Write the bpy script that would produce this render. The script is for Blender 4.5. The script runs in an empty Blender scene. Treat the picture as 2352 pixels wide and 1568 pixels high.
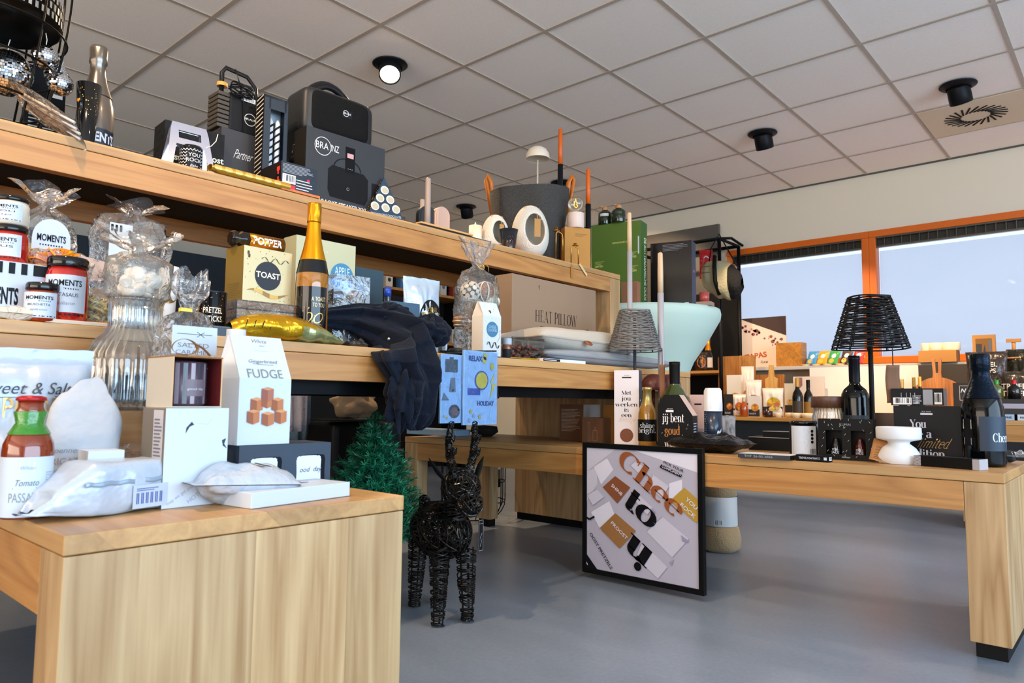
import bpy, math, random
from mathutils import Matrix, Vector, noise
S = bpy.context.scene
COL = S.collection
rnd = random.Random(7)
pi = math.pi; cos = math.cos; sin = math.sin; rad = math.radians
# ---------------------------------------------------------------- camera (calibrated from the 60 cm ceiling tiles)
FPX = 1633.5; YAW = 0.72606; PIT = 0.08385; ROL = 0.00971; EYE = 0.60
_F = Vector((cos(YAW)*cos(PIT), sin(YAW)*cos(PIT), sin(PIT)))
_r = Vector((sin(YAW), -cos(YAW), 0)); _u = _r.cross(_F)
_R = _r*cos(ROL)+_u*sin(ROL); _U = _u*cos(ROL)-_r*sin(ROL)
cam_d = bpy.data.cameras.new('camera'); cam = bpy.data.objects.new('camera', cam_d); COL.objects.link(cam)
cam.matrix_world = Matrix(((_R.x, _U.x, -_F.x, 0), (_R.y, _U.y, -_F.y, 0), (_R.z, _U.z, -_F.z, EYE), (0, 0, 0, 1)))
cam_d.sensor_width = 36; cam_d.lens = 36*FPX/2352; cam_d.clip_start = 0.02
cam_d.dof.use_dof = True; cam_d.dof.focus_distance = 2.3; cam_d.dof.aperture_fstop = 9.0
S.camera = cam
# ---------------------------------------------------------------- world, daylight, exposure
W = bpy.data.worlds.new('world'); S.world = W; W.use_nodes = True
_bg = W.node_tree.nodes['Background']; _bg.inputs[0].default_value = (0.70, 0.75, 0.81, 1); _bg.inputs[1].default_value = 1.8
def area(name, loc, rot, sx, sy, power, color):
    d = bpy.data.lights.new(name, 'AREA'); d.shape = 'RECTANGLE'; d.size = sx; d.size_y = sy; d.energy = power; d.color = color
    o = bpy.data.objects.new(name, d); COL.objects.link(o); o.location = loc; o.rotation_euler = rot
    return o
# daylight through the glass front behind the camera, unseen warm fill added on the left to brighten ceiling and walls
area('daylight_street', (0.8, -3.9, 1.3), (rad(96), 0, 0), 6.5, 2.1, 350, (0.52, 0.75, 1.0))
area('added_fill_left', (-3.9, 0.8, 1.2), (rad(122), 0, rad(-90)), 5.4, 1.7, 195, (1.0, 0.80, 0.60))
S.view_settings.view_transform = 'Standard'; S.view_settings.look = 'None'
S.view_settings.gamma = 1.0; S.view_settings.exposure = 0.0; S.view_settings.use_curve_mapping = False
S.cycles.max_bounces = 8; S.cycles.diffuse_bounces = 6; S.cycles.glossy_bounces = 4; S.cycles.transmission_bounces = 6
S.cycles.transparent_max_bounces = 24; S.cycles.caustics_reflective = False; S.cycles.caustics_refractive = False
S.cycles.sample_clamp_indirect = 4.0; S.cycles.use_denoising = True
S.cycles.use_adaptive_sampling = True; S.cycles.adaptive_threshold = 0.02
# ---------------------------------------------------------------- photo pixel -> place on a real surface
def ray(u, v): return _R*((u-1176)/FPX) - _U*((v-784)/FPX) + _F
def onZ(u, v, z): d = ray(u, v); return Vector((0, 0, EYE)) + d*((z-EYE)/d.z)
def onX(u, v, x): d = ray(u, v); return Vector((0, 0, EYE)) + d*(x/d.x)
def onY(u, v, y): d = ray(u, v); return Vector((0, 0, EYE)) + d*(y/d.y)
def lin(u, A, D):                       # t so that A + t*D is seen in column u
    k = (u-1176)/FPX; n = _R - _F*k; a = Vector(A) - Vector((0, 0, EYE)); return -n.dot(a)/n.dot(Vector(D))
def pX(u, y, z): return lin(u, (0, y, z), (1, 0, 0))
def pY(u, x, z): return lin(u, (x, 0, z), (0, 1, 0))
def zt(v, x, y):                        # height at which the vertical over (x, y) is seen in row v
    k = (784-v)/FPX; n = _U - _F*k; return EYE - (n.x*x+n.y*y)/n.z
def mpp(x, y, z): return (Vector((x, y, z-EYE)).dot(_F))/FPX
# ---------------------------------------------------------------- materials
def lin1(c): return c/12.92 if c <= 0.04045 else ((c+0.055)/1.055)**2.4
def hexc(h):
    h = h.lstrip('#'); h = ''.join(c+c for c in h) if len(h) == 3 else h
    return tuple(lin1(int(h[i:i+2], 16)/255) for i in (0, 2, 4)) + (1,)
_mc = {}
class NT:
    def __init__(s, m): s.t = m.node_tree; s.n = s.t.nodes; s.l = s.t.links
    def add(s, k, **kw):
        n = s.n.new(k)
        for a, b in kw.items():
            if a.startswith('i_'):
                key = a[2:]; key = int(key) if key.isdigit() else key.replace('_', ' '); n.inputs[key].default_value = b
            else: setattr(n, a, b)
        return n
    def link(s, a, b): s.l.new(a, b)
def M(h, rough=0.5, metal=0.0, coat=0.0, trans=0.0, alpha=1.0, ior=1.45, emit=0.0, bump=0.0, bs=60.0, sheen=0.0, var=0.0):
    key = (h, rough, metal, coat, trans, alpha, ior, emit, bump, bs, sheen, var)
    if key in _mc: return _mc[key]
    m = bpy.data.materials.new('mat_'+h.strip('#')+'_%d' % len(_mc)); m.use_nodes = True; _mc[key] = m
    p = m.node_tree.nodes['Principled BSDF']; c = hexc(h)
    p.inputs['Base Color'].default_value = c; p.inputs['Roughness'].default_value = rough; p.inputs['Metallic'].default_value = metal
    p.inputs['Coat Weight'].default_value = coat; p.inputs['Coat Roughness'].default_value = 0.08
    p.inputs['Transmission Weight'].default_value = trans; p.inputs['Alpha'].default_value = alpha; p.inputs['IOR'].default_value = ior
    p.inputs['Sheen Weight'].default_value = sheen
    if emit: p.inputs['Emission Color'].default_value = c; p.inputs['Emission Strength'].default_value = emit
    if sum(c[:3]) < .035: p.inputs['Specular IOR Level'].default_value = .17
    t = NT(m)
    tc = t.add('ShaderNodeTexCoord')
    nz = t.add('ShaderNodeTexNoise', i_Scale=bs, i_Detail=3.0); t.link(tc.outputs['Object'], nz.inputs['Vector'])
    if bump:
        b = t.add('ShaderNodeBump', i_Strength=bump, i_Distance=0.02 if bs < 100 else 0.004); t.link(nz.outputs[0], b.inputs['Height']); t.link(b.outputs[0], p.inputs['Normal'])
    if var:
        mx = t.add('ShaderNodeMix', data_type='RGBA'); mx.inputs[6].default_value = tuple(x*(1-var) for x in c[:3])+(1,); mx.inputs[7].default_value = tuple(min(1, x*(1+var)) for x in c[:3])+(1,)
        t.link(nz.outputs[0], mx.inputs[0]); t.link(mx.outputs[2], p.inputs['Base Color'])
    return m
def wood(name, a, b, axis='X', plank=0.0, rough=0.45, scale=1.0, grain=0.5, figure=0.45):
    """glued solid-wood staves: stretched noise grain, growth-ring figure, staves of different tone"""
    key = ('wood', name)
    if key in _mc: return _mc[key]
    m = bpy.data.materials.new(name); m.use_nodes = True; _mc[key] = m; t = NT(m); p = m.node_tree.nodes['Principled BSDF']
    tc = t.add('ShaderNodeTexCoord'); sep = t.add('ShaderNodeSeparateXYZ'); t.link(tc.outputs['Object'], sep.inputs[0])
    o = {'X': (0, 1, 2), 'Y': (1, 0, 2), 'Z': (2, 0, 1)}[axis]
    # stave index across the grain
    if plank:
        ad = t.add('ShaderNodeMath', operation='ADD'); t.link(sep.outputs[o[1]], ad.inputs[0]); t.link(sep.outputs[o[2]], ad.inputs[1]) if axis != 'Z' else ad.inputs[1].__setattr__('default_value', 0.013)
        dv = t.add('ShaderNodeMath', operation='DIVIDE', i_1=plank); t.link(ad.outputs[0], dv.inputs[0])
        fl = t.add('ShaderNodeMath', operation='FLOOR'); t.link(dv.outputs[0], fl.inputs[0])
        wn = t.add('ShaderNodeTexWhiteNoise', noise_dimensions='1D'); t.link(fl.outputs[0], wn.inputs['W'])
    cb = t.add('ShaderNodeCombineXYZ')
    t.link(sep.outputs[o[0]], cb.inputs[0]); t.link(sep.outputs[o[1]], cb.inputs[1]); t.link(sep.outputs[o[2]], cb.inputs[2])
    mp = t.add('ShaderNodeMapping'); mp.inputs['Scale'].default_value = (1.3*scale, 16*scale, 16*scale); t.link(cb.outputs[0], mp.inputs[0])
    if plank:
        cb2 = t.add('ShaderNodeCombineXYZ'); ml = t.add('ShaderNodeMath', operation='MULTIPLY', i_1=9.0); t.link(wn.outputs[0], ml.inputs[0]); t.link(ml.outputs[0], cb2.inputs[0]); t.link(ml.outputs[0], cb2.inputs[1])
        va = t.add('ShaderNodeVectorMath', operation='ADD'); t.link(mp.outputs[0], va.inputs[0]); t.link(cb2.outputs[0], va.inputs[1]); vec = va.outputs[0]
    else: vec = mp.outputs[0]
    n1 = t.add('ShaderNodeTexNoise', i_Scale=1.0, i_Detail=2.0, i_Distortion=0.6); t.link(vec, n1.inputs['Vector'])
    m1 = t.add('ShaderNodeMath', operation='MULTIPLY', i_1=9.0); t.link(n1.outputs[0], m1.inputs[0])
    fr = t.add('ShaderNodeMath', operation='PINGPONG', i_1=1.0); t.link(m1.outputs[0], fr.inputs[0])
    mp2 = t.add('ShaderNodeMapping'); mp2.inputs['Scale'].default_value = (6*scale, 190*scale, 190*scale); t.link(cb.outputs[0], mp2.inputs[0])
    n2 = t.add('ShaderNodeTexNoise', i_Scale=1.0, i_Detail=4.0); t.link(mp2.outputs[0], n2.inputs['Vector'])
    mx = t.add('ShaderNodeMath', operation='MULTIPLY_ADD', i_1=0.45, i_2=0.0); mx.inputs[1].default_value = figure; t.link(fr.outputs[0], mx.inputs[0])
    m3 = t.add('ShaderNodeMath', operation='MULTIPLY', i_1=grain); t.link(n2.outputs[0], m3.inputs[0])
    ad2 = t.add('ShaderNodeMath', operation='ADD'); t.link(mx.outputs[0], ad2.inputs[0]); t.link(m3.outputs[0], ad2.inputs[1])
    cr = t.add('ShaderNodeMix', data_type='RGBA'); cr.inputs[6].default_value = hexc(a); cr.inputs[7].default_value = hexc(b); t.link(ad2.outputs[0], cr.inputs[0])
    out = cr.outputs[2]
    if plank:
        hs = t.add('ShaderNodeHueSaturation'); mr = t.add('ShaderNodeMapRange', i_3=0.84, i_4=1.12); t.link(wn.outputs[0], mr.inputs[0]); t.link(mr.outputs[0], hs.inputs['Value']); t.link(out, hs.inputs['Color']); out = hs.outputs[0]
    t.link(out, p.inputs['Base Color']); p.inputs['Roughness'].default_value = rough; p.inputs['Coat Weight'].default_value = 0.12; p.inputs['Coat Roughness'].default_value = 0.3
    b_ = t.add('ShaderNodeBump', i_Strength=0.12, i_Distance=0.002); t.link(n2.outputs[0], b_.inputs['Height']); t.link(b_.outputs[0], p.inputs['Normal'])
    return m
def film(name='film', tint='#ffffff', body=0.045, rough=0.07, gl=1.0, bs=38):
    """crinkled clear wrapping film: see-through with sharp highlights"""
    key = ('film', name)
    if key in _mc: return _mc[key]
    m = bpy.data.materials.new(name); m.use_nodes = True; _mc[key] = m; t = NT(m); t.n.remove(t.n['Principled BSDF']); out = t.n['Material Output']
    tr = t.add('ShaderNodeBsdfTransparent'); tr.inputs[0].default_value = hexc(tint)
    g = t.add('ShaderNodeBsdfGlossy', i_Roughness=rough); d = t.add('ShaderNodeBsdfDiffuse'); d.inputs[0].default_value = hexc(tint)
    tc = t.add('ShaderNodeTexCoord'); nz = t.add('ShaderNodeTexNoise', i_Scale=bs, i_Detail=3.0, i_Distortion=1.2); t.link(tc.outputs['Object'], nz.inputs['Vector'])
    b = t.add('ShaderNodeBump', i_Strength=0.9, i_Distance=0.012); t.link(nz.outputs[0], b.inputs['Height'])
    t.link(b.outputs[0], g.inputs['Normal']); t.link(b.outputs[0], d.inputs['Normal'])
    fr = t.add('ShaderNodeFresnel', i_IOR=1.5); t.link(b.outputs[0], fr.inputs['Normal'])
    ml = t.add('ShaderNodeMath', operation='MULTIPLY_ADD', i_1=1.15*gl, i_2=0.0, use_clamp=True); t.link(fr.outputs[0], ml.inputs[0])
    m1 = t.add('ShaderNodeMixShader', i_0=body); t.link(tr.outputs[0], m1.inputs[1]); t.link(d.outputs[0], m1.inputs[2])
    m2 = t.add('ShaderNodeMixShader'); t.link(ml.outputs[0], m2.inputs[0]); t.link(m1.outputs[0], m2.inputs[1]); t.link(g.outputs[0], m2.inputs[2])
    t.link(m2.outputs[0], out.inputs[0])
    return m
def clear(name='clear', tint='#ffffff', body=0.02):
    """smooth thin glass or acrylic"""
    key = ('clear', name)
    if key in _mc: return _mc[key]
    m = bpy.data.materials.new(name); m.use_nodes = True; _mc[key] = m; t = NT(m); t.n.remove(t.n['Principled BSDF']); out = t.n['Material Output']
    tr = t.add('ShaderNodeBsdfTransparent'); tr.inputs[0].default_value = hexc(tint); g = t.add('ShaderNodeBsdfGlossy', i_Roughness=0.02); g.inputs[0].default_value = (1, 1, 1, 1)
    fr = t.add('ShaderNodeLayerWeight', i_Blend=0.35); ml = t.add('ShaderNodeMath', operation='MULTIPLY_ADD', i_1=0.55, i_2=body, use_clamp=True); t.link(fr.outputs['Fresnel'], ml.inputs[0])
    m2 = t.add('ShaderNodeMixShader'); t.link(ml.outputs[0], m2.inputs[0]); t.link(tr.outputs[0], m2.inputs[1]); t.link(g.outputs[0], m2.inputs[2]); t.link(m2.outputs[0], out.inputs[0])
    return m
# ---------------------------------------------------------------- mesh builder
_tx = {}
def glyphs(s, bold=0.0):
    k = (s, bold)
    if k not in _tx:
        c = bpy.data.curves.new('t', 'FONT'); c.body = s; c.size = 1.0; c.offset = bold; c.resolution_u = 3; c.align_x = 'CENTER'
        o = bpy.data.objects.new('t', c); COL.objects.link(o); dg = bpy.context.evaluated_depsgraph_get(); me = bpy.data.meshes.new_from_object(o.evaluated_get(dg))
        _tx[k] = ([(v.co.x, v.co.y) for v in me.vertices], [tuple(p.vertices) for p in me.polygons])
        bpy.data.objects.remove(o); bpy.data.curves.remove(c); bpy.data.meshes.remove(me)
    return _tx[k]
def sizeof(s, bold=0.0):
    v, _ = glyphs(s, bold)
    if not v: return 1
    return max(x for x, y in v)-min(x for x, y in v)
# letters of a high-contrast serif face, drawn with a broad nib: V stem, H hairline, A arc, D diagonal (thick flag)
def _A(cx, cy, rx, ry, a0, a1, n=14): return ('a', [(cx+rx*cos(rad(a0+(a1-a0)*i/n)), cy+ry*sin(rad(a0+(a1-a0)*i/n))) for i in range(n+1)])
def _V(x, y0, y1, s=1): return ('v', x, y0, y1, s)
def _H(x0, x1, y): return ('h', x0, x1, y)
def _D(x0, y0, x1, y1, k): return ('d', x0, y0, x1, y1, k)
SER = {
 'C': (.66, [_A(.36, .35, .27, .34, 45, 315), _V(.58, .5, .68, 0)]), 'Y': (.62, [_D(.08, .7, .33, .32, 1), _D(.56, .7, .33, .32, 0), _V(.33, 0, .34), _H(.0, .2, .7), _H(.46, .64, .7)]),
 'M': (.84, [_V(.12, 0, .7, 0), _D(.12, .7, .42, .02, 1), _D(.72, .7, .42, .02, 0), _V(.72, 0, .7), _H(.03, .22, 0), _H(.6, .84, 0)]),
 'H': (.76, [_V(.16, 0, .7), _V(.6, 0, .7), _H(.16, .6, .37)]), 'E': (.6, [_V(.16, 0, .7), _H(.16, .52, .7), _H(.16, .44, .37), _H(.16, .54, 0), _V(.53, .58, .7, 0), _V(.55, 0, .14, 0)]),
 'A': (.7, [_D(.08, 0, .34, .7, 0), _D(.34, .7, .6, 0, 1), _H(.18, .5, .22), _H(.0, .18, 0), _H(.48, .7, 0)]), 'T': (.62, [_V(.31, 0, .7), _H(.04, .58, .7), _V(.04, .56, .7, 0), _V(.58, .56, .7, 0)]),
 'P': (.6, [_V(.16, 0, .7), _A(.3, .52, .22, .18, -90, 90), _H(.16, .3, .7), _H(.16, .3, .34)]),  'J': (.36, [_V(.2, -.08, .7), _A(.1, -.08, .1, .1, 0, -150)]), 'I': (.32, [_V(.16, 0, .7)]), 'L': (.56, [_V(.16, 0, .7), _H(.16, .5, 0), _V(.51, 0, .16, 0)]),
 'O': (.74, [_A(.37, .35, .29, .34, 0, 360, 24)]), 'W': (.98, [_D(.06, .7, .28, 0, 1), _D(.28, 0, .48, .7, 0), _D(.48, .7, .7, 0, 1), _D(.7, 0, .9, .7, 0), _H(-.02, .16, .7), _H(.4, .56, .7), _H(.82, .98, .7)]),
 'a': (.5, [_A(.2, .14, .13, .13, 60, 320), _A(.22, .34, .14, .14, 150, 0), _V(.36, .0, .36), _H(.36, .48, 0)]), 'b': (.52, [_V(.12, 0, .74), _A(.26, .24, .19, .24, -120, 120)]),
 'c': (.45, [_A(.25, .24, .19, .24, 45, 315)]), 'd': (.54, [_V(.4, 0, .74), _A(.25, .24, .19, .24, 60, 300), _H(.4, .52, 0)]), 'e': (.48, [_A(.25, .24, .19, .24, 0, 310), _H(.08, .44, .25)]),
 'g': (.52, [_A(.22, .32, .15, .16, 0, 360, 20), _A(.24, -.06, .2, .13, 110, 430, 18), _H(.34, .48, .46)]), 'h': (.58, [_V(.13, 0, .74), _A(.29, .3, .16, .18, 150, 0), _V(.45, 0, .32)]),
 'i': (.28, [_V(.13, 0, .48), ('o', .13, .64, .065)]), 'j': (.28, [_V(.14, -.1, .48), _A(.06, -.1, .08, .1, 0, -150), ('o', .14, .64, .065)]), 'k': (.56, [_V(.13, 0, .74), _D(.17, .2, .42, .47, 0), _D(.22, .26, .48, 0, 1)]),
 'l': (.28, [_V(.13, 0, .74)]), 'm': (.86, [_V(.13, 0, .48), _A(.28, .3, .15, .18, 150, 0), _V(.43, 0, .32), _A(.58, .3, .15, .18, 170, 0), _V(.73, 0, .32)]),
 'n': (.58, [_V(.13, 0, .48), _A(.29, .3, .16, .18, 150, 0), _V(.45, 0, .32)]), 'o': (.52, [_A(.26, .24, .2, .24, 0, 360, 20)]), 'p': (.54, [_V(.13, -.22, .48), _A(.27, .24, .19, .24, -120, 120)]),
 'r': (.42, [_V(.13, 0, .48), _A(.27, .32, .13, .15, 150, 40), ('o', .36, .4, .06)]), 's': (.42, [_A(.21, .36, .12, .12, 20, 230), _A(.2, .12, .13, .12, 60, -160)]), 't': (.36, [_V(.15, .06, .64), _A(.24, .08, .09, .08, 180, 330), _H(.03, .32, .47)]),
 'u': (.6, [_V(.13, .14, .48), _A(.27, .16, .14, .16, 180, 330), _V(.44, 0, .48)]), 'w': (.76, [_D(.05, .47, .2, 0, 1), _D(.2, 0, .36, .47, 0), _D(.36, .47, .52, 0, 1), _D(.52, 0, .68, .47, 0)]), 'f': (.36, [_V(.15, 0, .6), _A(.26, .6, .11, .13, 180, 40), _H(.02, .32, .47)]),
 'y': (.5, [_D(.06, .47, .26, .02, 1), _D(.44, .47, .18, -.2, 0)]), 'S': (.5, [_A(.25, .52, .17, .17, 20, 240), _A(.25, .18, .18, .18, 60, -160)]), '.': (.26, [('o', .12, .06, .09)]), ' ': (.3, []), ',': (.2, [('o', .1, .03, .05)]),
}
_built = {}
class MB:
    def __init__(s, T=None): s.v = []; s.f = []; s.m = []; s.s = []; s.mats = []; s.T = T
    def mi(s, m):
        if m not in s.mats: s.mats.append(m)
        return s.mats.index(m)
    def add(s, vs, fs, mat, smooth=False):
        b = len(s.v); k = s.mi(mat)
        for q in vs:
            q = Vector(q); s.v.append(s.T @ q if s.T else q)
        for f in fs: s.f.append([b+i for i in f]); s.m.append(k); s.s.append(smooth)
        return s
    def box(s, c, d, mat, rz=0, mats=None):
        x, y, z = c; a, b, h = d[0]/2, d[1]/2, d[2]/2; cr, sr = cos(rz), sin(rz)
        vs = [(x+i*a*cr-j*b*sr, y+i*a*sr+j*b*cr, z+k*h) for k in (-1, 1) for j in (-1, 1) for i in (-1, 1)]
        F = [(0, 2, 3, 1), (4, 5, 7, 6), (0, 1, 5, 4), (2, 6, 7, 3), (0, 4, 6, 2), (1, 3, 7, 5)]   # bottom top front back left right
        if mats:
            for f, m in zip(F, mats): s.add(vs, [f], m or mat)
        else: s.add(vs, F, mat)
        return s
    def lathe(s, prof, mat, seg=32, c=(0, 0, 0), smooth=True, cap=True, rfn=None, sx=1, sy=1):
        vs = []; n = len(prof)
        for (r, z) in prof:
            for i in range(seg):
                a = 2*pi*i/seg; rr = r*(rfn(a, z) if rfn else 1); vs.append((c[0]+rr*cos(a)*sx, c[1]+rr*sin(a)*sy, c[2]+z))
        fs = [(j*seg+i, j*seg+(i+1) % seg, (j+1)*seg+(i+1) % seg, (j+1)*seg+i) for j in range(n-1) for i in range(seg)]
        s.add(vs, fs, mat, smooth)
        if cap:
            b = len(s.v)-n*seg; k = s.mi(mat)
            if prof[0][0] > 1e-5: s.f.append([b+i for i in range(seg)][::-1]); s.m.append(k); s.s.append(False)
            if prof[-1][0] > 1e-5: s.f.append([b+(n-1)*seg+i for i in range(seg)]); s.m.append(k); s.s.append(False)
        return s
    def cyl(s, c, r, h, mat, seg=24, r2=None): return s.lathe([(r, 0), (r if r2 is None else r2, h)], mat, seg, c)
    def tube(s, pts, r, mat, seg=6, closed=False, rads=None, flat=1.0):
        P = [Vector(p) for p in pts]; n = len(P)
        if n < 2: return s
        vs = []; up = None
        for i, p in enumerate(P):
            d = (P[(i+1) % n]-P[i-1]) if (closed or 0 < i < n-1) else (P[1]-P[0] if i == 0 else P[-1]-P[-2])
            d = d.normalized() if d.length > 1e-9 else Vector((0, 0, 1))
            if up is None: up = d.orthogonal().normalized()
            up = (up-d*up.dot(d)); up = up.normalized() if up.length > 1e-6 else d.orthogonal().normalized()
            w = d.cross(up); rr = rads[i] if rads else r
            for k in range(seg):
                a = 2*pi*k/seg; vs.append(p+up*cos(a)*rr+w*sin(a)*rr*flat)
        m = n if closed else n-1
        fs = [(i*seg+k, ((i+1) % n)*seg+k, ((i+1) % n)*seg+(k+1) % seg, i*seg+(k+1) % seg) for i in range(m) for k in range(seg)]
        s.add(vs, fs, mat, seg > 4)
        if not closed: b = len(s.v)-n*seg; kk = s.mi(mat); s.f += [[b+k for k in range(seg)], [b+(n-1)*seg+k for k in range(seg)][::-1]]; s.m += [kk, kk]; s.s += [False, False]
        return s
    def ball(s, c, r, mat, seg=16, rings=10, sc=(1, 1, 1), jit=0.0, seed=0):
        vs = []; fs = []
        for j in range(rings+1):
            t = pi*j/rings
            for i in range(seg):
                a = 2*pi*i/seg; d = Vector((sin(t)*cos(a), sin(t)*sin(a), cos(t))); k = 1+jit*noise.noise(d*2.1+Vector((seed, 0, 0)))
                vs.append((c[0]+d.x*r*k*sc[0], c[1]+d.y*r*k*sc[1], c[2]+d.z*r*k*sc[2]))
        fs = [(j*seg+i, (j+1)*seg+i, (j+1)*seg+(i+1) % seg, j*seg+(i+1) % seg) for j in range(rings) for i in range(seg)]
        return s.add(vs, fs, mat, True)
    def prism(s, pts, y0, y1, mat, plane='xz', side=None):
        n = len(pts); mk = {'xz': lambda p, w: (p[0], w, p[1]), 'xy': lambda p, w: (p[0], p[1], w), 'yz': lambda p, w: (w, p[0], p[1])}[plane]
        vs = [mk(p, y0) for p in pts]+[mk(p, y1) for p in pts]
        s.add(vs, [tuple(range(n)), tuple(range(2*n-1, n-1, -1))], mat); s.add(vs, [(i, i+n, (i+1) % n+n, (i+1) % n) for i in range(n)], side or mat)
        return s
    def grid(s, fn, nu, nv, mat, smooth=True, wrap=False):
        vs = [fn(i/nu, j/nv) for j in range(nv+1) for i in range(nu+1 if not wrap else nu)]; w = nu+1 if not wrap else nu
        fs = [(j*w+i, j*w+(i+1) % w, (j+1)*w+(i+1) % w, (j+1)*w+i) for j in range(nv) for i in range(nu)]
        return s.add(vs, fs, mat, smooth)
    # ---- printing on a surface: fr(x, y) -> point
    def rect(s, fr, x0, y0, x1, y1, mat, n=1):
        for i in range(n):
            a = x0+(x1-x0)*i/n; b = x0+(x1-x0)*(i+1)/n; s.add([fr(a, y0), fr(b, y0), fr(b, y1), fr(a, y1)], [(0, 1, 2, 3)], mat)
        return s
    def poly(s, fr, pts, mat): return s.add([fr(*p) for p in pts], [tuple(range(len(pts)))], mat)
    def disc(s, fr, x, y, r, mat, n=28, r2=None): r2 = r2 or r; return s.add([fr(x, y)]+[fr(x+r*cos(2*pi*i/n), y+r2*sin(2*pi*i/n)) for i in range(n)], [(0, 1+i, 1+(i+1) % n) for i in range(n)], mat)
    def line(s, fr, pts, w, mat):
        for (x0, y0), (x1, y1) in zip(pts, pts[1:]):
            L = math.hypot(x1-x0, y1-y0) or 1; nx, ny = -(y1-y0)/L*w/2, (x1-x0)/L*w/2
            s.add([fr(x0+nx, y0+ny), fr(x0-nx, y0-ny), fr(x1-nx, y1-ny), fr(x1+nx, y1+ny)], [(0, 1, 2, 3)], mat)
        return s
    def text(s, fr, t, x, y, h, mat, bold=0.0, w=None, rot=0.0, sh=0.0, align='c', sq=1.0):
        """h is the capital height (or fit the whole word to width w)"""
        v, f = glyphs(t, bold)
        if not v: return s
        k = h/0.70; x0 = min(a for a, b in v); x1 = max(a for a, b in v)
        kx = w/(x1-x0) if w else k*sq; off = {'c': -(x0+x1)/2, 'l': -x0, 'r': -x1}[align]; cr, sr = cos(rot), sin(rot)
        def q(a, b): a = (a+off)*kx+sh*b*k; b = b*k; return fr(x+a*cr-b*sr, y+a*sr+b*cr)
        return s.add([q(a, b) for a, b in v], f, mat)
    def serif(s, fr, t, x, y, h, mat, w=None, rot=0.0, thick=.13, thin=.025, ser=True, sh=0.0, align='c', adv=1.0):
        """h is the height of a capital"""
        k = h/0.7; tot = sum(SER[c][0]*adv for c in t); kx = w/tot if w else k; cr, sr = cos(rot), sin(rot)
        x0 = {'c': -tot/2, 'l': 0, 'r': -tot}[align]
        def F(a, b): a = a*kx+sh*b*k; b = b*k; return fr(x+a*cr-b*sr, y+a*sr+b*cr)
        for c in t:
            for g in SER[c][1]:
                if g[0] == 'v':
                    W = (thick if g[4] else thin)/2; X = x0+g[1]; s.add([F(X-W, g[2]), F(X+W, g[2]), F(X+W, g[3]), F(X-W, g[3])], [(0, 1, 2, 3)], mat)
                    if ser and g[4]:
                        e = .07 if thick > .08 else .06
                        lo = g[2] <= .001; hi = g[3] in (.7, .74, .48)
                        if lo: s.add([F(X-W-e, 0), F(X+W+e, 0), F(X+W+e, thin), F(X-W-e, thin)], [(0, 1, 2, 3)], mat)
                        if hi: s.add([F(X-W-e, g[3]-thin), F(X+W+(e if g[3] == .7 else 0), g[3]-thin), F(X+W+(e if g[3] == .7 else 0), g[3]), F(X-W-e, g[3])], [(0, 1, 2, 3)], mat)
                elif g[0] == 'h': s.add([F(x0+g[1], g[3]), F(x0+g[2], g[3]), F(x0+g[2], g[3]+thin), F(x0+g[1], g[3]+thin)], [(0, 1, 2, 3)], mat)
                elif g[0] == 'o': n = 10; s.add([F(x0+g[1]+g[3]*cos(2*pi*i/n), g[2]+g[3]*sin(2*pi*i/n)) for i in range(n)], [tuple(range(n))], mat)
                elif g[0] == 'd':
                    W = (thick*1.05 if g[5] else thin)/2; s.add([F(x0+g[1]-W, g[2]), F(x0+g[1]+W, g[2]), F(x0+g[3]+W, g[4]), F(x0+g[3]-W, g[4])], [(0, 1, 2, 3)], mat)
                else:
                    P = g[1]; vs = []
                    for i, (a, b) in enumerate(P):
                        p0 = P[max(0, i-1)]; p1 = P[min(len(P)-1, i+1)]; L = math.hypot(p1[0]-p0[0], p1[1]-p0[1]) or 1
                        ty = abs(p1[1]-p0[1])/L; W = (thin+(thick-thin)*ty**1.6)/2; nx, ny = -(p1[1]-p0[1])/L, (p1[0]-p0[0])/L
                        vs += [F(x0+a+nx*W, b+ny*W), F(x0+a-nx*W, b-ny*W)]
                    s.add(vs, [(2*i, 2*i+1, 2*i+3, 2*i+2) for i in range(len(P)-1)], mat)
            x0 += SER[c][0]*adv
        return s
    def lines(s, fr, x0, y0, x1, y1, n, mat, fill=.5, seed=1):
        r = random.Random(seed); dy = (y1-y0)/n
        for i in range(n):
            e = x0+(x1-x0)*(r.uniform(.7, 1) if i else .6); s.rect(fr, x0, y0+dy*i+dy*(1-fill)/2, e, y0+dy*i+dy*(1+fill)/2, mat)
        return s
    def barcode(s, fr, x0, y0, x1, y1, seed=1, bg=True):
        r = random.Random(seed); n = 24; white = M('#f2f2f2'); dk = M('#181818')
        if bg: s.rect(lambda a, b: fr(a, b), x0, y0, x1, y1, white)
        w = (x1-x0)*.9/n
        def fo(a, b, f=fr): p = Vector(f(a, b)); return p
        fr2 = s.lift(fr)
        for i in range(n):
            if r.random() < .62: a = x0+(x1-x0)*.05+w*i; s.rect(fr2, a, y0+(y1-y0)*.2, a+w*r.uniform(.45, .95), y0+(y1-y0)*.92, dk)
        return s
    def lift(s, fr, d=0.00035):
        """the same frame a hair further out"""
        def g(x, y):
            p = Vector(fr(x, y)); a = Vector(fr(x+.001, y))-p; b = Vector(fr(x, y+.001))-p; return p+a.cross(b).normalized()*d
        return g
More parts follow.
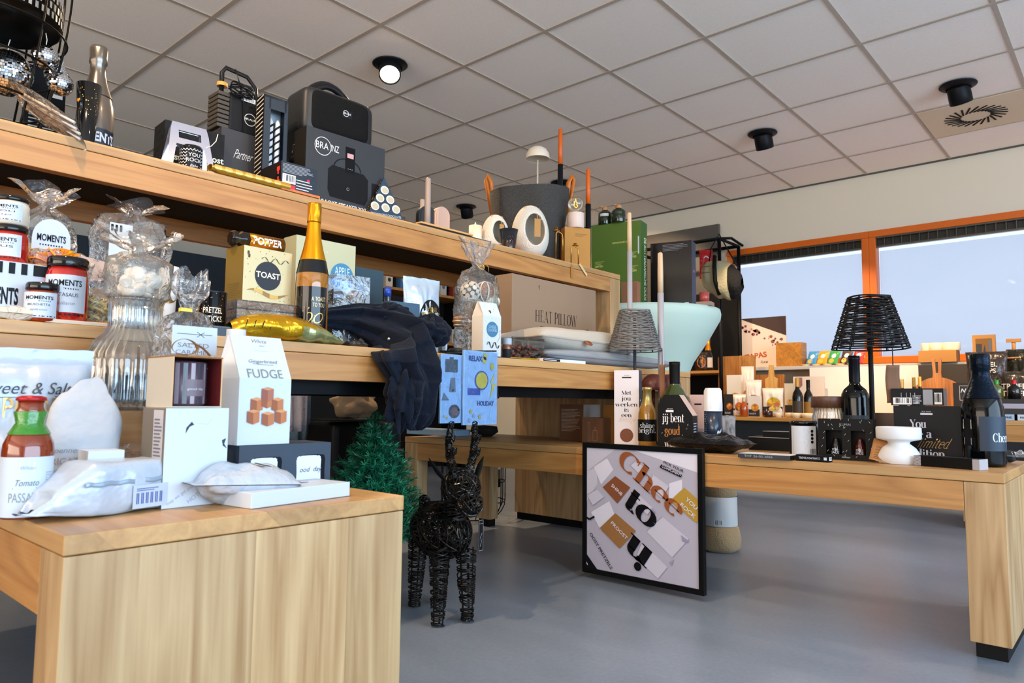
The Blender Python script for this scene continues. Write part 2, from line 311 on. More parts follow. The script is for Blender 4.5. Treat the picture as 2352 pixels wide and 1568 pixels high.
    def build(s, name, parent=None, bev=0.0, sub=0, solid=0.0, loc=None, rz=0.0, segs=2):
        host = next((c for c in parent.children if c.type == 'MESH' and c.name in _built), None) if (name == 'print' and parent) else None
        if host:                                             # printing belongs to the surface it is printed on
            q = _built[host.name]; b = len(q.v); mp = [q.mi(m) for m in s.mats]; q.v += s.v; q.f += [[b+i for i in f] for f in s.f]; q.m += [mp[k] for k in s.m]; q.s += s.s; s = q; name = host.name
        me = bpy.data.meshes.new(name); me.from_pydata([tuple(v) for v in s.v], [], s.f)
        for m in s.mats: me.materials.append(m)
        me.polygons.foreach_set('material_index', s.m); me.polygons.foreach_set('use_smooth', s.s); me.update()
        if host: host.data = me; return host
        o = bpy.data.objects.new(name, me); COL.objects.link(o)
        if parent: _built[o.name] = s
        if parent: o.parent = parent
        if loc is not None: o.location = loc; o.rotation_euler = (0, 0, face(loc, rz))
        if solid: q = o.modifiers.new('thickness', 'SOLIDIFY'); q.thickness = solid; q.offset = -1
        if bev: q = o.modifiers.new('bevel', 'BEVEL'); q.width = bev; q.segments = segs; q.limit_method = 'ANGLE'; q.angle_limit = rad(40)
        if sub: q = o.modifiers.new('smooth', 'SUBSURF'); q.levels = sub; q.render_levels = sub
        return o
    def top(s, name, label, cat, loc=(0, 0, 0), rz=0, group=None, **k):
        o = s.build(name, None, loc=loc, rz=rz, **k); return tag(o, label, cat, group)
def tag(o, label, cat, group=None, kind=None):
    o['label'] = label; o['category'] = cat
    if group: o['group'] = group
    if kind: o['kind'] = kind
    return o
def thing(name, label, cat, loc=(0, 0, 0), rz=0, group=None):
    o = bpy.data.objects.new(name, None); COL.objects.link(o); o.empty_display_size = 0.03; o.location = loc; o.rotation_euler = (0, 0, face(loc, rz)); return tag(o, label, cat, group)
def struct(mb, name, **k): o = mb.build(name, **k); o['kind'] = 'structure'; return o
def frF(y, sgn=-1): return lambda a, b: (a, y-0.0004, b)                 # front face of a box (faces -y)
def frL(x): return lambda a, b: (x-0.0004, -a, b)                        # left face (faces -x): a runs towards -y
def frR(x): return lambda a, b: (x+0.0004, a, b)
def frT(z): return lambda a, b: (a, b, z+0.0004)
def frC(r, a0=0.0): return lambda a, b: ((r+0.0004)*sin(a/r+a0), -(r+0.0004)*cos(a/r+a0), b)   # round a cylinder, a=0 at the front
def dup(root, loc, rz, label=None, group=None):
    r = root.copy(); COL.objects.link(r); r.location = loc; r.rotation_euler = (0, 0, rz)
    if label: r['label'] = label
    if group: r['group'] = group
    for ch in list(root.children):
        c = ch.copy(); COL.objects.link(c); c.parent = r
        for g in ch.children: d = g.copy(); COL.objects.link(d); d.parent = c
    return r
class Fit:
    """a box standing on height z, its lower front-left corner at A, seen from column of A to column uR, top at row vT"""
    def __init__(s, A, uR, vT, z, d, rz=0.0, zt_=None):
        A = Vector((A[0], A[1], z)); D = Vector((cos(rz), sin(rz), 0)); s.w = lin(uR, A, D)
        s.h = (zt(vT, A.x, A.y)-z) if zt_ is None else zt_-z; s.d = d; s.rz = rz
        c = A+D*s.w/2+Vector((-sin(rz), cos(rz), 0))*d/2; s.loc = (c.x, c.y, z); s.z = z
def FY(uL, y, uR, vT, z, d, rz=0.0): return Fit((pX(uL, y, z), y), uR, vT, z, d, rz)          # front corner at depth y
def FX(uL, x, uR, vT, z, d, rz=-pi/2): return Fit((x, pY(uL, x, z)), uR, vT, z, d, rz)        # front corner at depth x
NY = 100.0      # marks "turn the front towards the aisle where the photographer stood"
def face(loc, rz): return rz if rz < 50 else (rz-NY)-math.atan2(loc[0], loc[1])
FL, LT, BT, US = 0.0, 0.44, 0.736, 1.216
LTL, BTL, USL = LT+.0006, BT+.0006, US+.0006
# ================================================================ the room
XW = 6.34; HC = EYE+1.9256; YN = 8.2; X0 = -4.0; Y0 = -4.0
cream = M('#dcd2be', 0.85, bump=0.04, bs=300); orange = M('#d0600a', 0.4); dark = M('#15161a', 0.4)
def floor_mat():
    m = bpy.data.materials.new('polished_concrete'); m.use_nodes = True; t = NT(m); p = t.n['Principled BSDF']; tc = t.add('ShaderNodeTexCoord')
    n1 = t.add('ShaderNodeTexNoise', i_Scale=1.1, i_Detail=5.0, i_Roughness=0.6); mp = t.add('ShaderNodeMapping'); mp.inputs['Scale'].default_value = (1.0, 0.35, 1); t.link(tc.outputs['Object'], mp.inputs[0]); t.link(mp.outputs[0], n1.inputs['Vector'])
    n2 = t.add('ShaderNodeTexNoise', i_Scale=90.0, i_Detail=4.0); t.link(tc.outputs['Object'], n2.inputs['Vector'])
    n3 = t.add('ShaderNodeTexVoronoi', i_Scale=2.3); t.link(tc.outputs['Object'], n3.inputs['Vector'])
    cr = t.add('ShaderNodeValToRGB'); cr.color_ramp.elements[0].position = .3; cr.color_ramp.elements[0].color = hexc('#5a6674'); cr.color_ramp.elements[1].position = .7; cr.color_ramp.elements[1].color = hexc('#8e99a8'); t.link(n1.outputs[0], cr.inputs[0])
    mx = t.add('ShaderNodeMix', data_type='RGBA', blend_type='OVERLAY', i_0=0.18); t.link(cr.outputs[0], mx.inputs[6]); t.link(n2.outputs[0], mx.inputs[7])
    lt = t.add('ShaderNodeMath', operation='LESS_THAN', i_1=0.022); t.link(n3.outputs[0], lt.inputs[0])
    m2 = t.add('ShaderNodeMix', data_type='RGBA'); t.link(lt.outputs[0], m2.inputs[0]); t.link(mx.outputs[2], m2.inputs[6]); m2.inputs[7].default_value = hexc('#3d3c3c')
    t.link(m2.outputs[2], p.inputs['Base Color']); mr = t.add('ShaderNodeMapRange', i_3=0.22, i_4=0.42); t.link(n1.outputs[0], mr.inputs[0]); t.link(mr.outputs[0], p.inputs['Roughness'])
    b = t.add('ShaderNodeBump', i_Strength=0.06, i_Distance=0.003); t.link(n2.outputs[0], b.inputs['Height']); t.link(b.outputs[0], p.inputs['Normal'])
    return m
struct(MB().box(((X0+XW)/2, (Y0+YN)/2, -.05), (XW-X0+.4, YN-Y0+.4, .1), floor_mat()), 'floor')
# ceiling: mineral tiles in a 60 cm grid, real T-bars between them
def tile_mat():
    m = bpy.data.materials.new('ceiling_tile'); m.use_nodes = True; t = NT(m); p = t.n['Principled BSDF']; tc = t.add('ShaderNodeTexCoord')
    n = t.add('ShaderNodeTexNoise', i_Scale=160.0, i_Detail=2.0); mp = t.add('ShaderNodeMapping'); mp.inputs['Scale'].default_value = (1, .5, 1); t.link(tc.outputs['Object'], mp.inputs[0]); t.link(mp.outputs[0], n.inputs['Vector'])
    cr = t.add('ShaderNodeMix', data_type='RGBA'); cr.inputs[6].default_value = hexc('#e9e2da'); cr.inputs[7].default_value = hexc('#f6f1eb'); t.link(n.outputs[0], cr.inputs[0]); t.link(cr.outputs[2], p.inputs['Base Color']); p.inputs['Roughness'].default_value = .9
    b = t.add('ShaderNodeBump', i_Strength=0.15, i_Distance=0.002); t.link(n.outputs[0], b.inputs['Height']); t.link(b.outputs[0], p.inputs['Normal']); return m
GX, GY = 2.1691, 2.8496
c = MB(); c.box(((X0+XW)/2, (Y0+YN)/2, HC+.0535), (XW-X0+.4, YN-Y0+.4, .1), tile_mat()); c.T = None
struct(c, 'ceiling')
g = MB(); gm = M('#b0a497', 0.6)
for i in range(-11, 8):
    x = GX+.6*i
    if X0 < x < XW: g.box((x, (Y0+YN)/2, HC+.004), (.022, YN-Y0, .012), gm)
for j in range(-9, 12):
    y = GY-.6*j
    if Y0 < y < YN: g.box(((X0+XW)/2, y, HC+.0045), (XW-X0, .020, .011), gm)
g.box((XW-.012, (Y0+YN)/2, HC+.002), (.024, YN-Y0, .014), M('#4c4743'))
struct(g, 'trim_1')
# window wall with an opening
WY1 = 2.895; WZ0 = 0.938; WZ1 = 2.037; WYN = -3.2
w = MB()
w.box((XW+.1, (WY1+YN)/2, HC/2), (.2, YN-WY1, HC), cream); w.box((XW+.1, (Y0+WYN)/2, HC/2), (.2, WYN-Y0, HC), cream)
w.box((XW+.1, (WYN+WY1)/2, (WZ1+HC)/2), (.2, WY1-WYN, HC-WZ1), cream); w.box((XW+.1, (WYN+WY1)/2, WZ0/2), (.2, WY1-WYN, WZ0), cream)
struct(w, 'wall_right')
struct(MB().box(((X0+XW)/2, YN+.1, HC/2), (XW-X0+.4, .2, HC), M('#d9d2c4', .85)), 'wall_back')
# walls behind the camera carry wide glass shop fronts (daylight enters there)
w = MB(); w.box(((X0+XW)/2, Y0-.1, .1), (XW-X0+.4, .2, .2), cream); w.box(((X0+XW)/2, Y0-.1, HC-.1), (XW-X0+.4, .2, .2), cream)
for x in (X0+.3, XW-.9): w.box((x, Y0-.1, HC/2), (1.0, .2, HC), cream)
struct(w, 'wall_front')
w = MB(); w.box((X0-.1, (Y0+YN)/2, .1), (.2, YN-Y0+.4, .2), cream); w.box((X0-.1, (Y0+YN)/2, HC-.1), (.2, YN-Y0+.4, .2), cream); w.box((X0-.1, 5.8, HC/2), (.2, 4.9, HC), cream); w.box((X0-.1, -3.3, HC/2), (.2, 1.4, HC), cream)
struct(w, 'wall_left')
# window frame, glass, blinds
def haze():
    m = bpy.data.materials.new('screen_cloth'); m.use_nodes = True; t = NT(m); t.n.remove(t.n['Principled BSDF']); a = t.add('ShaderNodeBsdfTransparent'); b = t.add('ShaderNodeBsdfTranslucent'); b.inputs[0].default_value = hexc('#e6ecf6'); c = t.add('ShaderNodeMixShader', i_0=.45); t.link(a.outputs[0], c.inputs[1]); t.link(b.outputs[0], c.inputs[2]); t.link(c.outputs[0], t.n['Material Output'].inputs[0]); return m
def window(n, ya, yb):
    f = MB(); t = .055
    f.box((XW+.02, (ya+yb)/2, WZ1-t/2), (.1, yb-ya, t), orange); f.box((XW+.02, (ya+yb)/2, WZ0+t/2), (.1, yb-ya, t), orange)
    f.box((XW+.02, ya+t/2, (WZ0+WZ1)/2), (.1, t, WZ1-WZ0-2*t), orange); f.box((XW+.02, yb-t/2, (WZ0+WZ1)/2), (.1, t, WZ1-WZ0-2*t), orange)
    o = struct(f, 'window_%d' % n, bev=.004)
    g = MB(); g.box((XW+.05, (ya+yb)/2, (WZ0+WZ1)/2), (.006, yb-ya-2*t, WZ1-WZ0-2*t), clear('window_glass', '#f4f8ff', .035)); g.build('pane', o)
    b = MB(); bm = M('#55524c', .35, .6); z1 = WZ1-t; n_ = int((yb-ya-2*t)/.062)
    b.box((XW-.005, (ya+yb)/2, z1-.008), (.05, yb-ya-2*t, .012), bm); b.box((XW-.005, (ya+yb)/2, z1-.082), (.03, yb-ya-2*t, .014), bm)
    b.box((XW+.02, (ya+yb)/2, z1-.045), (.006, yb-ya-2*t, .07), M('#2b2823', .5))
    for i in range(n_+1): b.box((XW, ya+t+(yb-ya-2*t)*i/n_, z1-.045), (.024, .006, .07), bm)
    b.build('blind_cassette', o)
    sc = MB(); sc.box((XW+.04, (ya+yb)/2, (WZ0+z1)/2-.04), (.002, yb-ya-2*t-.02, z1-WZ0-.14), haze()); sc.build('roller_screen', o)
    return o
window(1, 1.655, WY1); window(2, -.62, 1.655); window(3, WYN, -.62)
# window sill
struct(MB().box((XW-.14, (WYN+WY1)/2, WZ0-.035), (.30, WY1-WYN-.1, .03), M('#b7b2ad', .5)), 'trim_2', bev=.003)
# recessed ceiling spots
blk = M('#101114', .45); warm = (1.0, .70, .42)
def spot(x, y, tx, ty, power, label, tz=0.0, lit=False, size=78, blend=.35):
    t = thing('ceiling_spotlight', label, 'ceiling light', (x, y, HC), 0, 'ceiling spotlights')
    r = MB(); r.lathe([(.064, -.002), (.098, -.002), (.101, -.006), (.095, -.011), (.072, -.015), (.066, -.028), (.064, -.002)], blk, 40, cap=False); r.build('trim_ring', t)
    d = Vector((tx-x, ty-y, tz-HC)).normalized(); q = Vector((0, 0, -1)).rotation_difference(d).to_matrix().to_4x4()
    hd = MB(Matrix.Translation((0, 0, -.015)) @ q)
    hd.lathe([(.0, .012), (.055, .012), (.060, 0), (.062, -.05), (.062, -.095), (.059, -.098), (.055, -.094), (.052, -.05), (.001, -.04)], blk, 32, cap=False); hd.build('lamp_head', t)
    ln = MB(Matrix.Translation((0, 0, -.015)) @ q); ln.lathe([(.0, -.089), (.054, -.089)], M('#ffe9c8', emit=14.0), 24, cap=False); ln.build('lens', t)
    L = bpy.data.lights.new('spot_beam', 'SPOT'); L.energy = power; L.color = warm; L.spot_size = rad(size); L.spot_blend = blend; L.shadow_soft_size = .028
    lo = bpy.data.objects.new('spot_beam', L); COL.objects.link(lo); lo.parent = t; lo.matrix_local = Matrix.Translation((0, 0, -.015)) @ q @ Matrix.Translation((0, 0, -.106))
    return t
# ================================================================ furniture
def spots():
    spot(2.47, 3.15, 1.35, 1.75, 140, 'lit ceiling spotlight, its white lens facing the camera, above the big speaker')
    spot(4.87, 1.95, 5.85, 2.0, 190, 'black tilted ceiling spotlight between the air vent and the tall white candle', .7)
    spot(4.87, .75, 5.9, .6, 175, 'black tilted ceiling spotlight just left of the round air vent', .7)
    spot(4.87, 3.75, 6.3, 3.9, 110, 'black ceiling spotlight seen behind the tall orange and black candle', .9, size=95)
    spot(4.87, 4.95, 6.0, 5.6, 60, 'black ceiling spotlight left of the dark felt basket', .6)
    spot(.07, 1.35, .9, 1.95, 120, 'ceiling spotlight over the left end of the display shelves', .9)
    spot(1.27, .15, 2.0, 2.0, 50, 'ceiling spotlight above the aisle between the low tables', .9)
    spot(3.07, -1.05, 3.4, .2, 70, 'ceiling spotlight right of the low table', .1)
    for k, (x, y, tx, ty, pw) in enumerate([(-1.13, -1.05, -.6, -.6, 190), (.67, -1.65, .6, -1.3, 190), (-1.73, 1.35, -1.2, 1.2, 190), (2.47, -2.25, 2.3, -1.6, 190), (4.27, -1.65, 4.1, -1.2, 190), (-2.33, 3.15, -2.3, 3.2, 380), (-1.73, 5.55, -1.7, 5.6, 500), (4.87, -.45, 6.2, -.5, 110)]):  # out-of-view spots added to brighten the ceiling by floor bounce, and the window wall
        spot(x, y, tx, ty, pw, ['added unseen ceiling spotlight over the aisle behind the viewer', 'added unseen ceiling spotlight near the street window', 'added unseen ceiling spotlight left of the shelves', 'added unseen ceiling spotlight over the front aisle', 'added unseen ceiling spotlight by the window corner', 'added unseen ceiling spotlight at the far left', 'added unseen ceiling spotlight deep in the back left', 'added unseen ceiling spotlight right of the air vent'][k], size=[62, 62, 62, 62, 62, 100, 100, 78][k])
spots()
v = thing('air_vent', 'round ceiling air vent with black swirl slots in a plain beige tile', 'air vent', (5.47, .75, HC))
m_ = MB(); m_.box((0, 0, -.001), (.578, .578, .008), M('#d3c3a8', .6)); m_.build('tile', v)
for ring, (ra, rb, n, off) in enumerate([(.085, .178, 24, .5)]):
    s_ = MB(); 
    for i in range(n):
        a = 2*pi*i/n; p0 = Vector((ra*cos(a), ra*sin(a), -.0062)); a2 = a+off; p1 = Vector((rb*cos(a2), rb*sin(a2), -.0062)); d = (p1-p0).normalized(); w_ = Vector((-d.y, d.x, 0))*.0055
        s_.add([p0-w_, p1-w_, p1+w_, p0+w_, p0-w_-Vector((0, 0, .002)), p1-w_-Vector((0, 0, .002)), p1+w_-Vector((0, 0, .002)), p0+w_-Vector((0, 0, .002))], [(4, 5, 6, 7), (0, 4, 7, 3), (1, 2, 6, 5), (0, 1, 5, 4), (3, 7, 6, 2)], M('#0c0c0c', .7))
    s_.build('slots', v)
OA, OB = '#c08c4e', '#8f5a28'
wX = wood('oak_x', OA, OB, 'X', 0.0); wY = wood('oak_y', OA, OB, 'Y', 0.0); wZ = wood('oak_staves', '#d4b384', '#9a7142', 'Z', .155, scale=.8, grain=.6, figure=.5)
wTX = wood('oak_top_x', '#c49a62', '#99693a', 'X', .11, figure=.35); wTY = wood('oak_top_y', '#c49a62', '#99693a', 'Y', .11, figure=.35); steel = M('#0d0e11', .4, .5)
def table(name, label, x0, x1, y0, y1, ztop, ap, leg=.085, zfoot=0.0, along='X', legs='panel', group=None, foot=True, tb=.024, far_posts=False):
    t = thing(name, label, 'table', ((x0+x1)/2, (y0+y1)/2, zfoot), 0, group); cx, cy = (x0+x1)/2, (y0+y1)/2; Wd, Dp = x1-x0, y1-y0; zt_ = ztop-zfoot
    al = along == 'X'
    m = MB(); m.box((0, 0, zt_-tb/2), (Wd, Dp, tb), wTX if al else wTY); m.build('tabletop', t, bev=.0018)
    zb = zt_-tb-.0012
    L = Wd if al else Dp; B = Dp if al else Wd
    for sgn in (-1, 1):
        m = MB(); d = (L-2*leg, .03, ap-tb) if al else (.03, L-2*leg, ap-tb); p = (0, sgn*(B/2-.016), zb-(ap-tb)/2) if al else (sgn*(B/2-.016), 0, zb-(ap-tb)/2)
        m.box(p, d, wX if al else wY); m.build('apron', t, bev=.001)
    if far_posts:                                        # the far end stands on two posts instead of a panel
        for sx in (-1, 1):
            p_ = (sx*(B/2-.032), L/2-leg/2); o = MB().box((p_[0], p_[1], .035+(zb-.035)/2), (.06, leg-.001, zb-.035), wZ).build('leg', t, bev=.0015); MB().box((p_[0], p_[1], .0175), (.045, leg-.02, .035), M('#0c0d10', .5)).build('plinth', o)
    for sgn in ((-1,) if far_posts else (-1, 1)):
        lg = MB(); f = .035 if foot else 0; h = zb-f; p = (sgn*(L/2-leg/2), 0, f+h/2) if al else (0, sgn*(L/2-leg/2), f+h/2)
        d = (leg-.001, B-.002, h) if al else (B-.002, leg-.001, h); lg.box(p, d, wZ); o = lg.build('leg_panel', t, bev=.0015)
        if foot: q = MB(); q.box((p[0], p[1], f/2), (d[0]-.02, d[1]-.02, f), M('#0c0d10', .5)); q.build('plinth', o)
    return t
table('side_table', 'low oak table at the front left with white food packets on it', .285, .792, .943, 3.15, LT, .105, along='Y', group=None)
table('side_table', 'low oak table on the right with the black gift boxes, seen from its long side', 2.058, 2.58, .258, 2.455, LT, .095, along='Y', far_posts=True)
t = table('display_table', 'tall oak display table whose top forms the middle shelf', -.75, 2.883, 1.5, 2.457, BT, .088)
m = MB(); m.box((-.1, -.40, .736-.088-.018), (3.2, .04, .034), steel); m.box((-.1, .40, .736-.088-.018), (3.2, .04, .034), steel); m.build('steel_rail', t)
t = table('shelf_bench', 'upper oak bench standing on the display table and carrying the top row of goods', -.9, 2.9, 1.876, 2.383, US, .09, zfoot=BT, foot=False)
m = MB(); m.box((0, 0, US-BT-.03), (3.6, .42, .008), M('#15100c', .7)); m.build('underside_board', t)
# ================================================================ builders for the goods
black = M('#0a0b0d', .5); white = M('#c0cad6', .5); offw = M('#e9e6df', .55); gold = M('#c79a3c', .28, .9); goldp = M('#b98a34', .4, .5); silver = M('#c9ccd0', .2, .9); kraft = M('#a9805a', .8, bump=.05, bs=200); ink = M('#17181b', .5); blackg = M('#0c0d10', .12, coat=.6)
F_clear = film(); F_soft = film('film_soft', '#f3efe8', .14, .10, .9, 26); F_milky = film('film_milky', '#f2f3f4', .55, .2, .6, 22); G = clear()
def carton(F, label, cat, mats, name='gift_box', pr=None, bev=.0012, group=None, dz=0, part='carton', **k):
    """mats: one material or (bottom, top, front, back, left, right); pr(mb, w, h, d) prints on it"""
    t = thing(name, label, cat, (F.loc[0], F.loc[1], F.loc[2]+dz), F.rz, group)
    m = MB(); mm = mats if isinstance(mats, (list, tuple)) else [mats]*6
    m.box((0, 0, F.h/2), (F.w, F.d, F.h), mm[2], mats=mm)
    if pr: pr(m, F.w, F.h, F.d)
    m.build(part, t, bev=bev); return t
def cloc(u, z, y=None, x=None):
    if y is not None: return (pX(u, y, z), y, z)
    return (x, pY(u, x, z), z)
def bottle(label, loc, h, prof, glass, cat='bottle', name='bottle', liquid=None, parts=(), rz=NY, group=None, seg=40):
    """prof: (r, z) as fractions of h ; parts: list of (name, fn(mb, h, R))"""
    t = thing(name, label, cat, loc, rz, group); m = MB(); P = [(r*h, z*h) for r, z in prof]; m.lathe(P, glass, seg); m.build('glass_body', t)
    if liquid: q = MB(); q.lathe([(r*.94, z*(1 if i else 1)+(.003 if i == 0 else 0)) for i, (r, z) in enumerate(P) if z <= liquid[1]*h], liquid[0], seg); q.build('liquid', t)
    for nm, fn in parts: q = MB(); fn(q, h); q.build(nm, t)
    return t
CHAMP = [(.0, .012), (.10, .0), (.143, .006), (.146, .03), (.146, .36), (.14, .44), (.12, .53), (.085, .63), (.06, .71), (.05, .78), (.048, .90), (.047, .94), (.052, .95), (.052, .965)]
WINE = [(.0, .01), (.10, .0), (.122, .004), (.126, .03), (.126, .56), (.12, .61), (.10, .655), (.065, .70), (.05, .74), (.047, .80), (.047, .97), (.05, .975), (.05, 1.0)]
def capsule(z0, z1, r0, r1, mat, wrink=.05):
    def f(q, h):
        n = 9; q.lathe([(h*(r0+(r1-r0)*i/n), h*(z0+(z1-z0)*i/n)) for i in range(n+1)]+[(0, h*z1)], mat, 48, rfn=lambda a, z: 1+wrink*(noise.noise(Vector((cos(a)*3, sin(a)*3, z*60)))))
    return f
def label_band(R, z0, z1, a0, a1, mat, pr=None):
    def f(q, h):
        fr = frC(R*h+.0003); n = 24; A0, A1 = rad(a0)*R*h, rad(a1)*R*h; q.rect(fr, A0, z0*h, A1, z1*h, mat, n)
        if pr: pr(q, q.lift(fr), h)
    return f
def pouch(w, h, t, mat, seed=0, seal=.06, wr=.35, back=None, top=True, nu=26, nv=20, mid=0.0):
    """a filled foil bag standing in its local x-z plane, base on z=0; returns (MB, frame of the front)"""
    def sh(x, y):
        e = max(0, 1-abs(x)**2.6)**.55; a = seal if top else 0
        yy = (y-.0)/(1-a) if y < 1-a else 1; e2 = max(0, 1-abs(2*yy-1)**3.2)**.6 if y < 1-a else 0
        n = noise.noise(Vector((x*2.3+seed, y*2.9, seed*1.7)))+.5*noise.noise(Vector((x*6+seed, y*6.5, seed)))
        return t/2*e*e2*(1+wr*n)+.0006
    def ed(x, y): return x*w/2*(1-.05*(1-abs(2*y-1)**2)+.02*noise.noise(Vector((seed, y*5, 0))))
    m = MB(); m.grid(lambda u, v: (ed(2*u-1, v), -sh(2*u-1, v), v*h+.003*noise.noise(Vector((u*6, v*2, seed)))), nu, nv, mat)
    m.grid(lambda u, v: (ed(1-2*u, v), sh(1-2*u, v), v*h+.003*noise.noise(Vector(((1-u)*6, v*2, seed)))), nu, nv, back or mat)
    return m, (lambda a, b: (a, -sh(max(-1, min(1, 2*a/w)), max(0, min(1, b/h)))-.0014, b))
def lay(mb, ax='x', ang=pi/2, off=(0, 0, 0)):
    R_ = Matrix.Translation(off) @ Matrix.Rotation(ang, 4, ax.upper()); mb.v = [R_ @ Vector(v) for v in mb.v]; return mb
def sack(prof, mat, seed=0, amp=.08, seg=44, sy=.8, c=(0, 0, 0), fold=7, lean=(0, 0)):
    """clear tied bag: (r, z) profile with pleats that deepen towards the neck"""
    m = MB(); n = len(prof); H_ = prof[-1][1]
    def fn(u, v):
        k = v*(n-1); i = min(n-2, int(k)); f = k-i; f = f*f*(3-2*f); r = prof[i][0]*(1-f)+prof[i+1][0]*f; z = prof[i][1]*(1-(k-i))+prof[i+1][1]*(k-i); a = 2*pi*u
        fl = max(0, (z/H_-.45))*1.6; rr = r*(1+amp*noise.noise(Vector((cos(a)*1.6+seed, sin(a)*1.6, z*22)))*2+fl*.22*sin(fold*a+seed+3*z/H_)+fl*.1*sin(13*a+z*60))
        return (c[0]+rr*cos(a)+lean[0]*(z/H_)**2, c[1]+rr*sin(a)*sy+lean[1]*(z/H_)**2, c[2]+z+fl*.012*sin(4*a+seed))
    m.grid(fn, seg, max(24, n*4), mat, wrap=True); return m
def taper(label, loc, h, r0, r1, mat, hold=None, hh=.5, hr=None, cat='candle', name='taper_candle', group=None, wick=True, lean=0):
    t = thing(name, label, cat, loc, 0, group)
    z0 = 0
    if hold: q = MB(); q.cyl((0, 0, 0), hr, h*hh, hold, 24); q.build('holder', t); z0 = h*hh-.004
    q = MB(); q.lathe([(r0, z0), (r0*.99, z0+(h-z0)*.5), (r1, h-.004), (r1*.6, h)], mat, 20); q.build('wax', t)
    if wick: q = MB(); q.tube([(0, 0, h-.002), (.001, 0, h+.008)], .0009, M('#3a3028')); q.build('wick', t)
    return t
def spiral(c, rf, n, turns, z0, z1): return [(c[0]+rf(i/n)*cos(2*pi*turns*i/n), c[1]+rf(i/n)*sin(2*pi*turns*i/n), c[2]+z0+(z1-z0)*i/n) for i in range(n+1)]
def ringp(r, z, n=32, c=(0, 0), sy=1): return [(c[0]+r*cos(2*pi*i/n), c[1]+r*sin(2*pi*i/n)*sy, z) for i in range(n)]
def jar(label, loc, h, R, fill, lid=None, name='jar', pr=None, lab=(.12, .72), group=None, labc=None, rz=NY, lh=.14, cat='jar', a=62):
    t = thing(name, label, cat, loc, rz, group); m = MB()
    zb = h*(1-lh)
    m.lathe([(R*.86, 0), (R, h*.05), (R, zb*.80), (R*.93, zb*.90), (R*.86, zb)], fill, 40); m.build('filled_glass', t)
    m = MB(); m.lathe([(0, zb-.002), (R*.92, zb-.002), (R*.96, zb+.001), (R*.96, h-.004), (R*.9, h), (0, h-.0005)], lid or blackg, 40, cap=False); m.build('lid', t)
    m = MB(); fr = frC(R+.0004); m.rect(fr, -rad(a)*R, h*lab[0], rad(a)*R, h*lab[1], labc or white, 22)
    if pr: pr(m, m.lift(fr), h, R)
    m.build('paper_label', t); return t
def moments(big=True, sub=None, sub2=None):
    def f(m, fr, h, R):
        w = R*1.6; m.text(fr, 'MOMENTS', 0, h*.56, h*.085, ink, .02, w=w); m.rect(fr, -w*.42, h*.515, 0, h*.53, ink); [m.rect(fr, w*(.02+.07*i), h*.505, w*(.05+.07*i), h*.525, ink) for i in range(6)]
        if sub: m.text(fr, sub, 0, h*.40, h*.055, ink, 0, w=w*.8)
        if sub2: m.text(fr, sub2, 0, h*.28, h*.05, M('#777777'), 0, w=w*.6, sh=.3)
        for i in range(14): m.rect(fr, -w*.6+i*w*.09, h*.125, -w*.6+i*w*.09+w*(.02+.03*(i % 3)), h*.15, ink)
    return f
def tagboard(label, name, loc, w, h, mat, rz, tilt=0, cat='tag', group=None, string=None, curl=.0):
    m = MB(); m.grid(lambda u, v: ((u-.5)*w, curl*sin(pi*v), -v*h), 4, 8, mat); m.disc(lambda a, b: (a, -.001, b), 0, -.012, .0025, M('#3b2d20'))
    if string: m.tube(string, .0008, M('#8d7450'))
    o = m.top(name, label, cat, loc, rz, group, solid=.0006); o.rotation_euler[0] = tilt; return o
# ================================================================ goods on the low table at the front left
def P_lines(c='#8c8f96'): return M(c, .6)
# long foil pouch lying on its side, bar code towards us
A = onZ(165, 1198, LTL); B = onZ(385, 1166, LTL)
def lying_pouch():
    w = .220; t = thing('foil_pouch', 'big white foil pouch lying on its side at the table corner, bar code facing out', 'pouch', ((A.x+B.x)/2-.006, (A.y+B.y)/2+.040, LTL), math.atan2(B.y-A.y, B.x-A.x))
    fo = M('#b4c0cf', .3, .2, bump=.3, bs=22); m = MB()
    def fn(u, v):
        x = -w/2+w*u; k = (min(1, u/.30) if u < .30 else 1); k = k**.8; k2 = 1-.12*max(0, (u-.86)/.14)
        a = 2*pi*v; c_, s_ = cos(a), sin(a); p = .36
        yy = math.copysign(abs(c_)**p, c_)*.042*(.25+.75*k)*k2; zz = math.copysign(abs(s_)**p, s_)*.036*k*k2
        n = noise.noise(Vector((x*22, c_*1.3, s_*1.3+4)))*.0032*(1.9-k)
        return (x+(.012*s_ if u < .1 else 0), yy+n, max(.0005, .036*(.35+.65*k)+zz*1.0+n))
    m.grid(fn, 30, 40, fo, wrap=False)
    m.grid(lambda u, v: (w/2-.004+.018*v, (-.038+.076*u), .012+.05*v*0+.056*abs(2*u-1)*0+.03*v+.004*sin(9*u)), 12, 2, fo)
    m.build('foil_bag', t)
    s = MB(); s.grid(lambda u, v: (-w/2+.05+(w-.055)*u, -.0428+.0010*sin(30*u), .047-.006*v+.0008*sin(40*u)), 24, 3, M('#93a5b9', .3, .3)); s.build('fin_seal', t, solid=.0008)
    p = MB(); p.rect(lambda a, b: (a, -.0458, b), .006, .006, .060, .038, M('#b4c0cf', .4)); fr = lambda a, b: (a, -.0462, b)
    b2 = M('#2f4a94')
    for i in range(18):
        if i % 3 != 2: p.rect(fr, .011+.0024*i, .012, .011+.0024*i+.0013, .027, b2)
    p.lines(fr, .011, .029, .056, .034, 2, b2, .4); p.build('print', t); return t
lying_pouch()
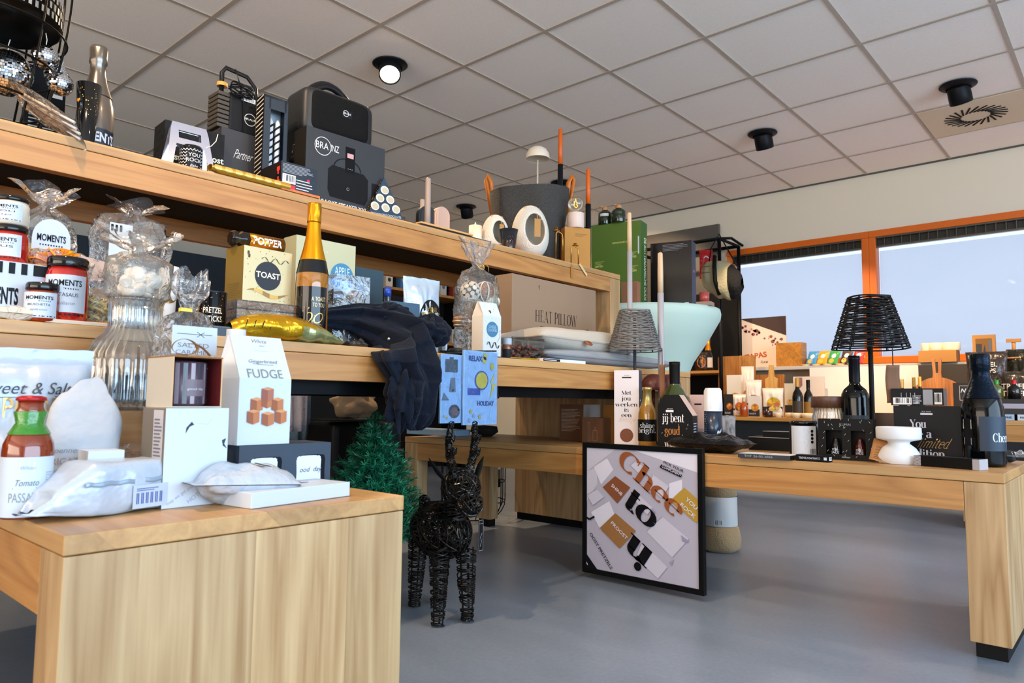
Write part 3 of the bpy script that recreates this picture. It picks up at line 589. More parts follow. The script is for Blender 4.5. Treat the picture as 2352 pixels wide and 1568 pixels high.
# second pouch, flat, folded open top with tan window
q, fr = pouch(.115, .165, .05, M('#b7c0cb', .3, .2, bump=.5, bs=26), 3, .10, .5)
c0 = onZ(525, 1150, LTL)
t = thing('foil_pouch', 'flat white foil pouch with a tan window lying in front of the flat white box', 'pouch', (c0.x+.084, c0.y-.030, LTL+.026), rad(-6))
lay(q, 'x', -pi/2+.06); 
p = MB(); pts = [fr(.01+.036*cos(a*pi/9), .05+.022*sin(a*pi/9)) for a in range(18)]; p.add([fr(.01, .05)]+pts, [(0, 1+i, 1+(i+1) % 18) for i in range(18)], M('#cdb27c', .3)); p.line(fr, [(-.03, .055), (-.01, .074), (.04, .072)], .006, M('#7b4a2c')); lay(p, 'x', -pi/2+.06)
R2 = Matrix.Rotation(pi/2, 4, 'Z')
for mm in (q, p): mm.v = [R2 @ Vector(v) for v in mm.v]; mm.v = [Vector((v.x, v.y, v.z)) for v in mm.v]
q.build('foil_bag', t); p.build('window', t)
# flat white box on the right
def long_white():
    A = onZ(655, 1160, LTL); B = onZ(809, 1139, LTL); w = (B-A).length; rz = math.atan2(B.y-A.y, B.x-A.x)
    h = zt(1107, B.x, B.y)-LTL; cx = A+(B-A)*.5+Vector((-sin(rz), cos(rz), 0))*.045
    t = thing('flat_box', 'long flat white box at the right end of the front table', 'box', (cx.x-.028, cx.y+.003, LTL), rz)
    m = MB(); m.box((0, 0, h/2), (w+.055, .09, h), white); m.build('carton', t, bev=.001)
    p = MB(); f = frT(h); p.poly(f, [(-w*.3, .02), (w*.1, .03), (w*.35, .035), (w*.3, .01), (-w*.1, -.01)], M('#b8564a')); p.lines(f, w*.2, -.0, w*.45, .012, 2, P_lines()); p.build('print', t)
long_white()
# navy box with two scalloped openings, fudge carton on top
F1 = FY(545, 1.085, 757, 1024, LTL, .085)
navy = M('#2c3a4a', .6)
def navyp(m, w, h, d):
    f = frF(-d/2); wh = M('#cfd9e6', .35, coat=.5)
    for cx, kind in ((w*.16-w/2+.012, 0), (w*.63, 1)):
        cx = (-w*.5+w*.27) if kind == 0 else (-w*.5+w*.76); hw = w*.145; hh = h*.33; pts = []
        for k in range(60):
            a = 2*pi*k/60; e = .22; sx = math.copysign(abs(cos(a))**e, cos(a)); sy = math.copysign(abs(sin(a))**e, sin(a)); b = 1+.05*abs(sin(7*a)); pts.append((cx+hw*sx*b, h*.42+hh*sy*b))
        m.poly(f, [(x+.004, y) for x, y in pts], M('#0d131b', .7)); f2 = m.lift(f, .0005); m.poly(f2, [(x*.94+cx*.06-.003 , y*.98) for x, y in pts], wh); f3 = m.lift(f, .001)
        if kind == 0:
            for a in (45, 135, 225, 315): m.disc(f3, cx+.004*cos(rad(a)), h*.45+.004*sin(rad(a)), .0036, ink, 12)
            m.line(f3, [(cx, h*.45), (cx-.001, h*.28)], .0008, ink)
        else: m.text(f3, 'ood  day', cx, h*.42, .0085, M('#39444f'), 0, w=hw*1.7, sh=.3)
carton(F1, 'dark blue box with two scalloped windows under the fudge carton', 'box', navy, pr=navyp)
def gable(F, label, mats, name, shoulder, side, pr, group=None):
    """milk-carton style box with sloping shoulders and a flat top seam"""
    w, d, h = F.w, F.d, F.h; s = h*shoulder; t = thing(name, label, 'carton', F.loc, F.rz, group); m = MB(); a, b, c_ = w/2, d/2, .004
    vs = [(-a, -b, 0), (a, -b, 0), (a, b, 0), (-a, b, 0), (-a, -b, s), (a, -b, s), (a, b, s), (-a, b, s), (-a*.99, -c_, h), (a*.99, -c_, h), (a*.99, c_, h), (-a*.99, c_, h), (-a*.9, 0, h*.90), (a*.9, 0, h*.90)]
    m.add(vs, [(0, 1, 5, 4), (2, 3, 7, 6), (4, 5, 9, 8), (6, 7, 11, 10), (8, 9, 10, 11), (0, 3, 2, 1)], mats); m.add(vs, [(3, 0, 4, 7), (1, 2, 6, 5), (4, 12, 7), (4, 8, 12), (12, 11, 7), (8, 11, 12), (5, 6, 13), (5, 13, 9), (13, 6, 10), (9, 13, 10)], side or mats)
    m.build('carton', t)
    def frl(x, y):
        if y <= s: return (x, -b-.0005, y)
        k = (y-s)/(h-s); return (x, -b+(b-c_)*k-.0006, y)
    p = MB(); pr(p, frl, w, h); p.build('print', t); return t
def fudge(p, f, w, h):
    g = M('#8d8f90', .3, .7); f2 = p.lift(f, .0006)
    p.rect(f, -w*.16, h*.865, w*.2, h*.995, M('#d5dde6')); p.rect(p.lift(f, .0004), -w*.14, h*.875, w*.18, h*.995, white); p.text(f2, 'White', w*.01, h*.935, h*.036, g, 0, sh=.35, w=w*.3); p.text(f2, 'TREAT', w*.06, h*.90, h*.014, g, 0)
    p.text(f2, 'Gingerbread', 0, h*.745, h*.03, g, 0, sh=.35, w=w*.55); p.line(f2, [(-w*.2, h*.735), (w*.2, h*.725)], .0006, g); p.text(f2, 'FUDGE', 0, h*.605, h*.082, M('#7f8a86', .35, .3), 0.0, w=w*.68)
    def cube(x, y, s, k=0):
        nonlocal f2; f2 = p.lift(f2, .00018)
        a, b, c_ = ['#b06a3c', '#8d4d2a', '#c98a58'] if not k else ['#a05f46', '#8a4b36', '#bb8266']
        p.poly(f2, [(x-s*.55, y), (x, y-s*.2), (x, y+s*.75), (x-s*.55, y+s*.9)], M(b)); p.poly(f2, [(x, y-s*.2), (x+s*.55, y), (x+s*.55, y+s*.9), (x, y+s*.75)], M(a)); p.poly(f2, [(x-s*.55, y+s*.9), (x, y+s*.75), (x+s*.55, y+s*.9), (x, y+s*1.05)], M(c_))
    s_ = w*.21
    for x, y, k in ((-.2, .345, 0), (.0, .38, 0), (.2, .345, 0), (0, .44, 1), (-.26, .235, 0), (.27, .235, 0), (.02, .215, 0)): cube(w*x+w*.03, h*(y-.03), s_, k)
FU = Fit((F1.loc[0]-F1.w/2-.002, 1.09), 664, 765, LTL+F1.h+.0006, .085); FU.w = pX(664, 1.09, FU.z)-pX(544, 1.09, FU.z); FU.loc = (pX(544, 1.09, FU.z)+FU.w/2, 1.1325, FU.z)
gable(FU, 'tall white gingerbread fudge carton with caramel cubes printed on it', white, 'fudge_carton', .60, M('#d8dde4', .5), fudge)
# tall white box with printed bird feet, mug box on top
F2 = FY(370, 1.065, 517, 937, LTL, .075, rad(2))
def birdp(m, w, h, d):
    f = frF(-d/2); k = M('#1d2430'); m.poly(f, [(-w*.18, h*.80), (-w*.10, h*.86), (-w*.06, h*.83), (-w*.13, h*.81), (-w*.19, h*.74)], k); m.line(f, [(-w*.06, h*.845), (w*.16, h*.83), (w*.22, h*.9)], .0007, M('#b8bcc2')); m.poly(f, [(w*.40, h*.66), (w*.47, h*.68), (w*.44, h*.62), (w*.49, h*.57), (w*.42, h*.60)], k)
    g = M('#9aa3ae'); m.text(f, 'may we get you...', -w*.2, h*.12, h*.035, g, 0, rot=rad(33), w=w*.5); m.text(f, 'HOTCHICK', w*.12, h*.12, h*.045, g, 0, rot=rad(33), w=w*.5)
    fl = frL(-w/2); m.rect(fl, d*.0, h*.05, d*.42, h*.98, M('#b7b3b8')); m.lines(m.lift(fl), d*.05, h*.1, d*.38, h*.9, 22, M('#6a6670'), .45)
carton(F2, 'tall white box with small black bird drawing, holding up the mug box', 'box', (white, M('#d9dde3'), M('#c2ccd8', .5), white, M('#6e665c', .7), white), pr=birdp)
def mugbox():
    z = LTL+F2.h+.0006; y = 1.068; x0, x1 = pX(392, y, z), pX(508, y, z); w = x1-x0; h = zt(815, x0, y)-z; d = .09; tan = M('#b3aca0', .7); red = M('#5d1216', .6)
    t = thing('mug_box', 'open beige gift box with dark red lining holding a striped mug', 'box', ((x0+x1)/2, y+d/2, z)); m = MB(); k = .0022
    m.box((0, 0, k/2), (w, d, k), tan, mats=[tan, red, tan, tan, tan, tan]); m.box((0, 0, h-k/2), (w, d, k), M('#8a5a2c', .7)); m.box((-w/2+k/2, 0, h/2), (k, d, h-2*k), tan, mats=[tan, tan, M('#c9a06a'), tan, tan, red]); m.box((w/2-k/2, 0, h/2), (k, d, h-2*k), tan, mats=[tan, tan, M('#c9a06a'), tan, red, tan]); m.box((0, d/2-k/2, h/2), (w-2*k, k, h-2*k), red)
    m.build('open_box', t)
    z2 = z+k+.0004; g = thing('mug', 'plum mug with grey stripes inside the open beige box', 'mug', (x0+k+.036, y+.050, z2)); R = .0335; hm = h-2*k-.006; pl = M('#5b4650', .3, coat=.5)
    m = MB(); m.lathe([(R*.9, 0), (R, .004), (R, hm), (R-.003, hm), (R-.003, .005), (0, .005)], pl, 40, cap=False); m.lathe([(0, .0005), (R*.9, 0)], pl, 40, cap=False)
    f = frC(R); st = M('#3a3d47', .35, coat=.4); lt = M('#8f8089', .35, coat=.4)
    for i in range(-4, 5):
        a = i*.0112; m.rect(f, a-.0032, .003, a+.0032, hm-.002, st if i % 2 else lt, 3)
    f2 = m.lift(f, .0005); m.rect(f2, -.012, hm*.22, .022, hm*.60, M('#716269', .4), 8); m.text(m.lift(f2, .0004), 'good day', .005, hm*.36, hm*.05, M('#cfd0da'), 0, w=.026, sh=.2); m.build('cup', g)
    m = MB(); m.tube([(R*cos(a)*0+R+.018*sin(a), .0, hm*.5+.026*cos(a)) for a in [pi*k/10 for k in range(11)]], .004, pl, 8); m.build('handle', g)
    return z+h
ZM = mugbox()
# ribbon on top
t = MB(); c0 = (pX(432, 1.07, ZM), 1.07, ZM+.0005); br = M('#8a6038', .55)
t.grid(lambda u, v: (-.006+.020*cos(2*pi*u)*(1-.15*v), .004*v-.004+.003*sin(4*pi*u), .0125+.0115*sin(2*pi*u)), 26, 1, br); t.grid(lambda u, v: (.010+.034*u-.012, .008*v-.004-.004*u, .018-.0165*u+.006*sin(pi*u)), 10, 1, br); t.top('ribbon', 'brown ribbon loop lying on the mug box', 'ribbon', c0, solid=.0006)
# popcorn bag
q, fr = pouch(.26, .215, .07, M('#aab5c3', .3, .1, bump=.3, bs=18), 9, .10, .35)
y = 1.285; cx = pX(45, y, LTL); bz = LTL; hh = zt(800, cx, y)-bz
k = hh/.215
t = thing('popcorn_bag', 'large white bag of sweet and salty popcorn standing at the left edge', 'bag', (cx, y, LTL), rad(-6)); q.v = [Vector((v.x*k*.62, v.y, v.z*k)) for v in q.v]; q.build('bag', t)
f = lambda a, b: (lambda p: (p[0]*k*.62, p[1]-.001, p[2]*k))(fr(a/(k*.62), b/k))
p = MB(); W_ = .26*k*.62; p.text(f, 'Sweet & Salty', 0, hh*.70, .018, M('#3a3f44'), 0, sh=.3, w=W_*.72); p.line(f, [(-W_*.3, hh*.675), (W_*.22, hh*.685)], .0008, ink); p.text(f, 'POPCORN', -.004, hh*.55, .030, M('#c8a86a', .3, .6), .0, w=W_*.78); p.build('print', t)
q = MB(); q.disc(f, -W_*.1, hh*.2, .03, M('#d9cdb2')); q.build('picture', t)
# tomato passata bottle
y = 1.125; loc = cloc(55, LTL, y=y); h = zt(908, loc[0], y)-LTL; R = 55*mpp(loc[0], y, .5)/h*.94
def crown(q, h): q.lathe([(.10*h, .955*h), (.115*h, .96*h), (.108*h, .985*h), (.07*h, 1.0*h), (0, 1.0*h)], M('#a51d24', .3, .3), 42, cap=False, rfn=lambda a, z: 1+(.05*sin(21*a) if z < .97*h else 0))
def passl(q, f, h): q.text(f, 'Tomato', 0, h*.27, h*.05, M('#5a5f66'), 0, sh=.3, w=R*h*.9); q.line(f, [(-R*h*.5, h*.25), (R*h*.4, h*.25)], .0008, ink); q.text(f, 'PASSATA', 0, h*.14, h*.075, M('#85888c'), 0, w=R*h*1.25); q.rect(f, -R*h*.28, h*.38, R*h*.28, h*.46, M('#dfe3ea')); q.text(q.lift(f), 'White', 0, h*.40, h*.03, M('#9aa'), 0, sh=.3); q.line(f, [(-R*h*1.1, h*.475), (R*h*1.1, h*.475)], .0006, M('#777')); q.lines(f, R*h*.75, h*.06, R*h*1.12, h*.38, 16, M('#9aa0aa'), .4)
PB = [(.0, .01), (R*.9, 0), (R, .02), (R, .54), (R*.97, .60), (R*.82, .67), (R*.5, .77), (.115, .86), (.095, .90), (.095, .96)]
bottle('round tomato passata bottle with red crown cap and white label', loc, h, PB, M('#7a2c0e', .06, coat=.8), parts=[('crown_cap', crown), ('green_neck', lambda q, h: q.lathe([(R*.80*h+.0012, .68*h), (R*.66*h+.0016, .72*h), (R*.5*h+.0016, .772*h), (.115*h+.0012, .862*h), (.112*h+.001, .87*h)], M('#2f7a22', .2, coat=.6, bump=.3), 40, cap=False, rfn=lambda a, z: 1+.01*sin(5*a))), ('paper_label', label_band(R, .02, .50, -75, 75, white, passl))])
# white paper bag with window
y = 1.20; cx = pX(182, y, LTL); hh = zt(870, cx, y)-LTL; m = MB(); wp = M('#a9adb4', .75, bump=.35, bs=22)
def pb(u, v):
    a = 2*pi*u; w = 74*mpp(cx, y, .6); d = .034; p = .5; wv = w*(1-.02*v) if v < .62 else w*(1-.78*((v-.62)/.38)**2.2); dv = d*(1 if v < .55 else 1-.93*((v-.55)/.45)**1.1)
    x = math.copysign(abs(cos(a))**p, cos(a))*wv; yy = math.copysign(abs(sin(a))**p, sin(a))*dv; n = noise.noise(Vector((x*30, yy*30+3, v*5)))*.006*v; return (x+n, yy+n, v*hh+(.006*cos(a) if v > .9 else 0))
m.grid(pb, 40, 26, wp, wrap=True)
t = thing('paper_bag', 'plain white paper bag folded to a point behind the passata bottle', 'bag', (cx, y, LTL), rad(-20)); m.build('bag', t)
p = MB(); f = lambda a, b: (a, -.0352, b); p.text(f, 'RIGATE', -.016, hh*.33, .010, M('#8c7a6c'), 0, w=.040); p.text(f, 'penne', -.02, hh*.42, .008, M('#777'), 0, sh=.3); p.rect(f, -.045, .006, .005, hh*.22, M('#c9b877', .4)); p.build('print', t)
# small white box, biscuit bag, wooden riser
F = FY(195, 1.12, 279, 1036, LTL, .05, rad(-3)); 
carton(F, 'small white carton in front of the wooden riser', 'box', (white, white, white, white, M('#cfd0d6'), white), name='small_box', pr=lambda m, w, h, d: m.text(frL(-w/2), 'tea', 0, h*.3, h*.18, P_lines(), 0))
q, fr = pouch(.12, .085, .045, F_clear, 5, .14, .4); loc = cloc(300, LTL, y=1.235); t = thing('biscuit_bag', 'small clear bag of golden biscuits in front of the wooden riser', 'bag', loc, rad(-4)); q.build('film', t)
p = MB(); rr = random.Random(4)
for k in range(11): p.ball((rr.uniform(-.045, .045), rr.uniform(-.008, .008), .012+rr.uniform(0, .048)), .012, M(rr.choice(['#c98d3e', '#b87430', '#dba557']), .6), 10, 7, (1.2, .5, .8), .3, k)
o = p.build('biscuits', t); o['kind'] = 'stuff'
p = MB(); p.rect(lambda a, b: (a, -.0235, b), -.03, .018, .01, .04, M('#dde4dc')); p.build('sticker', t)
m = MB(); m.box((0, 0, .004), (.15, .065, .008), M('#b7723f', .6)); c0 = onZ(250, 1068, LTL+.01); m.top('orange_packet', 'thin orange and white packet lying behind the lying foil pouch', 'packet', (c0.x+.01, 1.06, LTL), rad(10), bev=.002)
m = MB(); m.box((0, 0, .009), (.16, .07, .018), white); c0 = onZ(20, 1163, LTL); m.top('white_box', 'flat white box cut off by the left picture edge, beneath the passata bottle', 'box', (c0.x-.045, c0.y+.03, LTL), rad(2), bev=.001)
y = 1.33; x1 = pX(337, y, LTL); x0 = x1-.155; zr = zt(944, x1, y); m = MB(); m.box((0, 0, (zr-LTL)/2), (x1-x0, .13, zr-LTL), wood('riser_wood', '#d9ae78', '#b98450', 'X', 0, scale=1.4)); m.top('wooden_riser', 'plain pale wooden riser block carrying the glass carafe', 'riser', ((x0+x1)/2, y+.065, LTL), bev=.002)
# carafe (ribbed glass jug) with the bag of marshmallows on its neck
y = 1.39; loc = (pX(300, y, zr), y, zr+.0006); px = mpp(loc[0], y, .7)
zz = lambda v: zt(v, loc[0], y)-zr-.0006
t = thing('glass_carafe', 'ribbed clear glass carafe under the bag of marshmallows', 'vase', loc)
prf = [(0, .004), (60*px, .0), (96*px, .006), (99*px, .02), (99*px, zz(830)), (95*px, zz(812)), (80*px, zz(785)), (60*px, zz(765)), (55*px, zz(750)), (56*px, zz(700)), (59*px, zz(693)), (60*px, zz(688)), (56*px, zz(688)), (52*px, zz(700)), (51*px, zz(750)), (57*px, zz(764)), (76*px, zz(786)), (93*px, zz(815)), (95*px, .02), (90*px, .008), (0, .008)]
m = MB(); m.lathe(prf, clear('ribbed_glass', '#f4f8fa', .05), 150, cap=False, rfn=lambda a, z: 1+.017*cos(30*a)); m.build('glass', t)
t = thing('marshmallow_bag', 'clear bag of white marshmallows standing in the mouth of the glass carafe', 'bag', (loc[0]+.002, loc[1], zr+zz(708)))
z0 = zr+zz(708); zb = lambda v: zt(v, loc[0], y)-z0
sack([(40*px, .002), (52*px, zb(694)), (72*px, zb(680)), (76*px, zb(640)), (70*px, zb(605)), (40*px, zb(590)), (12*px, zb(583)), (14*px, zb(575)), (48*px, zb(560)), (78*px, zb(540)), (82*px, zb(532))], F_soft, 2, .07, lean=(-.004, 0)).build('film', t)
m = MB(); rr = random.Random(3); mw = M('#f2ede6', .8)
for k in range(20):
    a = rr.uniform(0, 2*pi); d = rr.uniform(0, 42)*px; zc = .012+(k/20)*(zb(612)-.02); T_ = Matrix.Translation((d*cos(a), d*sin(a)*.7, zc)) @ Matrix.Rotation(rr.uniform(0, 3), 4, 'X') @ Matrix.Rotation(rr.uniform(0, 3), 4, 'Y'); m.T = T_; m.lathe([(.008, -.011), (.0105, -.008), (.0105, .008), (.008, .011)], mw, 14)
o = m.build('marshmallows', t); o['kind'] = 'stuff'
m = MB(); m.box((0, -13*px, zb(586)), (18*px, .003, 9*px), M('#a9bdd6', .4)); m.build('clip', t)
# bag of salted caramels with card header
y = 1.275; loc = (pX(400, y, .5), y, LTL); 
m = MB(); m.box((0, 0, 0), (1, 1, 1), white); zc = zt(812, loc[0], y); 
t = thing('caramel_bag', 'clear bag of salted caramels with white card and yellow clip above the mug box', 'bag', loc); px = mpp(loc[0], y, .7); H1 = lambda v: zt(v, loc[0], y)-LTL
sack([(58*px, .001), (68*px, .03), (66*px, H1(815)), (64*px, H1(760)), (50*px, H1(732)), (20*px, H1(718)), (13*px, H1(712)), (20*px, H1(690)), (38*px, H1(655)), (34*px, H1(625))], F_clear, 5, .06, sy=.6, lean=(.018, 0)).build('film', t)
p = MB(); f = lambda a, b: (a, -.041, b); p.rect(f, -40*px, H1(815), 62*px, H1(752), white); f2 = p.lift(f); p.line(f2, [(-30*px, H1(770)), (50*px, H1(770))], .0008, ink); p.line(f2, [(15*px, H1(776)), (32*px, H1(764))], .0008, ink); p.line(f2, [(15*px, H1(764)), (32*px, H1(776))], .0008, ink); p.text(f2, 'SALTED', 8*px, H1(800), 10*px, M('#777'), 0, w=70*px); p.text(f2, 'CARAMEL', 8*px, H1(815), 9*px, M('#777'), 0, w=78*px); p.build('card', t, solid=.0006)
p = MB(); rr = random.Random(8)
for k in range(26): p.box((rr.uniform(-.028, .028), rr.uniform(-.015, .012), .012+rr.uniform(0, H1(770)-.02)), (.02, .016, .016), M(rr.choice(['#e9dcc3', '#c98a4e', '#f0e8dc']), .5), rr.uniform(0, 3))
o = p.build('caramels', t); o['kind'] = 'stuff'
p = MB(); p.box((.004, -.008, H1(712)), (26*px, .01, 8*px), M('#e5c93a', .4)); p.build('clip', t)
# paper cup with blue waves behind the fudge carton
y = 1.30; loc = cloc(528, LTL, y=y); h = zt(757, loc[0], y)-LTL; px = mpp(loc[0], y, .6)
def waves(q, f, h, R):
    b = M('#22306e')
    for j in range(14):
        for i in range(-3, 4): q.line(f, [(i*.018+.009*math.sin(s*.5)*0+.018*s/8-.009, h*(.9-.062*j)+.003*((s/4-1)**2)) for s in range(9)], .0012, b)
t = thing('bottle_tumbler', 'white tumbler with dark blue wave pattern standing behind the fudge carton', 'cup', loc, NY); R = 23*px; m = MB(); m.lathe([(R*.9, 0), (R, .004), (R, h*.955), (R*.93, h*.96), (R*.93, h), (0, h)], white, 36); f = frC(R); waves(m, f, h, R); m.build('cup', t)
# white dish edge behind navy box, round scalloped dish
m = MB(); y = 1.25; loc = cloc(688, LTL, y=y); hh = zt(1014, loc[0], y)-LTL; m.lathe([(.02, 0), (.024, .002), (.012, hh*.4), (.012, hh*.7), (.033, hh-.002), (.034, hh), (.03, hh), (.01, hh*.8)], white, 32); m.top('ceramic_dish', 'small white footed dish showing its rim above the dark blue box', 'dish', loc)
c0 = onZ(560, 1128, LTL); m = MB(); m.lathe([(.026, 0), (.031, .006), (.031, .013), (.0, .014)], M('#e8e6e0', .5, coat=.4), 40); f = frC(.031); m.text(f, 'JUST FOR YOU', 0, .005, .006, ink, .01, w=.052); m.top('round_tin', 'small round cream tin with black lettering behind the flat foil pouch', 'tin', (c0.x+.002, c0.y+.02, LTL), NY)
# ================================================================ goods on the display table (middle row)
def fr_t(f, p): return p.lift(f)
# --- white MOMENTS box with black stripes
F = FY(-70, 1.56, 108, 640, BTL, .10); F.h = zt(612, F.loc[0]+F.w/2, 1.56)-BTL
def mom(m, w, h, d):
    f = frF(-d/2)
    for i in range(9): m.rect(f, w/2-.018-.0195*i-.010+(.0 if i else .0), h*.80, w/2-.018-.0195*i, h*.985, ink)
    m.rect(f, w/2-.018, h*.80, w/2-.001, h*.985, ink); m.text(f, 'MOMENTS', -w*.20, h*.30, h*.26, ink, .035, w=w*.58)
    for i in range(7): m.rect(f, -w*.3+i*.022, h*.17, -w*.3+i*.022+.008, h*.23, ink)
carton(F, 'white box with black barcode stripes and large MOMENTS lettering under the stacked jars', 'box', white, pr=mom); zB = BTL+F.h+.0008
# jars
def J(u, y, z, v0, halfw, **k):
    loc = cloc(u, z, y=y); return loc, zt(v0, loc[0], y)-z, halfw*mpp(loc[0], y, z)
RED = M('#a81408', .08, coat=.8, var=.35, bs=90); CRM = M('#d9cdb8', .1, coat=.7)
loc, h, R = J(18, 1.62, zB, 521, 38); hr_ = h
jar('red sauce jar standing on the white striped box, under the cream jar', loc, h, R, RED, pr=moments(sub='SAUS'), lab=(.18, .74), rz=rad(-38))
loc2 = (loc[0]-.001, loc[1], zB+h+.0006); h2 = zt(455, *loc2[:2])-loc2[2]
jar('cream jar with black lid at the top of the jar stack', loc2, h2, R*.97, CRM, pr=moments(sub='AIOLI', sub2='dip'), lab=(.10, .72), rz=rad(-38))
loc, h, R = J(148, 1.545, BTL, 594, 44)
def pasta(m, f, h, R): moments(sub='PASTASAUS', sub2='Siciliano')(m, f, h, R)
jar('tall red pasta sauce jar with black lid at the right end of the striped box', loc, h, R, RED, pr=pasta, lab=(.17, .72), rz=rad(-22))
loc, h, R = J(94, 1.53-.0, BTL, 652, 39.5); loc = (pX(94, 1.535, BTL), 1.535, BTL)
loc = (loc[0]-.006, loc[1]+.0, loc[2])
jar('small bruschetta jar with black lid in front of the striped box', (pX(93, 1.512+.032, BTL)-.004, 1.512+.016, BTL), h, R*.9, M('#8d2a0c', .08, coat=.8, var=.3, bs=90), pr=moments(sub='BRUSCHETTA', sub2='gegrilde tomaat'), lab=(.10, .74), rz=rad(-25), lh=.17)
# toast bag behind jars
def tied_bag(label, name, u, y, z, vb, rows, mat=None, seed=1, fill=None, card=None, lean=(0, 0), sy=.6, amp=.07, cat='bag', rz=0):
    x = pX(u, y, z); px = mpp(x, y, z+.1); H_ = lambda v: zt(v, x, y)-z; t = thing(name, label, cat, (x, y, z), rz)
    sack([(r*px, max(.001, H_(v)) if i else .001) for i, (r, v) in enumerate(rows)], mat or F_clear, seed, amp, sy=sy, lean=lean).build('film', t)
    if fill: m = MB(); fill(m, px, H_); o = m.build('contents', t); o['kind'] = 'stuff'
    if card: m = MB(); card(m, px, H_); m.build('card', t, solid=.0005)
    return t
def toastfill(m, px, H):
    r = random.Random(5)
    for k in range(16): m.box((r.uniform(-.05, .05), r.uniform(-.02, .02), .015+k*(H(545)-.02)/16), (.05, .04, .012), M(r.choice(['#8d8a6a', '#b9a878', '#6f7358']), .8), r.uniform(0, 3))
def momcard(sub, s2, w2, v0, v1, y=-.05, x=0):
    def f(m, px, H):
        a, b = H(v1), H(v0); hh = b-a; fr = lambda p, q: (p, y, q); n = 14; pts = [(x-w2*px, a), (x+w2*px, a)]+[(x+w2*px*cos(pi*k/n), b-hh*.3+hh*.3*sin(pi*k/n)) for k in range(n+1)]; m.poly(fr, pts, white); f2 = m.lift(fr, .0006)
        m.text(f2, 'MOMENTS', x, a+hh*.66, hh*.10, ink, .02, w=w2*px*1.5); [m.rect(f2, x-w2*px*.6+i*w2*px*.14, a+hh*.59, x-w2*px*.6+i*w2*px*.14+w2*px*.07, a+hh*.61, ink) for i in range(9)]; m.text(f2, sub, x, a+hh*.36, hh*.07, ink, 0); m.text(f2, s2, x, a+hh*.12, hh*.05, M('#888'), 0)
    return f
tied_bag('clear bag of toast with a rounded white MOMENTS TOAST card behind the jars', 'toast_bag', 88, 1.78, BTL, 0, [(55, 700), (68, 690), (66, 600), (62, 545), (45, 505), (12, 476), (14, 468), (45, 445), (55, 436), (62, 432)], seed=3, fill=toastfill, card=momcard('TOAST', 'crunchy', 38, 512, 660))
tied_bag('clear tied bag with a striped white card, right behind the orange crisps', 'snack_bag', 285, 1.86, BTL, 0, [(60, 700), (75, 690), (78, 620), (85, 560), (60, 510), (14, 496), (16, 488), (40, 472), (62, 466)], seed=8, lean=(.012, 0), card=lambda m, px, H: (m.rect(lambda a, b: (a, -.06, b), -62*px, H(620), -15*px, H(530), white), [m.rect(lambda a, b: (a, -.061, b), (-60+9*i)*px, H(548), (-55+9*i)*px, H(534), ink) for i in range(3)]))
# bag of orange crisps lying on top of jars' back
def crisps():
    y = 1.66; z = zt(650, pX(150, y, BTL), y); x = pX(150, y, z); px = mpp(x, y, z); t = thing('crisps_bag', 'clear bag of orange crisps lying crosswise behind the pasta sauce jar', 'bag', (x, y, BTL), rad(4))
    zc = z-BTL+.03
    def fn(u, v): a = 2*pi*v; k = (sin(pi*min(1, max(0, u*.97+.015))))**.45; n = noise.noise(Vector((u*9, cos(a)*2, sin(a)*2)))*.012; return ((-100+205*u)*px, (.036*k+n)*cos(a), zc+(.034*k*(1-.25*u)+n)*sin(a)+.004)
    m = MB(); m.grid(fn, 34, 22, film('film_peach', '#ffe6d0', .22, .08)); m.build('film', t)
    m = MB(); r = random.Random(2)
    for k in range(60):
        q = Matrix.Translation((r.uniform(-88, 5)*px, r.uniform(-.020, .020), zc+r.uniform(-.022, .024))) @ Matrix.Rotation(r.uniform(0, 6), 4, 'Z') @ Matrix.Rotation(r.uniform(0, 6), 4, 'X'); m.T = q; m.grid(lambda u, v: ((u-.5)*.04, (v-.5)*.032, .007*sin(pi*u)), 4, 2, M(r.choice(['#f0920c', '#e87d05', '#f5a81c']), .5))
    m.T = None; o = m.build('crisps', t, solid=.0008); o['kind'] = 'stuff'
    m = MB(); m.box((0, .01, (zc-.035)/2), (.17, .05, zc-.036), M('#b9a68a', .7)); 
    m = MB(); m.grid(lambda u, v: ((8+92*u)*px, -.037+.012*u, zc+(.026-.052*v)*(1-.3*u)), 8, 4, M('#e7bfa8', .6, alpha=.85)); m.build('paper_label', t)
    q = MB(); q.box((0, 0, (z-BTL-.006)/2), (.15, .05, z-BTL-.008), M('#a67c4e', .7)); q.top('cardboard_box', 'plain cardboard box beneath the bag of orange crisps, hidden behind the jars', 'box', (x, y, BTL), rad(4))
crisps()
# pasta nests in a clear bag
def nests(m, px, H):
    for k in range(5):
        r0 = .019; cx, cy, cz = [(-.012, 0, .02), (.02, -.008, .018), (.0, .01, .05), (.028, .008, .048), (-.02, .01, .055)][k]
        for j in range(5): m.tube([(cx+(r0-.002*j)*cos(a)+.003*sin(3*a+j), cy+(r0-.002*j)*sin(a)*.8, cz-.008+.005*j+.005*sin(2*a+j*2)) for a in [2*pi*i/22 for i in range(22)]], .0032, M('#cdb96a', .6), 5, closed=True, flat=.35)
tied_bag('clear bag of pasta nests between the pasta sauce jar and the glass carafe', 'pasta_bag', 222, 1.60, BTL, 0, [(34, 720), (38, 712), (36, 670), (30, 630), (20, 617)], seed=12, fill=nests, sy=.7)
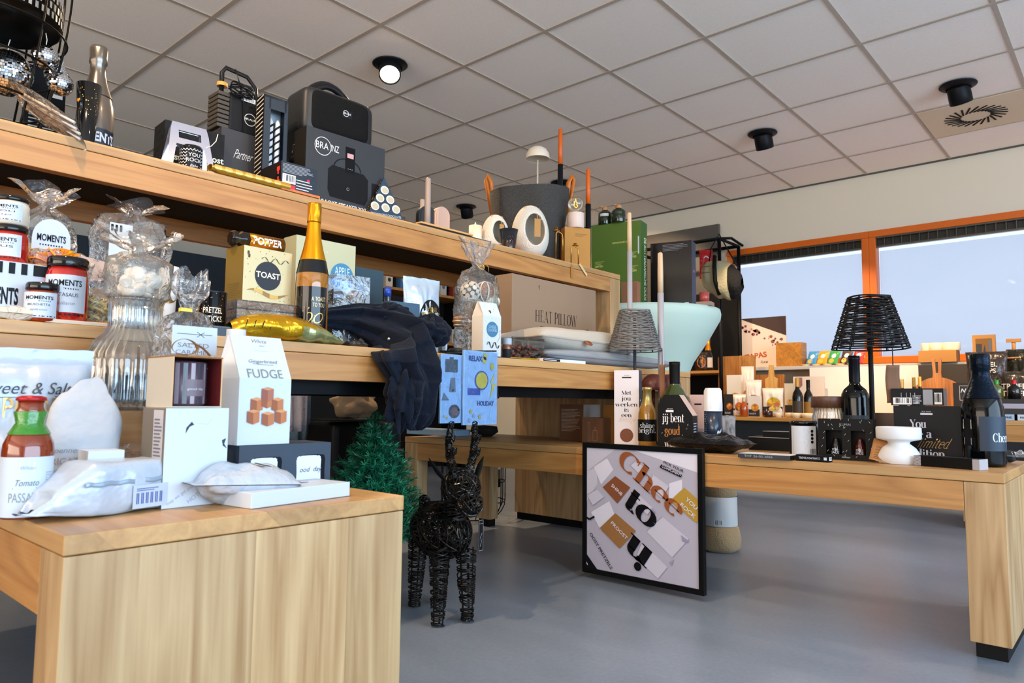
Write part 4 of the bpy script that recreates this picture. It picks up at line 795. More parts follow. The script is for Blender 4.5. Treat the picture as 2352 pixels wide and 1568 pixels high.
# flour-like pouch and kraft envelopes at the front edge
def flatpouch(label, name, u, y, z, w, h, t_, mat, seed, rz=0, wr=.4, cat='packet', back=None, extra=None, zoff=0):
    m, fr = pouch(w, h, t_, mat, seed, .09, wr, back); p = MB()
    if extra: extra(p, fr)
    x = pX(u, y, z); t = thing(name, label, cat, (x, y, z), rz)
    for q in (m, p): lay(q, 'x', -pi/2, (0, -h/2, t_/2+.001+zoff))
    m.build('packet', t)
    if p.v: p.build('print', t)
    return t
flatpouch('crumpled pale packet on the shelf edge below the striped MOMENTS box', 'flour_packet', 20, 1.53, BTL, .10, .05, .022, film('film_flour', '#e9dcc8', .75, .3), 21)
m = MB(); x0, x1 = pX(100, 1.512, BTL), pX(243, 1.512, BTL); m.box((0, 0, .0035), (x1-x0, .018, .007), M('#d9c8b4', .7)); m.top('paper_sleeve', 'flat white paper sleeve on the shelf edge in front of the pasta jar', 'sleeve', ((x0+x1)/2, 1.511, BTL), rad(0), bev=.001)
m = MB(); x0, x1 = pX(160, 1.59, BTL), pX(240, 1.59, BTL); m.box((0, 0, .006), (x1-x0, .03, .012), M('#b0622c', .7)); m.top('chocolate_bar', 'orange brown wrapped bar on the shelf in front of the pasta nests', 'bar', ((x0+x1)/2, 1.548, BTL), rad(3), bev=.002)
# white paper cup with gold dots
y = 1.72; loc = cloc(380, BTL, y=y); h = zt(613, loc[0], y)-BTL; px = mpp(loc[0], y, .8); m = MB(); R = 21*px
m.lathe([(R*.72, 0), (R, h), (R*.95, h), (R*.68, .003), (0, .003)], white, 36, cap=False); g = M('#8d6a2a', .3, .6); f = lambda a, b: (lambda r: (r*sin(a/r), -r*cos(a/r), b))(R*(.72+.28*b/h)+.0006); m.disc(f, .004, h*.62, h*.13, g); m.text(m.lift(f, .0006), 'TIME TO', .004, h*.63, h*.05, white, .01); m.text(m.lift(f, .0006), 'SPARKLE', .004, h*.55, h*.05, white, .01)
for k in range(14): m.disc(f, rnd.uniform(-.02, .022), h*rnd.uniform(.3, .95), .0008, g, 6)
m.top('paper_cup', 'white paper cup with gold emblem right of the marshmallow bag', 'cup', loc, NY)
# pretzel sticks tin + clear box
y = 1.60; loc = cloc(478, BTL, y=y); h = zt(671, loc[0], y)-BTL; R = 37*mpp(loc[0], y, .8); t = thing('pretzel_tin', 'black tin of pretzel sticks with gold ribbon print', 'tin', loc, NY)
m = MB(); m.lathe([(R*.98, 0), (R, .003), (R, h-.004), (R*1.02, h-.003), (R*1.02, h), (R*.95, h), (R*.95, h-.004), (0, h-.004)], blackg, 44, cap=False); m.build('can', t); p = MB(); f = frC(R+.0003); gw = M('#e6d8bd', .4)
p.text(f, 'PRETZEL', .008, h*.52, h*.12, gw, .01, w=R*1.15); p.text(f, 'STICKS', .010, h*.34, h*.12, gw, .01, w=R*1.0); p.text(f, 'SALTED', .013, h*.20, h*.045, gw, .02)
for k in range(40): p.disc(f, rnd.uniform(-1.2, 1.2)*R, rnd.uniform(.1, .95)*h, .0007, gw, 6)
p.line(f, [(-R*.9+.010*cos(a), h*.3+.018*sin(a)+.006*a) for a in [k*.35 for k in range(20)]], .004, gold); p.build('print', t)
y = 1.74; F = FY(468, y, 530, 664, BTL, .08); t = thing('clear_lid_box', 'black box with clear lid edges behind the pretzel tin', 'box', F.loc); m = MB(); m.box((0, 0, F.h*.3), (F.w, F.d, F.h*.6), blackg); m.build('tray', t); m = MB(); m.box((0, 0, F.h*.81), (F.w, F.d, F.h*.38), G); m.build('clear_lid', t)
# folder / long black box at front
F = FY(466, 1.515, 600, 745, BTL, .10); carton(F, 'flat black box at the shelf edge left of the gold crisps bag', 'box', M('#1f2a33', .35), pr=lambda m, w, h, d: m.line(frF(-d/2), [(-w/2+.002, .002), (-w/2+.002, h-.002), (w/2-.002, h-.002), (w/2-.002, .002)], .0009, M('#6d7780')))
# napkin stack with TOAST box
y = 1.615; x0, x1 = pX(560, y, BTL), pX(706, y, BTL); zn = zt(712, x0, y)-BTL-.0
zn = max(.02, zt(697, pX(577, 1.66, BTL), 1.66)-BTL)
t = thing('napkin_pack', 'pack of grey paper napkins in clear film under the gold TOAST box', 'napkins', ((x0+x1)/2-.012, y+.075, BTL), rad(-4)); m = MB()
for k in range(5): m.box((rnd.uniform(-.001, .001), 0, zn*(k+.5)/5), (x1-x0, .15, zn/5*.8), M(['#8d6b4a', '#a88762'][k % 2], .8))
m.build('napkins', t); m = MB(); m.box((0, 0, zn/2), (x1-x0+.004, .154, zn+.002), F_clear); m.build('film', t)
goldbox = (M('#b59a5c', .35, .35), M('#c7b07a', .35, .35), M('#c8b98e', .38, .3), M('#b59a5c', .35, .35), M('#8f742f', .4, .4), M('#a98a45', .35, .4))
def confetti(m, f, w, h, n=46, seed=3, cols=('#5f5436', '#8f7a42', '#fff4d0')):
    r = random.Random(seed)
    for k in range(n): m.disc(f, r.uniform(-.47, .47)*w, r.uniform(.03, .97)*h, r.uniform(.0006, .0016), M(r.choice(cols), .4, .4), 7)
def curl(m, f, x, y, s, n, w, c='#7c6a48', ph=0):
    a = M(c, .3, .6); b = M('#4c4230', .3, .5)
    P = [(x+s*t_+.0*cos(t_), y+w*sin(t_*2*pi+ph)) for t_ in [i*n/(n*16) for i in range(int(n*16)+1)]]
    for i, (p, q) in enumerate(zip(P, P[1:])): m.poly(f, [(p[0]-w*.28, p[1]), (p[0]+w*.28, p[1]), (q[0]+w*.28, q[1]), (q[0]-w*.28, q[1])], a if i % 8 < 4 else b)
def toastp(m, w, h, d):
    f = frF(-d/2); confetti(m, f, w, h); m.disc(m.lift(f), 0, h*.50, w*.27, M('#20242c', .5), 40); m.text(m.lift(f, .0008), 'TOAST', 0, h*.46, h*.105, M('#e8d9c0', .3, .3), .02, w=w*.5)
    curl(m, m.lift(f), w*-.14, h*.80, .030, 2.5, h*.045); curl(m, m.lift(f), -w*.42, h*.85, .004, 1, h*.06); g = M('#c49a4e', .3, .6)
    P = [(-w*.42+w*.86*k/24, h*(.17+.05*sin(k/24*2*pi+.6))) for k in range(25)]; wd = [(.010*sin(pi*k/24)+.0012) for k in range(25)]
    for k in range(24): m.poly(m.lift(f), [(P[k][0], P[k][1]-wd[k]*.5), (P[k+1][0], P[k+1][1]-wd[k+1]*.5), (P[k+1][0], P[k+1][1]+wd[k+1]*.5), (P[k][0], P[k][1]+wd[k]*.5)], M('#8f6a42', .3, .6) if k % 9 < 4 else g)
    m.lines(frL(-w/2), -d*.3, h*.06, d*.4, h*.34, 9, M('#6b5a2c'), .3)
zT = BTL+zn+.0008; A_ = (pX(556, 1.625, zT), 1.625); F = Fit(A_, 667, 562, zT, .085, rad(2)); F.h = zt(562, A_[0], A_[1])-zT
carton(F, 'tall gold box printed TOAST in a black circle, on the napkin pack', 'box', goldbox, name='toast_box', pr=toastp)
# popper on top
zP = zT+F.h+.0006; xA, xB = pX(530, 1.665, zP), pX(650, 1.665, zP); r_ = (zt(534, (xA+xB)/2, 1.665)-zt(571, (xA+xB)/2, 1.665))/2
t = thing('party_popper', 'gold party popper roll lying on top of the TOAST box', 'party popper', ((xA+xB)/2, 1.668, zP+r_), rad(-2)); L = xB-xA
m = MB(); QX = Matrix.Rotation(pi/2, 4, 'Y'); m.T = QX; m.lathe([(r_, -L*.20), (r_, L*.47)], M('#a9701c', .22, .85), 32); m.T = None; m.build('tube', t)
m = MB(QX); m.lathe([(r_*.75, -L*.5), (r_*1.0, -L*.44), (r_*.6, -L*.36), (r_*1.02, -L*.30), (r_*1.03, -L*.2)], M('#14100e', .15, coat=.7), 28, rfn=lambda a, z: 1+.07*sin(7*a)); m.build('twist_wrap', t)
p = MB(); p.text(lambda a, b: (a, -(r_+.0006)*cos(b/r_), (r_+.0006)*sin(b/r_)), 'POPPER', L*.13, -r_*.38, r_*.85, M('#e9e4e4', .4), .035, w=L*.55); p.build('print', t)
# apple crumble box, behind bottle
y = 1.83; F = FY(672, y, 810, 556, BTL, .07, rad(0)); F.h = zt(566, F.loc[0]+F.w/2, y)-BTL
def apple(m, w, h, d):
    f = frF(-d/2); confetti(m, f, w, h, 30, 9); m.disc(m.lift(f), w*.27, h*.70, w*.20, M('#3c7fa6', .35), 40); m.text(m.lift(f, .0008), 'APPLE', w*.27, h*.71, h*.075, M('#c9dfe6', .4), .0, w=w*.26); m.text(m.lift(f, .0008), 'CRUMBLE', w*.27, h*.60, h*.075, M('#c9dfe6', .4), .0, w=w*.35)
carton(F, 'pale gold box with blue APPLE CRUMBLE circle behind the gold bottle', 'box', (M('#b7b694', .4, .2),)*6, name='crumble_box', pr=apple)
# gold sparkling wine bottle
y = 1.60; loc = cloc(712, BTL, y=y); h = zt(468, loc[0], y)-BTL; R = 37*mpp(loc[0], y, .85)/h
k_ = R/.146; PR = [(r*k_ if z < .6 else (r*k_*.6+r*.4*k_ if z < .7 else r*1.05), z) for r, z in CHAMP]
PR = [(.0, .012), (R*.7, 0), (R*.98, .006), (R, .03), (R, .42), (R*.96, .50), (R*.8, .585), (R*.58, .67), (R*.44, .745), (R*.36, .82), (R*.36, .96)]
def tst(q, f, h):
    q.text(f, 'A TOAST', R*h*.45, h*.30, h*.03, M('#d9c08a', .3, .3), 0, w=R*h*.9); q.text(f, 'TO YOU', R*h*.45, h*.26, h*.028, M('#d9c08a', .3, .3), 0, w=R*h*.75); q.serif(f, 'bo', 0, h*.15, h*.10, M('#e2b95a', .25, .8), ser=False, thick=.05, thin=.03, sh=.4)
    q.line(f, [(-R*h*1.1, h*.205), (-R*h*.5, h*.2)], .0012, gold); r = random.Random(4)
    for k in range(26): q.disc(f, r.uniform(-1.1, 1.1)*R*h, r.uniform(.08, .36)*h, .0009, gold, 6)
bottle('tall sparkling wine bottle with gold foil neck and black label', loc, h, PR, M('#b0700c', .05, 0, coat=1.0, trans=.35), name='sparkling_bottle', parts=[('foil_capsule', lambda q, h: q.lathe([(R*.83*h, .58*h), (R*.62*h, .67*h), (R*.49*h, .745*h), (R*.42*h, .82*h), (R*.40*h, .87*h)], M('#d9920c', .3, .75), 44, cap=False, rfn=lambda a, z: 1+.012*sin(5*a+z*40))), ('foil_crown', capsule(.86, 1.0, R*.42, R*.42, M('#c98a12', .3, .8), .09)), ('paper_label', label_band(R, .05, .40, -62, 62, blackg, tst)), ('neck_label', lambda q, h: q.lathe([(R*.965*h+.0008, .50*h), (R*.83*h+.0012, .57*h), (R*.80*h+.001, .592*h)], blackg, 40, cap=False))])
# clear ornament box
y = 1.66; F = FY(762, y, 846, 628, BTL, .085, rad(-8)); F.h = zt(640, F.loc[0]+F.w/2, y)-BTL
t = thing('ornament_box', 'clear box with dark glossy confetti baubles right of the gold bottle', 'box', F.loc, F.rz); m = MB(); m.box((0, 0, F.h/2), (F.w, F.d, F.h), film('film_box', '#dfeaff', .05, .06, 1.4, 14)); m.build('clear_box', t)
for i, (a, b, c_, co) in enumerate([(-.26, 0, .25, '#12161d'), (.26, 0, .25, '#10141b'), (-.26, 0, .72, '#1a2028'), (.26, 0, .72, '#9a7550')]):
    m = MB(); r0 = F.w*.22; m.ball((a*F.w, b, c_*F.h), r0, M(co, .12, coat=.8), 20, 12)
    for k in range(26): q = Vector((rnd.gauss(0, 1), rnd.gauss(-.5, 1), rnd.gauss(-.5, .6))).normalized()*r0*1.01; m.box((a*F.w+q.x, b+q.y, c_*F.h+q.z), (.0018, .0018, .0018), gold)
    m.build('bauble', t)
# black wrapped packets in front
for k, (u, y_, lb) in enumerate([(748, 1.565, 'black film wrapped cake packet left of its twin in front of the bauble box'), (812, 1.60, 'crumpled black film packet at the right, by the dark blanket')]):
    flatpouch(lb, 'cake_packet', u, y_, BTL, .055+.01*k, .05, .022, film('film_dark', '#3b3a38', .8, .1, 1.2), 31+k, rad(-4), .6)
# gold crisps pouch at the edge
x0, x1 = pX(522, 1.53, BTL), pX(778, 1.53, BTL); wd = x1-x0; t = thing('crisps_pouch', 'shiny gold crisps pouch with a green tinted end, hanging over the shelf edge', 'pouch', ((x0+x1)/2, 1.537, BTL), 0)
gf = M('#c99a1c', .22, .75, bump=.35, bs=26); gg = M('#a9b07a', .2, .7, bump=.35, bs=26); hz = zt(722, (x0+x1)/2-.03, 1.53)-BTL+.004
def gp(u, v, s=1):
    x = -wd/2+wd*u; top = hz*(1-abs(2*(u-.42))**2.6*.8) if u < .42 else hz*(1-((u-.42)/.58)**2.0*.85); top = max(.004, top); lo = 0.002-.006*sin(pi*u)
    a = 2*pi*v; n = noise.noise(Vector((x*34, cos(a)*1.4, sin(a)*1.4)))*.005
    return (x, -.010+(.05*(.35+.65*sin(pi*min(1, max(0, u)))))*cos(a)+n, max(-.0001, lo+top*.5+top*.5*sin(a)+n*.7))
m = MB(); m.grid(gp, 46, 26, gf)
for i, f_ in enumerate(m.f):
    c_ = sum((m.v[k] for k in f_), Vector())/4
    if c_.x > wd*.04 and c_.z < hz*.5 and c_.y < 0: m.m[i] = m.mi(gg)
m.build('foil_bag', t); p = MB()
for k in range(9): x = -wd*.44+k*.02; p.tube([(x+.003*j, -.048-.006+.004*j*.3, hz*(.35+.12*j)) for j in range(3)], .0011, ink, 4)
p.build('print', t)
# teal board box
y = 1.90; F = FY(811, y, 876, 612, BTL, .05); carton(F, 'plain dark teal box standing behind the bauble box', 'box', M('#27404f', .6))
y = 2.0; F = FY(855, y, 925, 668, BTL, .02); m = MB(); m.box((0, 0, F.h/2), (F.w, F.d, F.h), M('#16120e', .3, .2)); m.top('photo_frame', 'dark glossy panel with rounded corners behind the blue-capped bottle', 'frame', F.loc, bev=.006)
# little bottle with blue cap
y = 1.70; loc = cloc(887, BTL, y=y); h = zt(660, loc[0], y)-BTL; t = thing('mini_bottle', 'small dark bottle with blue cap behind the blanket', 'bottle', loc, NY); m = MB(); R = .0125; m.lathe([(R, 0), (R, h*.7), (R*.75, h*.86), (R*.75, h*.9)], M('#20202c', .1, coat=.7), 26); m.build('glass_body', t); m = MB(); m.cyl((0, 0, h*.86), R*.85, h*.14, M('#1c3f9c', .3), 26); m.build('cap', t)
m = MB(); m.text(frC(R+.0005), 'ARIA', 0, h*.45, h*.07, M('#d8d8e8'), 0); m.build('print', t)
# mini ... box blue
y = 1.64; F = FY(893, y, 962, 690, BTL, .06, rad(-6)); carton(F, 'small starry blue box printed MINI above the blanket', 'box', M('#274a63', .4, var=.5, bs=30), pr=lambda m, w, h, d: (m.text(frF(-d/2), 'MINI', -w*.02, h*.66, h*.15, M('#cfdde6'), 0, w=w*.36), m.text(frF(-d/2), 'PRINCES', w*.1, h*.44, h*.13, M('#cfdde6'), 0, w=w*.6)))
# muffins bag in clear tub
y = 1.68; x0, x1 = pX(925, y, BTL), pX(1003, y, BTL); hh = zt(632, x0, y)-BTL; w_ = x1-x0
m, fr = pouch(w_, hh, .05, M('#aebfcf', .25, .3, bump=.15, bs=25), 41, .08, .4); t = thing('muffin_bag', 'silver-blue bag of mini muffins with a black round label', 'bag', ((x0+x1)/2, y, BTL), rad(-6)); m.build('foil_bag', t)
p = MB(); p.disc(fr, w_*.16, hh*.52, w_*.30, ink, 36, w_*.36); f2 = p.lift(fr, .0015); p.text(f2, 'MINI', w_*.16, hh*.57, hh*.06, gold, 0); p.text(f2, 'MUFFINS', w_*.16, hh*.49, hh*.07, gold, 0, w=w_*.5); p.text(f2, 'with chocolate', w_*.16, hh*.43, hh*.03, M('#ccc'), 0)
for k, (a, b) in enumerate([(-.1, .22), (.12, .14), (-.3, .1), (.3, .2)]): p.disc(f2, a*w_, b*hh, w_*.10, M('#8a7a4e', .3, .5), 18); p.disc(p.lift(f2), a*w_, b*hh, w_*.06, M('#c9c8b4', .3, .4), 18)
for k in range(24): p.disc(fr, rnd.uniform(-.45, .45)*w_, rnd.uniform(.1, .9)*hh, .0011, M('#3a3a3a'), 6)
p.build('print', t)
m = MB(); m.box((0, 0, .0325), (w_*1.15, .075, .065), G); m.top('clear_tub', 'clear plastic tub around the silver-blue muffin bag', 'tub', ((x0+x1)/2-.004, y, BTL), rad(-6))
# potpourri bag
y = 1.66; x = pX(1094, y, BTL); px = mpp(x, y, .85); H_ = lambda v: zt(v, x, y)-BTL
t = thing('potpourri_bag', 'large clear bag of rattan balls, shells and wood curls tied with raffia', 'bag', (x, y, BTL), rad(-10))
sack([(52*px, .001), (56*px, .02), (60*px, H_(740)), (58*px, H_(660)), (46*px, H_(635)), (16*px, H_(618)), (9*px, H_(612)), (13*px, H_(604)), (30*px, H_(575)), (42*px, H_(556))], F_clear, 14, .05, sy=.6).build('film', t)
def shell(m, c, r, mat, n, s, seed):
    g = random.Random(seed); m.ball(c, r*.9, M('#4b3a28', .8), 14, 9)
    for k in range(n):
        z = 1-2*(k+.5)/n; a = k*2.399; d = Vector((math.sqrt(1-z*z)*cos(a), math.sqrt(1-z*z)*sin(a), z)); q = Matrix.Translation(Vector(c)+d*r*.92) @ Vector((0, 0, 1)).rotation_difference(d).to_matrix().to_4x4(); m.T = q; m.cyl((0, 0, 0), s*g.uniform(.8, 1.1), r*.10, mat, 12); m.T = None
m = MB(); shell(m, (-22*px, -.005, H_(672)), 23*px, M('#d9cdb8', .6), 44, 5.6*px, 1); m.build('coin_ball', t)
m = MB(); m.ball((22*px, 0, H_(668)), 22*px, M('#8a5a34', .5), 24, 14)
for k in range(7): a = 2*pi*k/7; m.tube([(22*px+22.6*px*sin(b)*cos(a), 22.6*px*sin(b)*sin(a), H_(668)+22.6*px*cos(b)) for b in [pi*j/12 for j in range(13)]], .0022, M('#e6ddca', .6), 5, flat=2.2)
m.build('striped_ball', t)
m = MB(); m.ball((40*px, .0, H_(690)), 20*px, M('#d8d0b4', .8, bump=.8, bs=120), 20, 12, jit=.25); m.build('moss_ball', t)
m = MB(); r = random.Random(6); wick = M('#a8824e', .6)
for k in range(26): q = Matrix.Translation((-12*px, -.004, H_(716))) @ Matrix.Rotation(r.uniform(0, 6), 4, 'X') @ Matrix.Rotation(r.uniform(0, 6), 4, 'Y'); m.T = q; m.tube(ringp(21*px*r.uniform(.92, 1), 0, 20), .0010, wick, 5, closed=True)
m.T = None; m.build('rattan_ball', t)
m = MB(); m.ball((-46*px, .0, H_(740)), 17*px, M('#8a5a34', .5), 20, 12)
for k in range(5): m.tube([(-46*px+17.4*px*cos(a)*sin(pi*(k+1)/6), 17.4*px*sin(a)*sin(pi*(k+1)/6), H_(742)+17.4*px*cos(pi*(k+1)/6)) for a in [2*pi*j/16 for j in range(16)]], .0016, M('#d9c8a8', .6), 5, closed=True)
m.build('striped_ball', t)
m = MB(); shell(m, (-20*px, -.004, H_(757)), 15*px, M('#c99a66', .5), 30, 5*px, 4); m.build('wood_ball', t)
m = MB(); r = random.Random(9)
for k in range(70): c0 = Vector((r.uniform(-46, 46)*px, r.uniform(-.02, .03), r.uniform(.01, H_(655)))); d = Vector((r.gauss(0, 1), r.gauss(0, .6), r.gauss(0, 1)))*.016; m.tube([c0-d, c0+Vector((r.gauss(0, .005), 0, r.gauss(0, .005))), c0+d], .0007, M(r.choice(['#8d7648', '#b99b62', '#6d5532']), .8), 4)
o = m.build('raffia_strands', t); o['kind'] = 'stuff'
m = MB()
for k in range(3): m.tube([(10*px*cos(a)+.0, -9*px+.006*sin(a)*k-.002, H_(612)+.006*k*sin(a*1.0)+.003*cos(2*a)) for a in [2*pi*j/16 for j in range(16)]], .0009, M('#c9a86a', .7), 5, closed=True)
m.tube([(0, -.012, H_(612)), (.022, -.016, H_(606)), (.034, -.016, H_(612)), (.036, -.014, H_(622))], .0009, M('#c9a86a', .7), 5); m.build('raffia_bow', t)
# cheese cookies carton
y = 1.565; z = BTL+.004; A_ = pX(1109, y, z); F = Fit((A_, y), 1150, 688, z, .055, rad(-4)); F.h = zt(690, A_, y)-z
def cheese(p, f, w, h):
    r = random.Random(3)
    for k in range(24): p.disc(f, r.uniform(-.46, .46)*w, r.uniform(.04, .95)*h, .0010, M(r.choice(['#8a6a2a', '#222', '#555']), .4), 6)
    p.disc(p.lift(f), w*.0, h*.50, w*.32, M('#3c6f92', .4), 36); p.text(p.lift(f, .0008), 'CHEESE', 0, h*.52, h*.05, M('#9cc3da'), 0, w=w*.42); p.text(p.lift(f, .0008), 'COOKIES', 0, h*.46, h*.05, M('#9cc3da'), 0, w=w*.5); curl(p, p.lift(f), -w*.28, h*.22, .026, 2, h*.055, '#8d8a84'); p.line(p.lift(f), [(w*.28, h*.28), (w*.42, h*.36), (w*.45, h*.5)], .0012, M('#8d8a84')); curl(p, p.lift(f), -w*.1, h*.82, .006, 1.2, h*.03, '#8a6a2a')
gable(F, 'white cheese cookies carton with blue disc, in front of the potpourri bag', white, 'cookie_carton', .74, M('#e2d8c9', .5), cheese)
# slate tray with round lid etc
m = MB(); x0, x1 = pX(1022, 1.50, BTL), pX(1205, 1.50, BTL); m.prism([(x0-.0, 1.49), (x1+.02, 1.53), (x1-.03, 1.62), (x0+.01, 1.60)], BTL, BTL+.0035, M('#20262b', .35), 'xy'); m.top('slate_placemat', 'thin dark slate sheet under the cookies carton at the shelf edge', 'placemat')
m = MB(); x = pX(1050, 1.545, BTL+.004); m.lathe([(.028, 0), (.030, .004), (.022, .016), (0, .020)], M('#3a3733', .3, .4), 30, cap=False); m.top('round_packet', 'dark domed packet on the slate sheet right of the blanket', 'packet', (x, 1.548, BTL+.0042))
# small jar and clear chocolate box
y = 1.60; loc, h, R = J(1164, y, BTL, 776, 11.5); jar('tiny spice jar beside the clear box of chocolates', loc, h, R, M('#8d4a22', .2, coat=.5), lid=white, lab=(.1, .5), labc=ink, lh=.28)
y = 1.56; F = FY(1172, y, 1250, 770, BTL, .08, rad(-8)); F.h = zt(772, F.loc[0]-F.w/2, y)-BTL
t = thing('chocolate_box', 'clear box of brown chocolate hearts at the shelf edge', 'box', F.loc, F.rz); m = MB(); m.box((0, 0, F.h/2), (F.w, F.d, F.h), G); m.build('clear_box', t)
m = MB(); r = random.Random(2)
for k in range(34): m.ball((r.uniform(-.42, .42)*F.w, r.uniform(-.3, .3)*F.d, .014+r.uniform(0, F.h*.5)), .0075, M(r.choice(['#6d3a2a', '#7d4a3a', '#5a2e22']), .5), 10, 6, (1, 1, .7), .3, k)
o = m.build('chocolates', t); o['kind'] = 'stuff'; m = MB(); m.box((0, 0, .005), (F.w*.98, F.d*.98, .009), gold); m.build('gold_tray', t); m = MB(); m.box((0, 0, F.h/2), (.001, F.d, F.h), G); m.build('divider', t)
# HEAT PILLOW box
y = 1.79; A_ = pX(1174, y, BTL); F = Fit((A_, y), 1368, 626, BTL, .09, 0.0); F.h = zt(627, A_, y)-BTL
def heat(m, w, h, d):
    f = frF(-d/2); b = M('#1c1815'); m.serif(f, 'HEAT PILLOW', 0, h*.51, h*.13, b, w=w*.50, thick=.10, thin=.02); m.rect(f, -w*.19, h*.455, w*.19, h*.463, b); m.serif(f, "youre in luck, get a warm hug".replace('q', ''), w*.02, h*.34, h*.036, M('#4a423a'), w=w*.42, thick=.06, thin=.03, ser=False); m.line(f, [(-w*.21, h*.9), (-w*.205, h*.93), (-w*.2, h*.88)], .002, b)
carton(F, 'large kraft box printed HEAT PILLOW under the right end of the upper bench', 'box', M('#8f765f', .7, bump=.04, bs=200), name='heat_pillow_box', pr=heat, bev=.002)
# cushions
def cushion(label, u0, u1, y, z, vtop, mat, hh=.07, d=.36, rz=0, seed=1, piping=None):
    x0, x1 = pX(u0, y, z), pX(u1, y, z); w = x1-x0; h = hh; t = thing('cushion', label, 'cushion', ((x0+x1)/2, y+d/2, z), rz); m = MB()
    for s_ in (1, -1):
        def fn(u, v):
            X, Y = 2*u-1, 2*v-1; e = max(0, (1-X*X))**.42*max(0, (1-Y*Y))**.42; n = noise.noise(Vector((X*1.5+seed, Y*1.5, s_)))*.22; k = 1-.06*(abs(X)*abs(Y))**2*0-.07*(1-Y*Y)*abs(X)**3; return (X*w/2*k, Y*d/2*(1-.07*(1-X*X)*abs(Y)**3), h*(.5 if s_ > 0 else .42)+s_*(h*.5 if s_ > 0 else h*.42)*e*(1+n*(s_ > 0)))
        m.grid(fn, 30, 26, mat)
    m.build('cover', t)
    p = MB(); P = []; N = 30
    for k in range(4*N):
        s_, q = divmod(k, N); a = -1+2*q/N; X, Y = [(a, -1), (1, a), (-a, 1), (-1, -a)][s_]; kx = 1-.07*(1-Y*Y)*abs(X)**3; ky = 1-.07*(1-X*X)*abs(Y)**3; P.append((X*w/2*kx, Y*d/2*ky, h*.46))
    p.tube(P, .0045, piping or mat, 6, closed=True, flat=1.6); p.build('piping', t); return t, w, h
knit = M('#8b9096', .95, bump=.9, bs=420, sheen=.3); knit2 = M('#c4b9a8', .95, bump=.9, bs=420, sheen=.3)
c1, w1, h1 = cushion('lower grey knitted cushion on the right end of the middle shelf', 1256, 1560, 1.53, BTL, 790, knit, .066, .25, 0, 1)
zc2 = BTL+h1*.72
c2, w2, h2 = cushion('cream knitted cushion with leather loop, on top of the grey cushion', 1235, 1500, 1.555, zc2-.004, 748, knit2, .105, .235, rad(2), 4)
m = MB(); m.tube([(-w2*.14+.014*cos(a), -.124+.006*sin(a*1.0)-.004, h2*.38+.005*sin(a)) for a in [2*pi*j/14 for j in range(14)]], .003, M('#8a4a22', .5), 6, closed=True, flat=2.5); m.build('leather_loop', c2)
# gloves / jewellery on top of cushion
zg = zc2-.004+h2*.72; x = pX(1385, 1.70, zg); m = MB(); m.T = Matrix.Translation((0, 0, .012)) @ Matrix.Rotation(pi/2, 4, 'Y'); m.lathe([(.006, -.055), (.014, -.05), (.015, .045), (.010, .055)], M('#0f0f12', .25, coat=.4, bump=.4, bs=60), 20, rfn=lambda a, z: 1+.08*sin(5*a+z*90)); m.top('black_roll', 'shiny black rolled bundle lying on the cream cushion', 'bundle', (x, 1.70, zg), rad(-8))
m = MB(); r = random.Random(4)
for k in range(7): m.tube([(r.uniform(-.014, .014), r.uniform(-.01, .01), .002+.004*k), (r.uniform(-.014, .014), -.008, .01+.004*k), (r.uniform(-.014, .014), r.uniform(-.01, .01), .014+.004*k)], .0022, gold, 6)
m.box((-.016, 0, .016), (.016, .004, .024), white, .4); m.top('gold_charm', 'small gold charm with white tag on the cream cushion', 'ornament', (pX(1345, 1.69, zg), 1.69, zg))
# small white book at edge
F = FY(1253, 1.515, 1350, 826, BTL, .05, rad(-2)); F.h = .0115; F.d = .03; carton(F, 'thin white box with black end at the shelf edge before the grey cushion', 'box', M('#d6dbe2', .4), pr=lambda m, w, h, d: (m.rect(frF(-d/2), -w/2, h*.15, -w*.12, h*.9, ink), m.rect(frF(-d/2-.0003), -w*.48, h*.4, -w*.2, h*.6, white)))
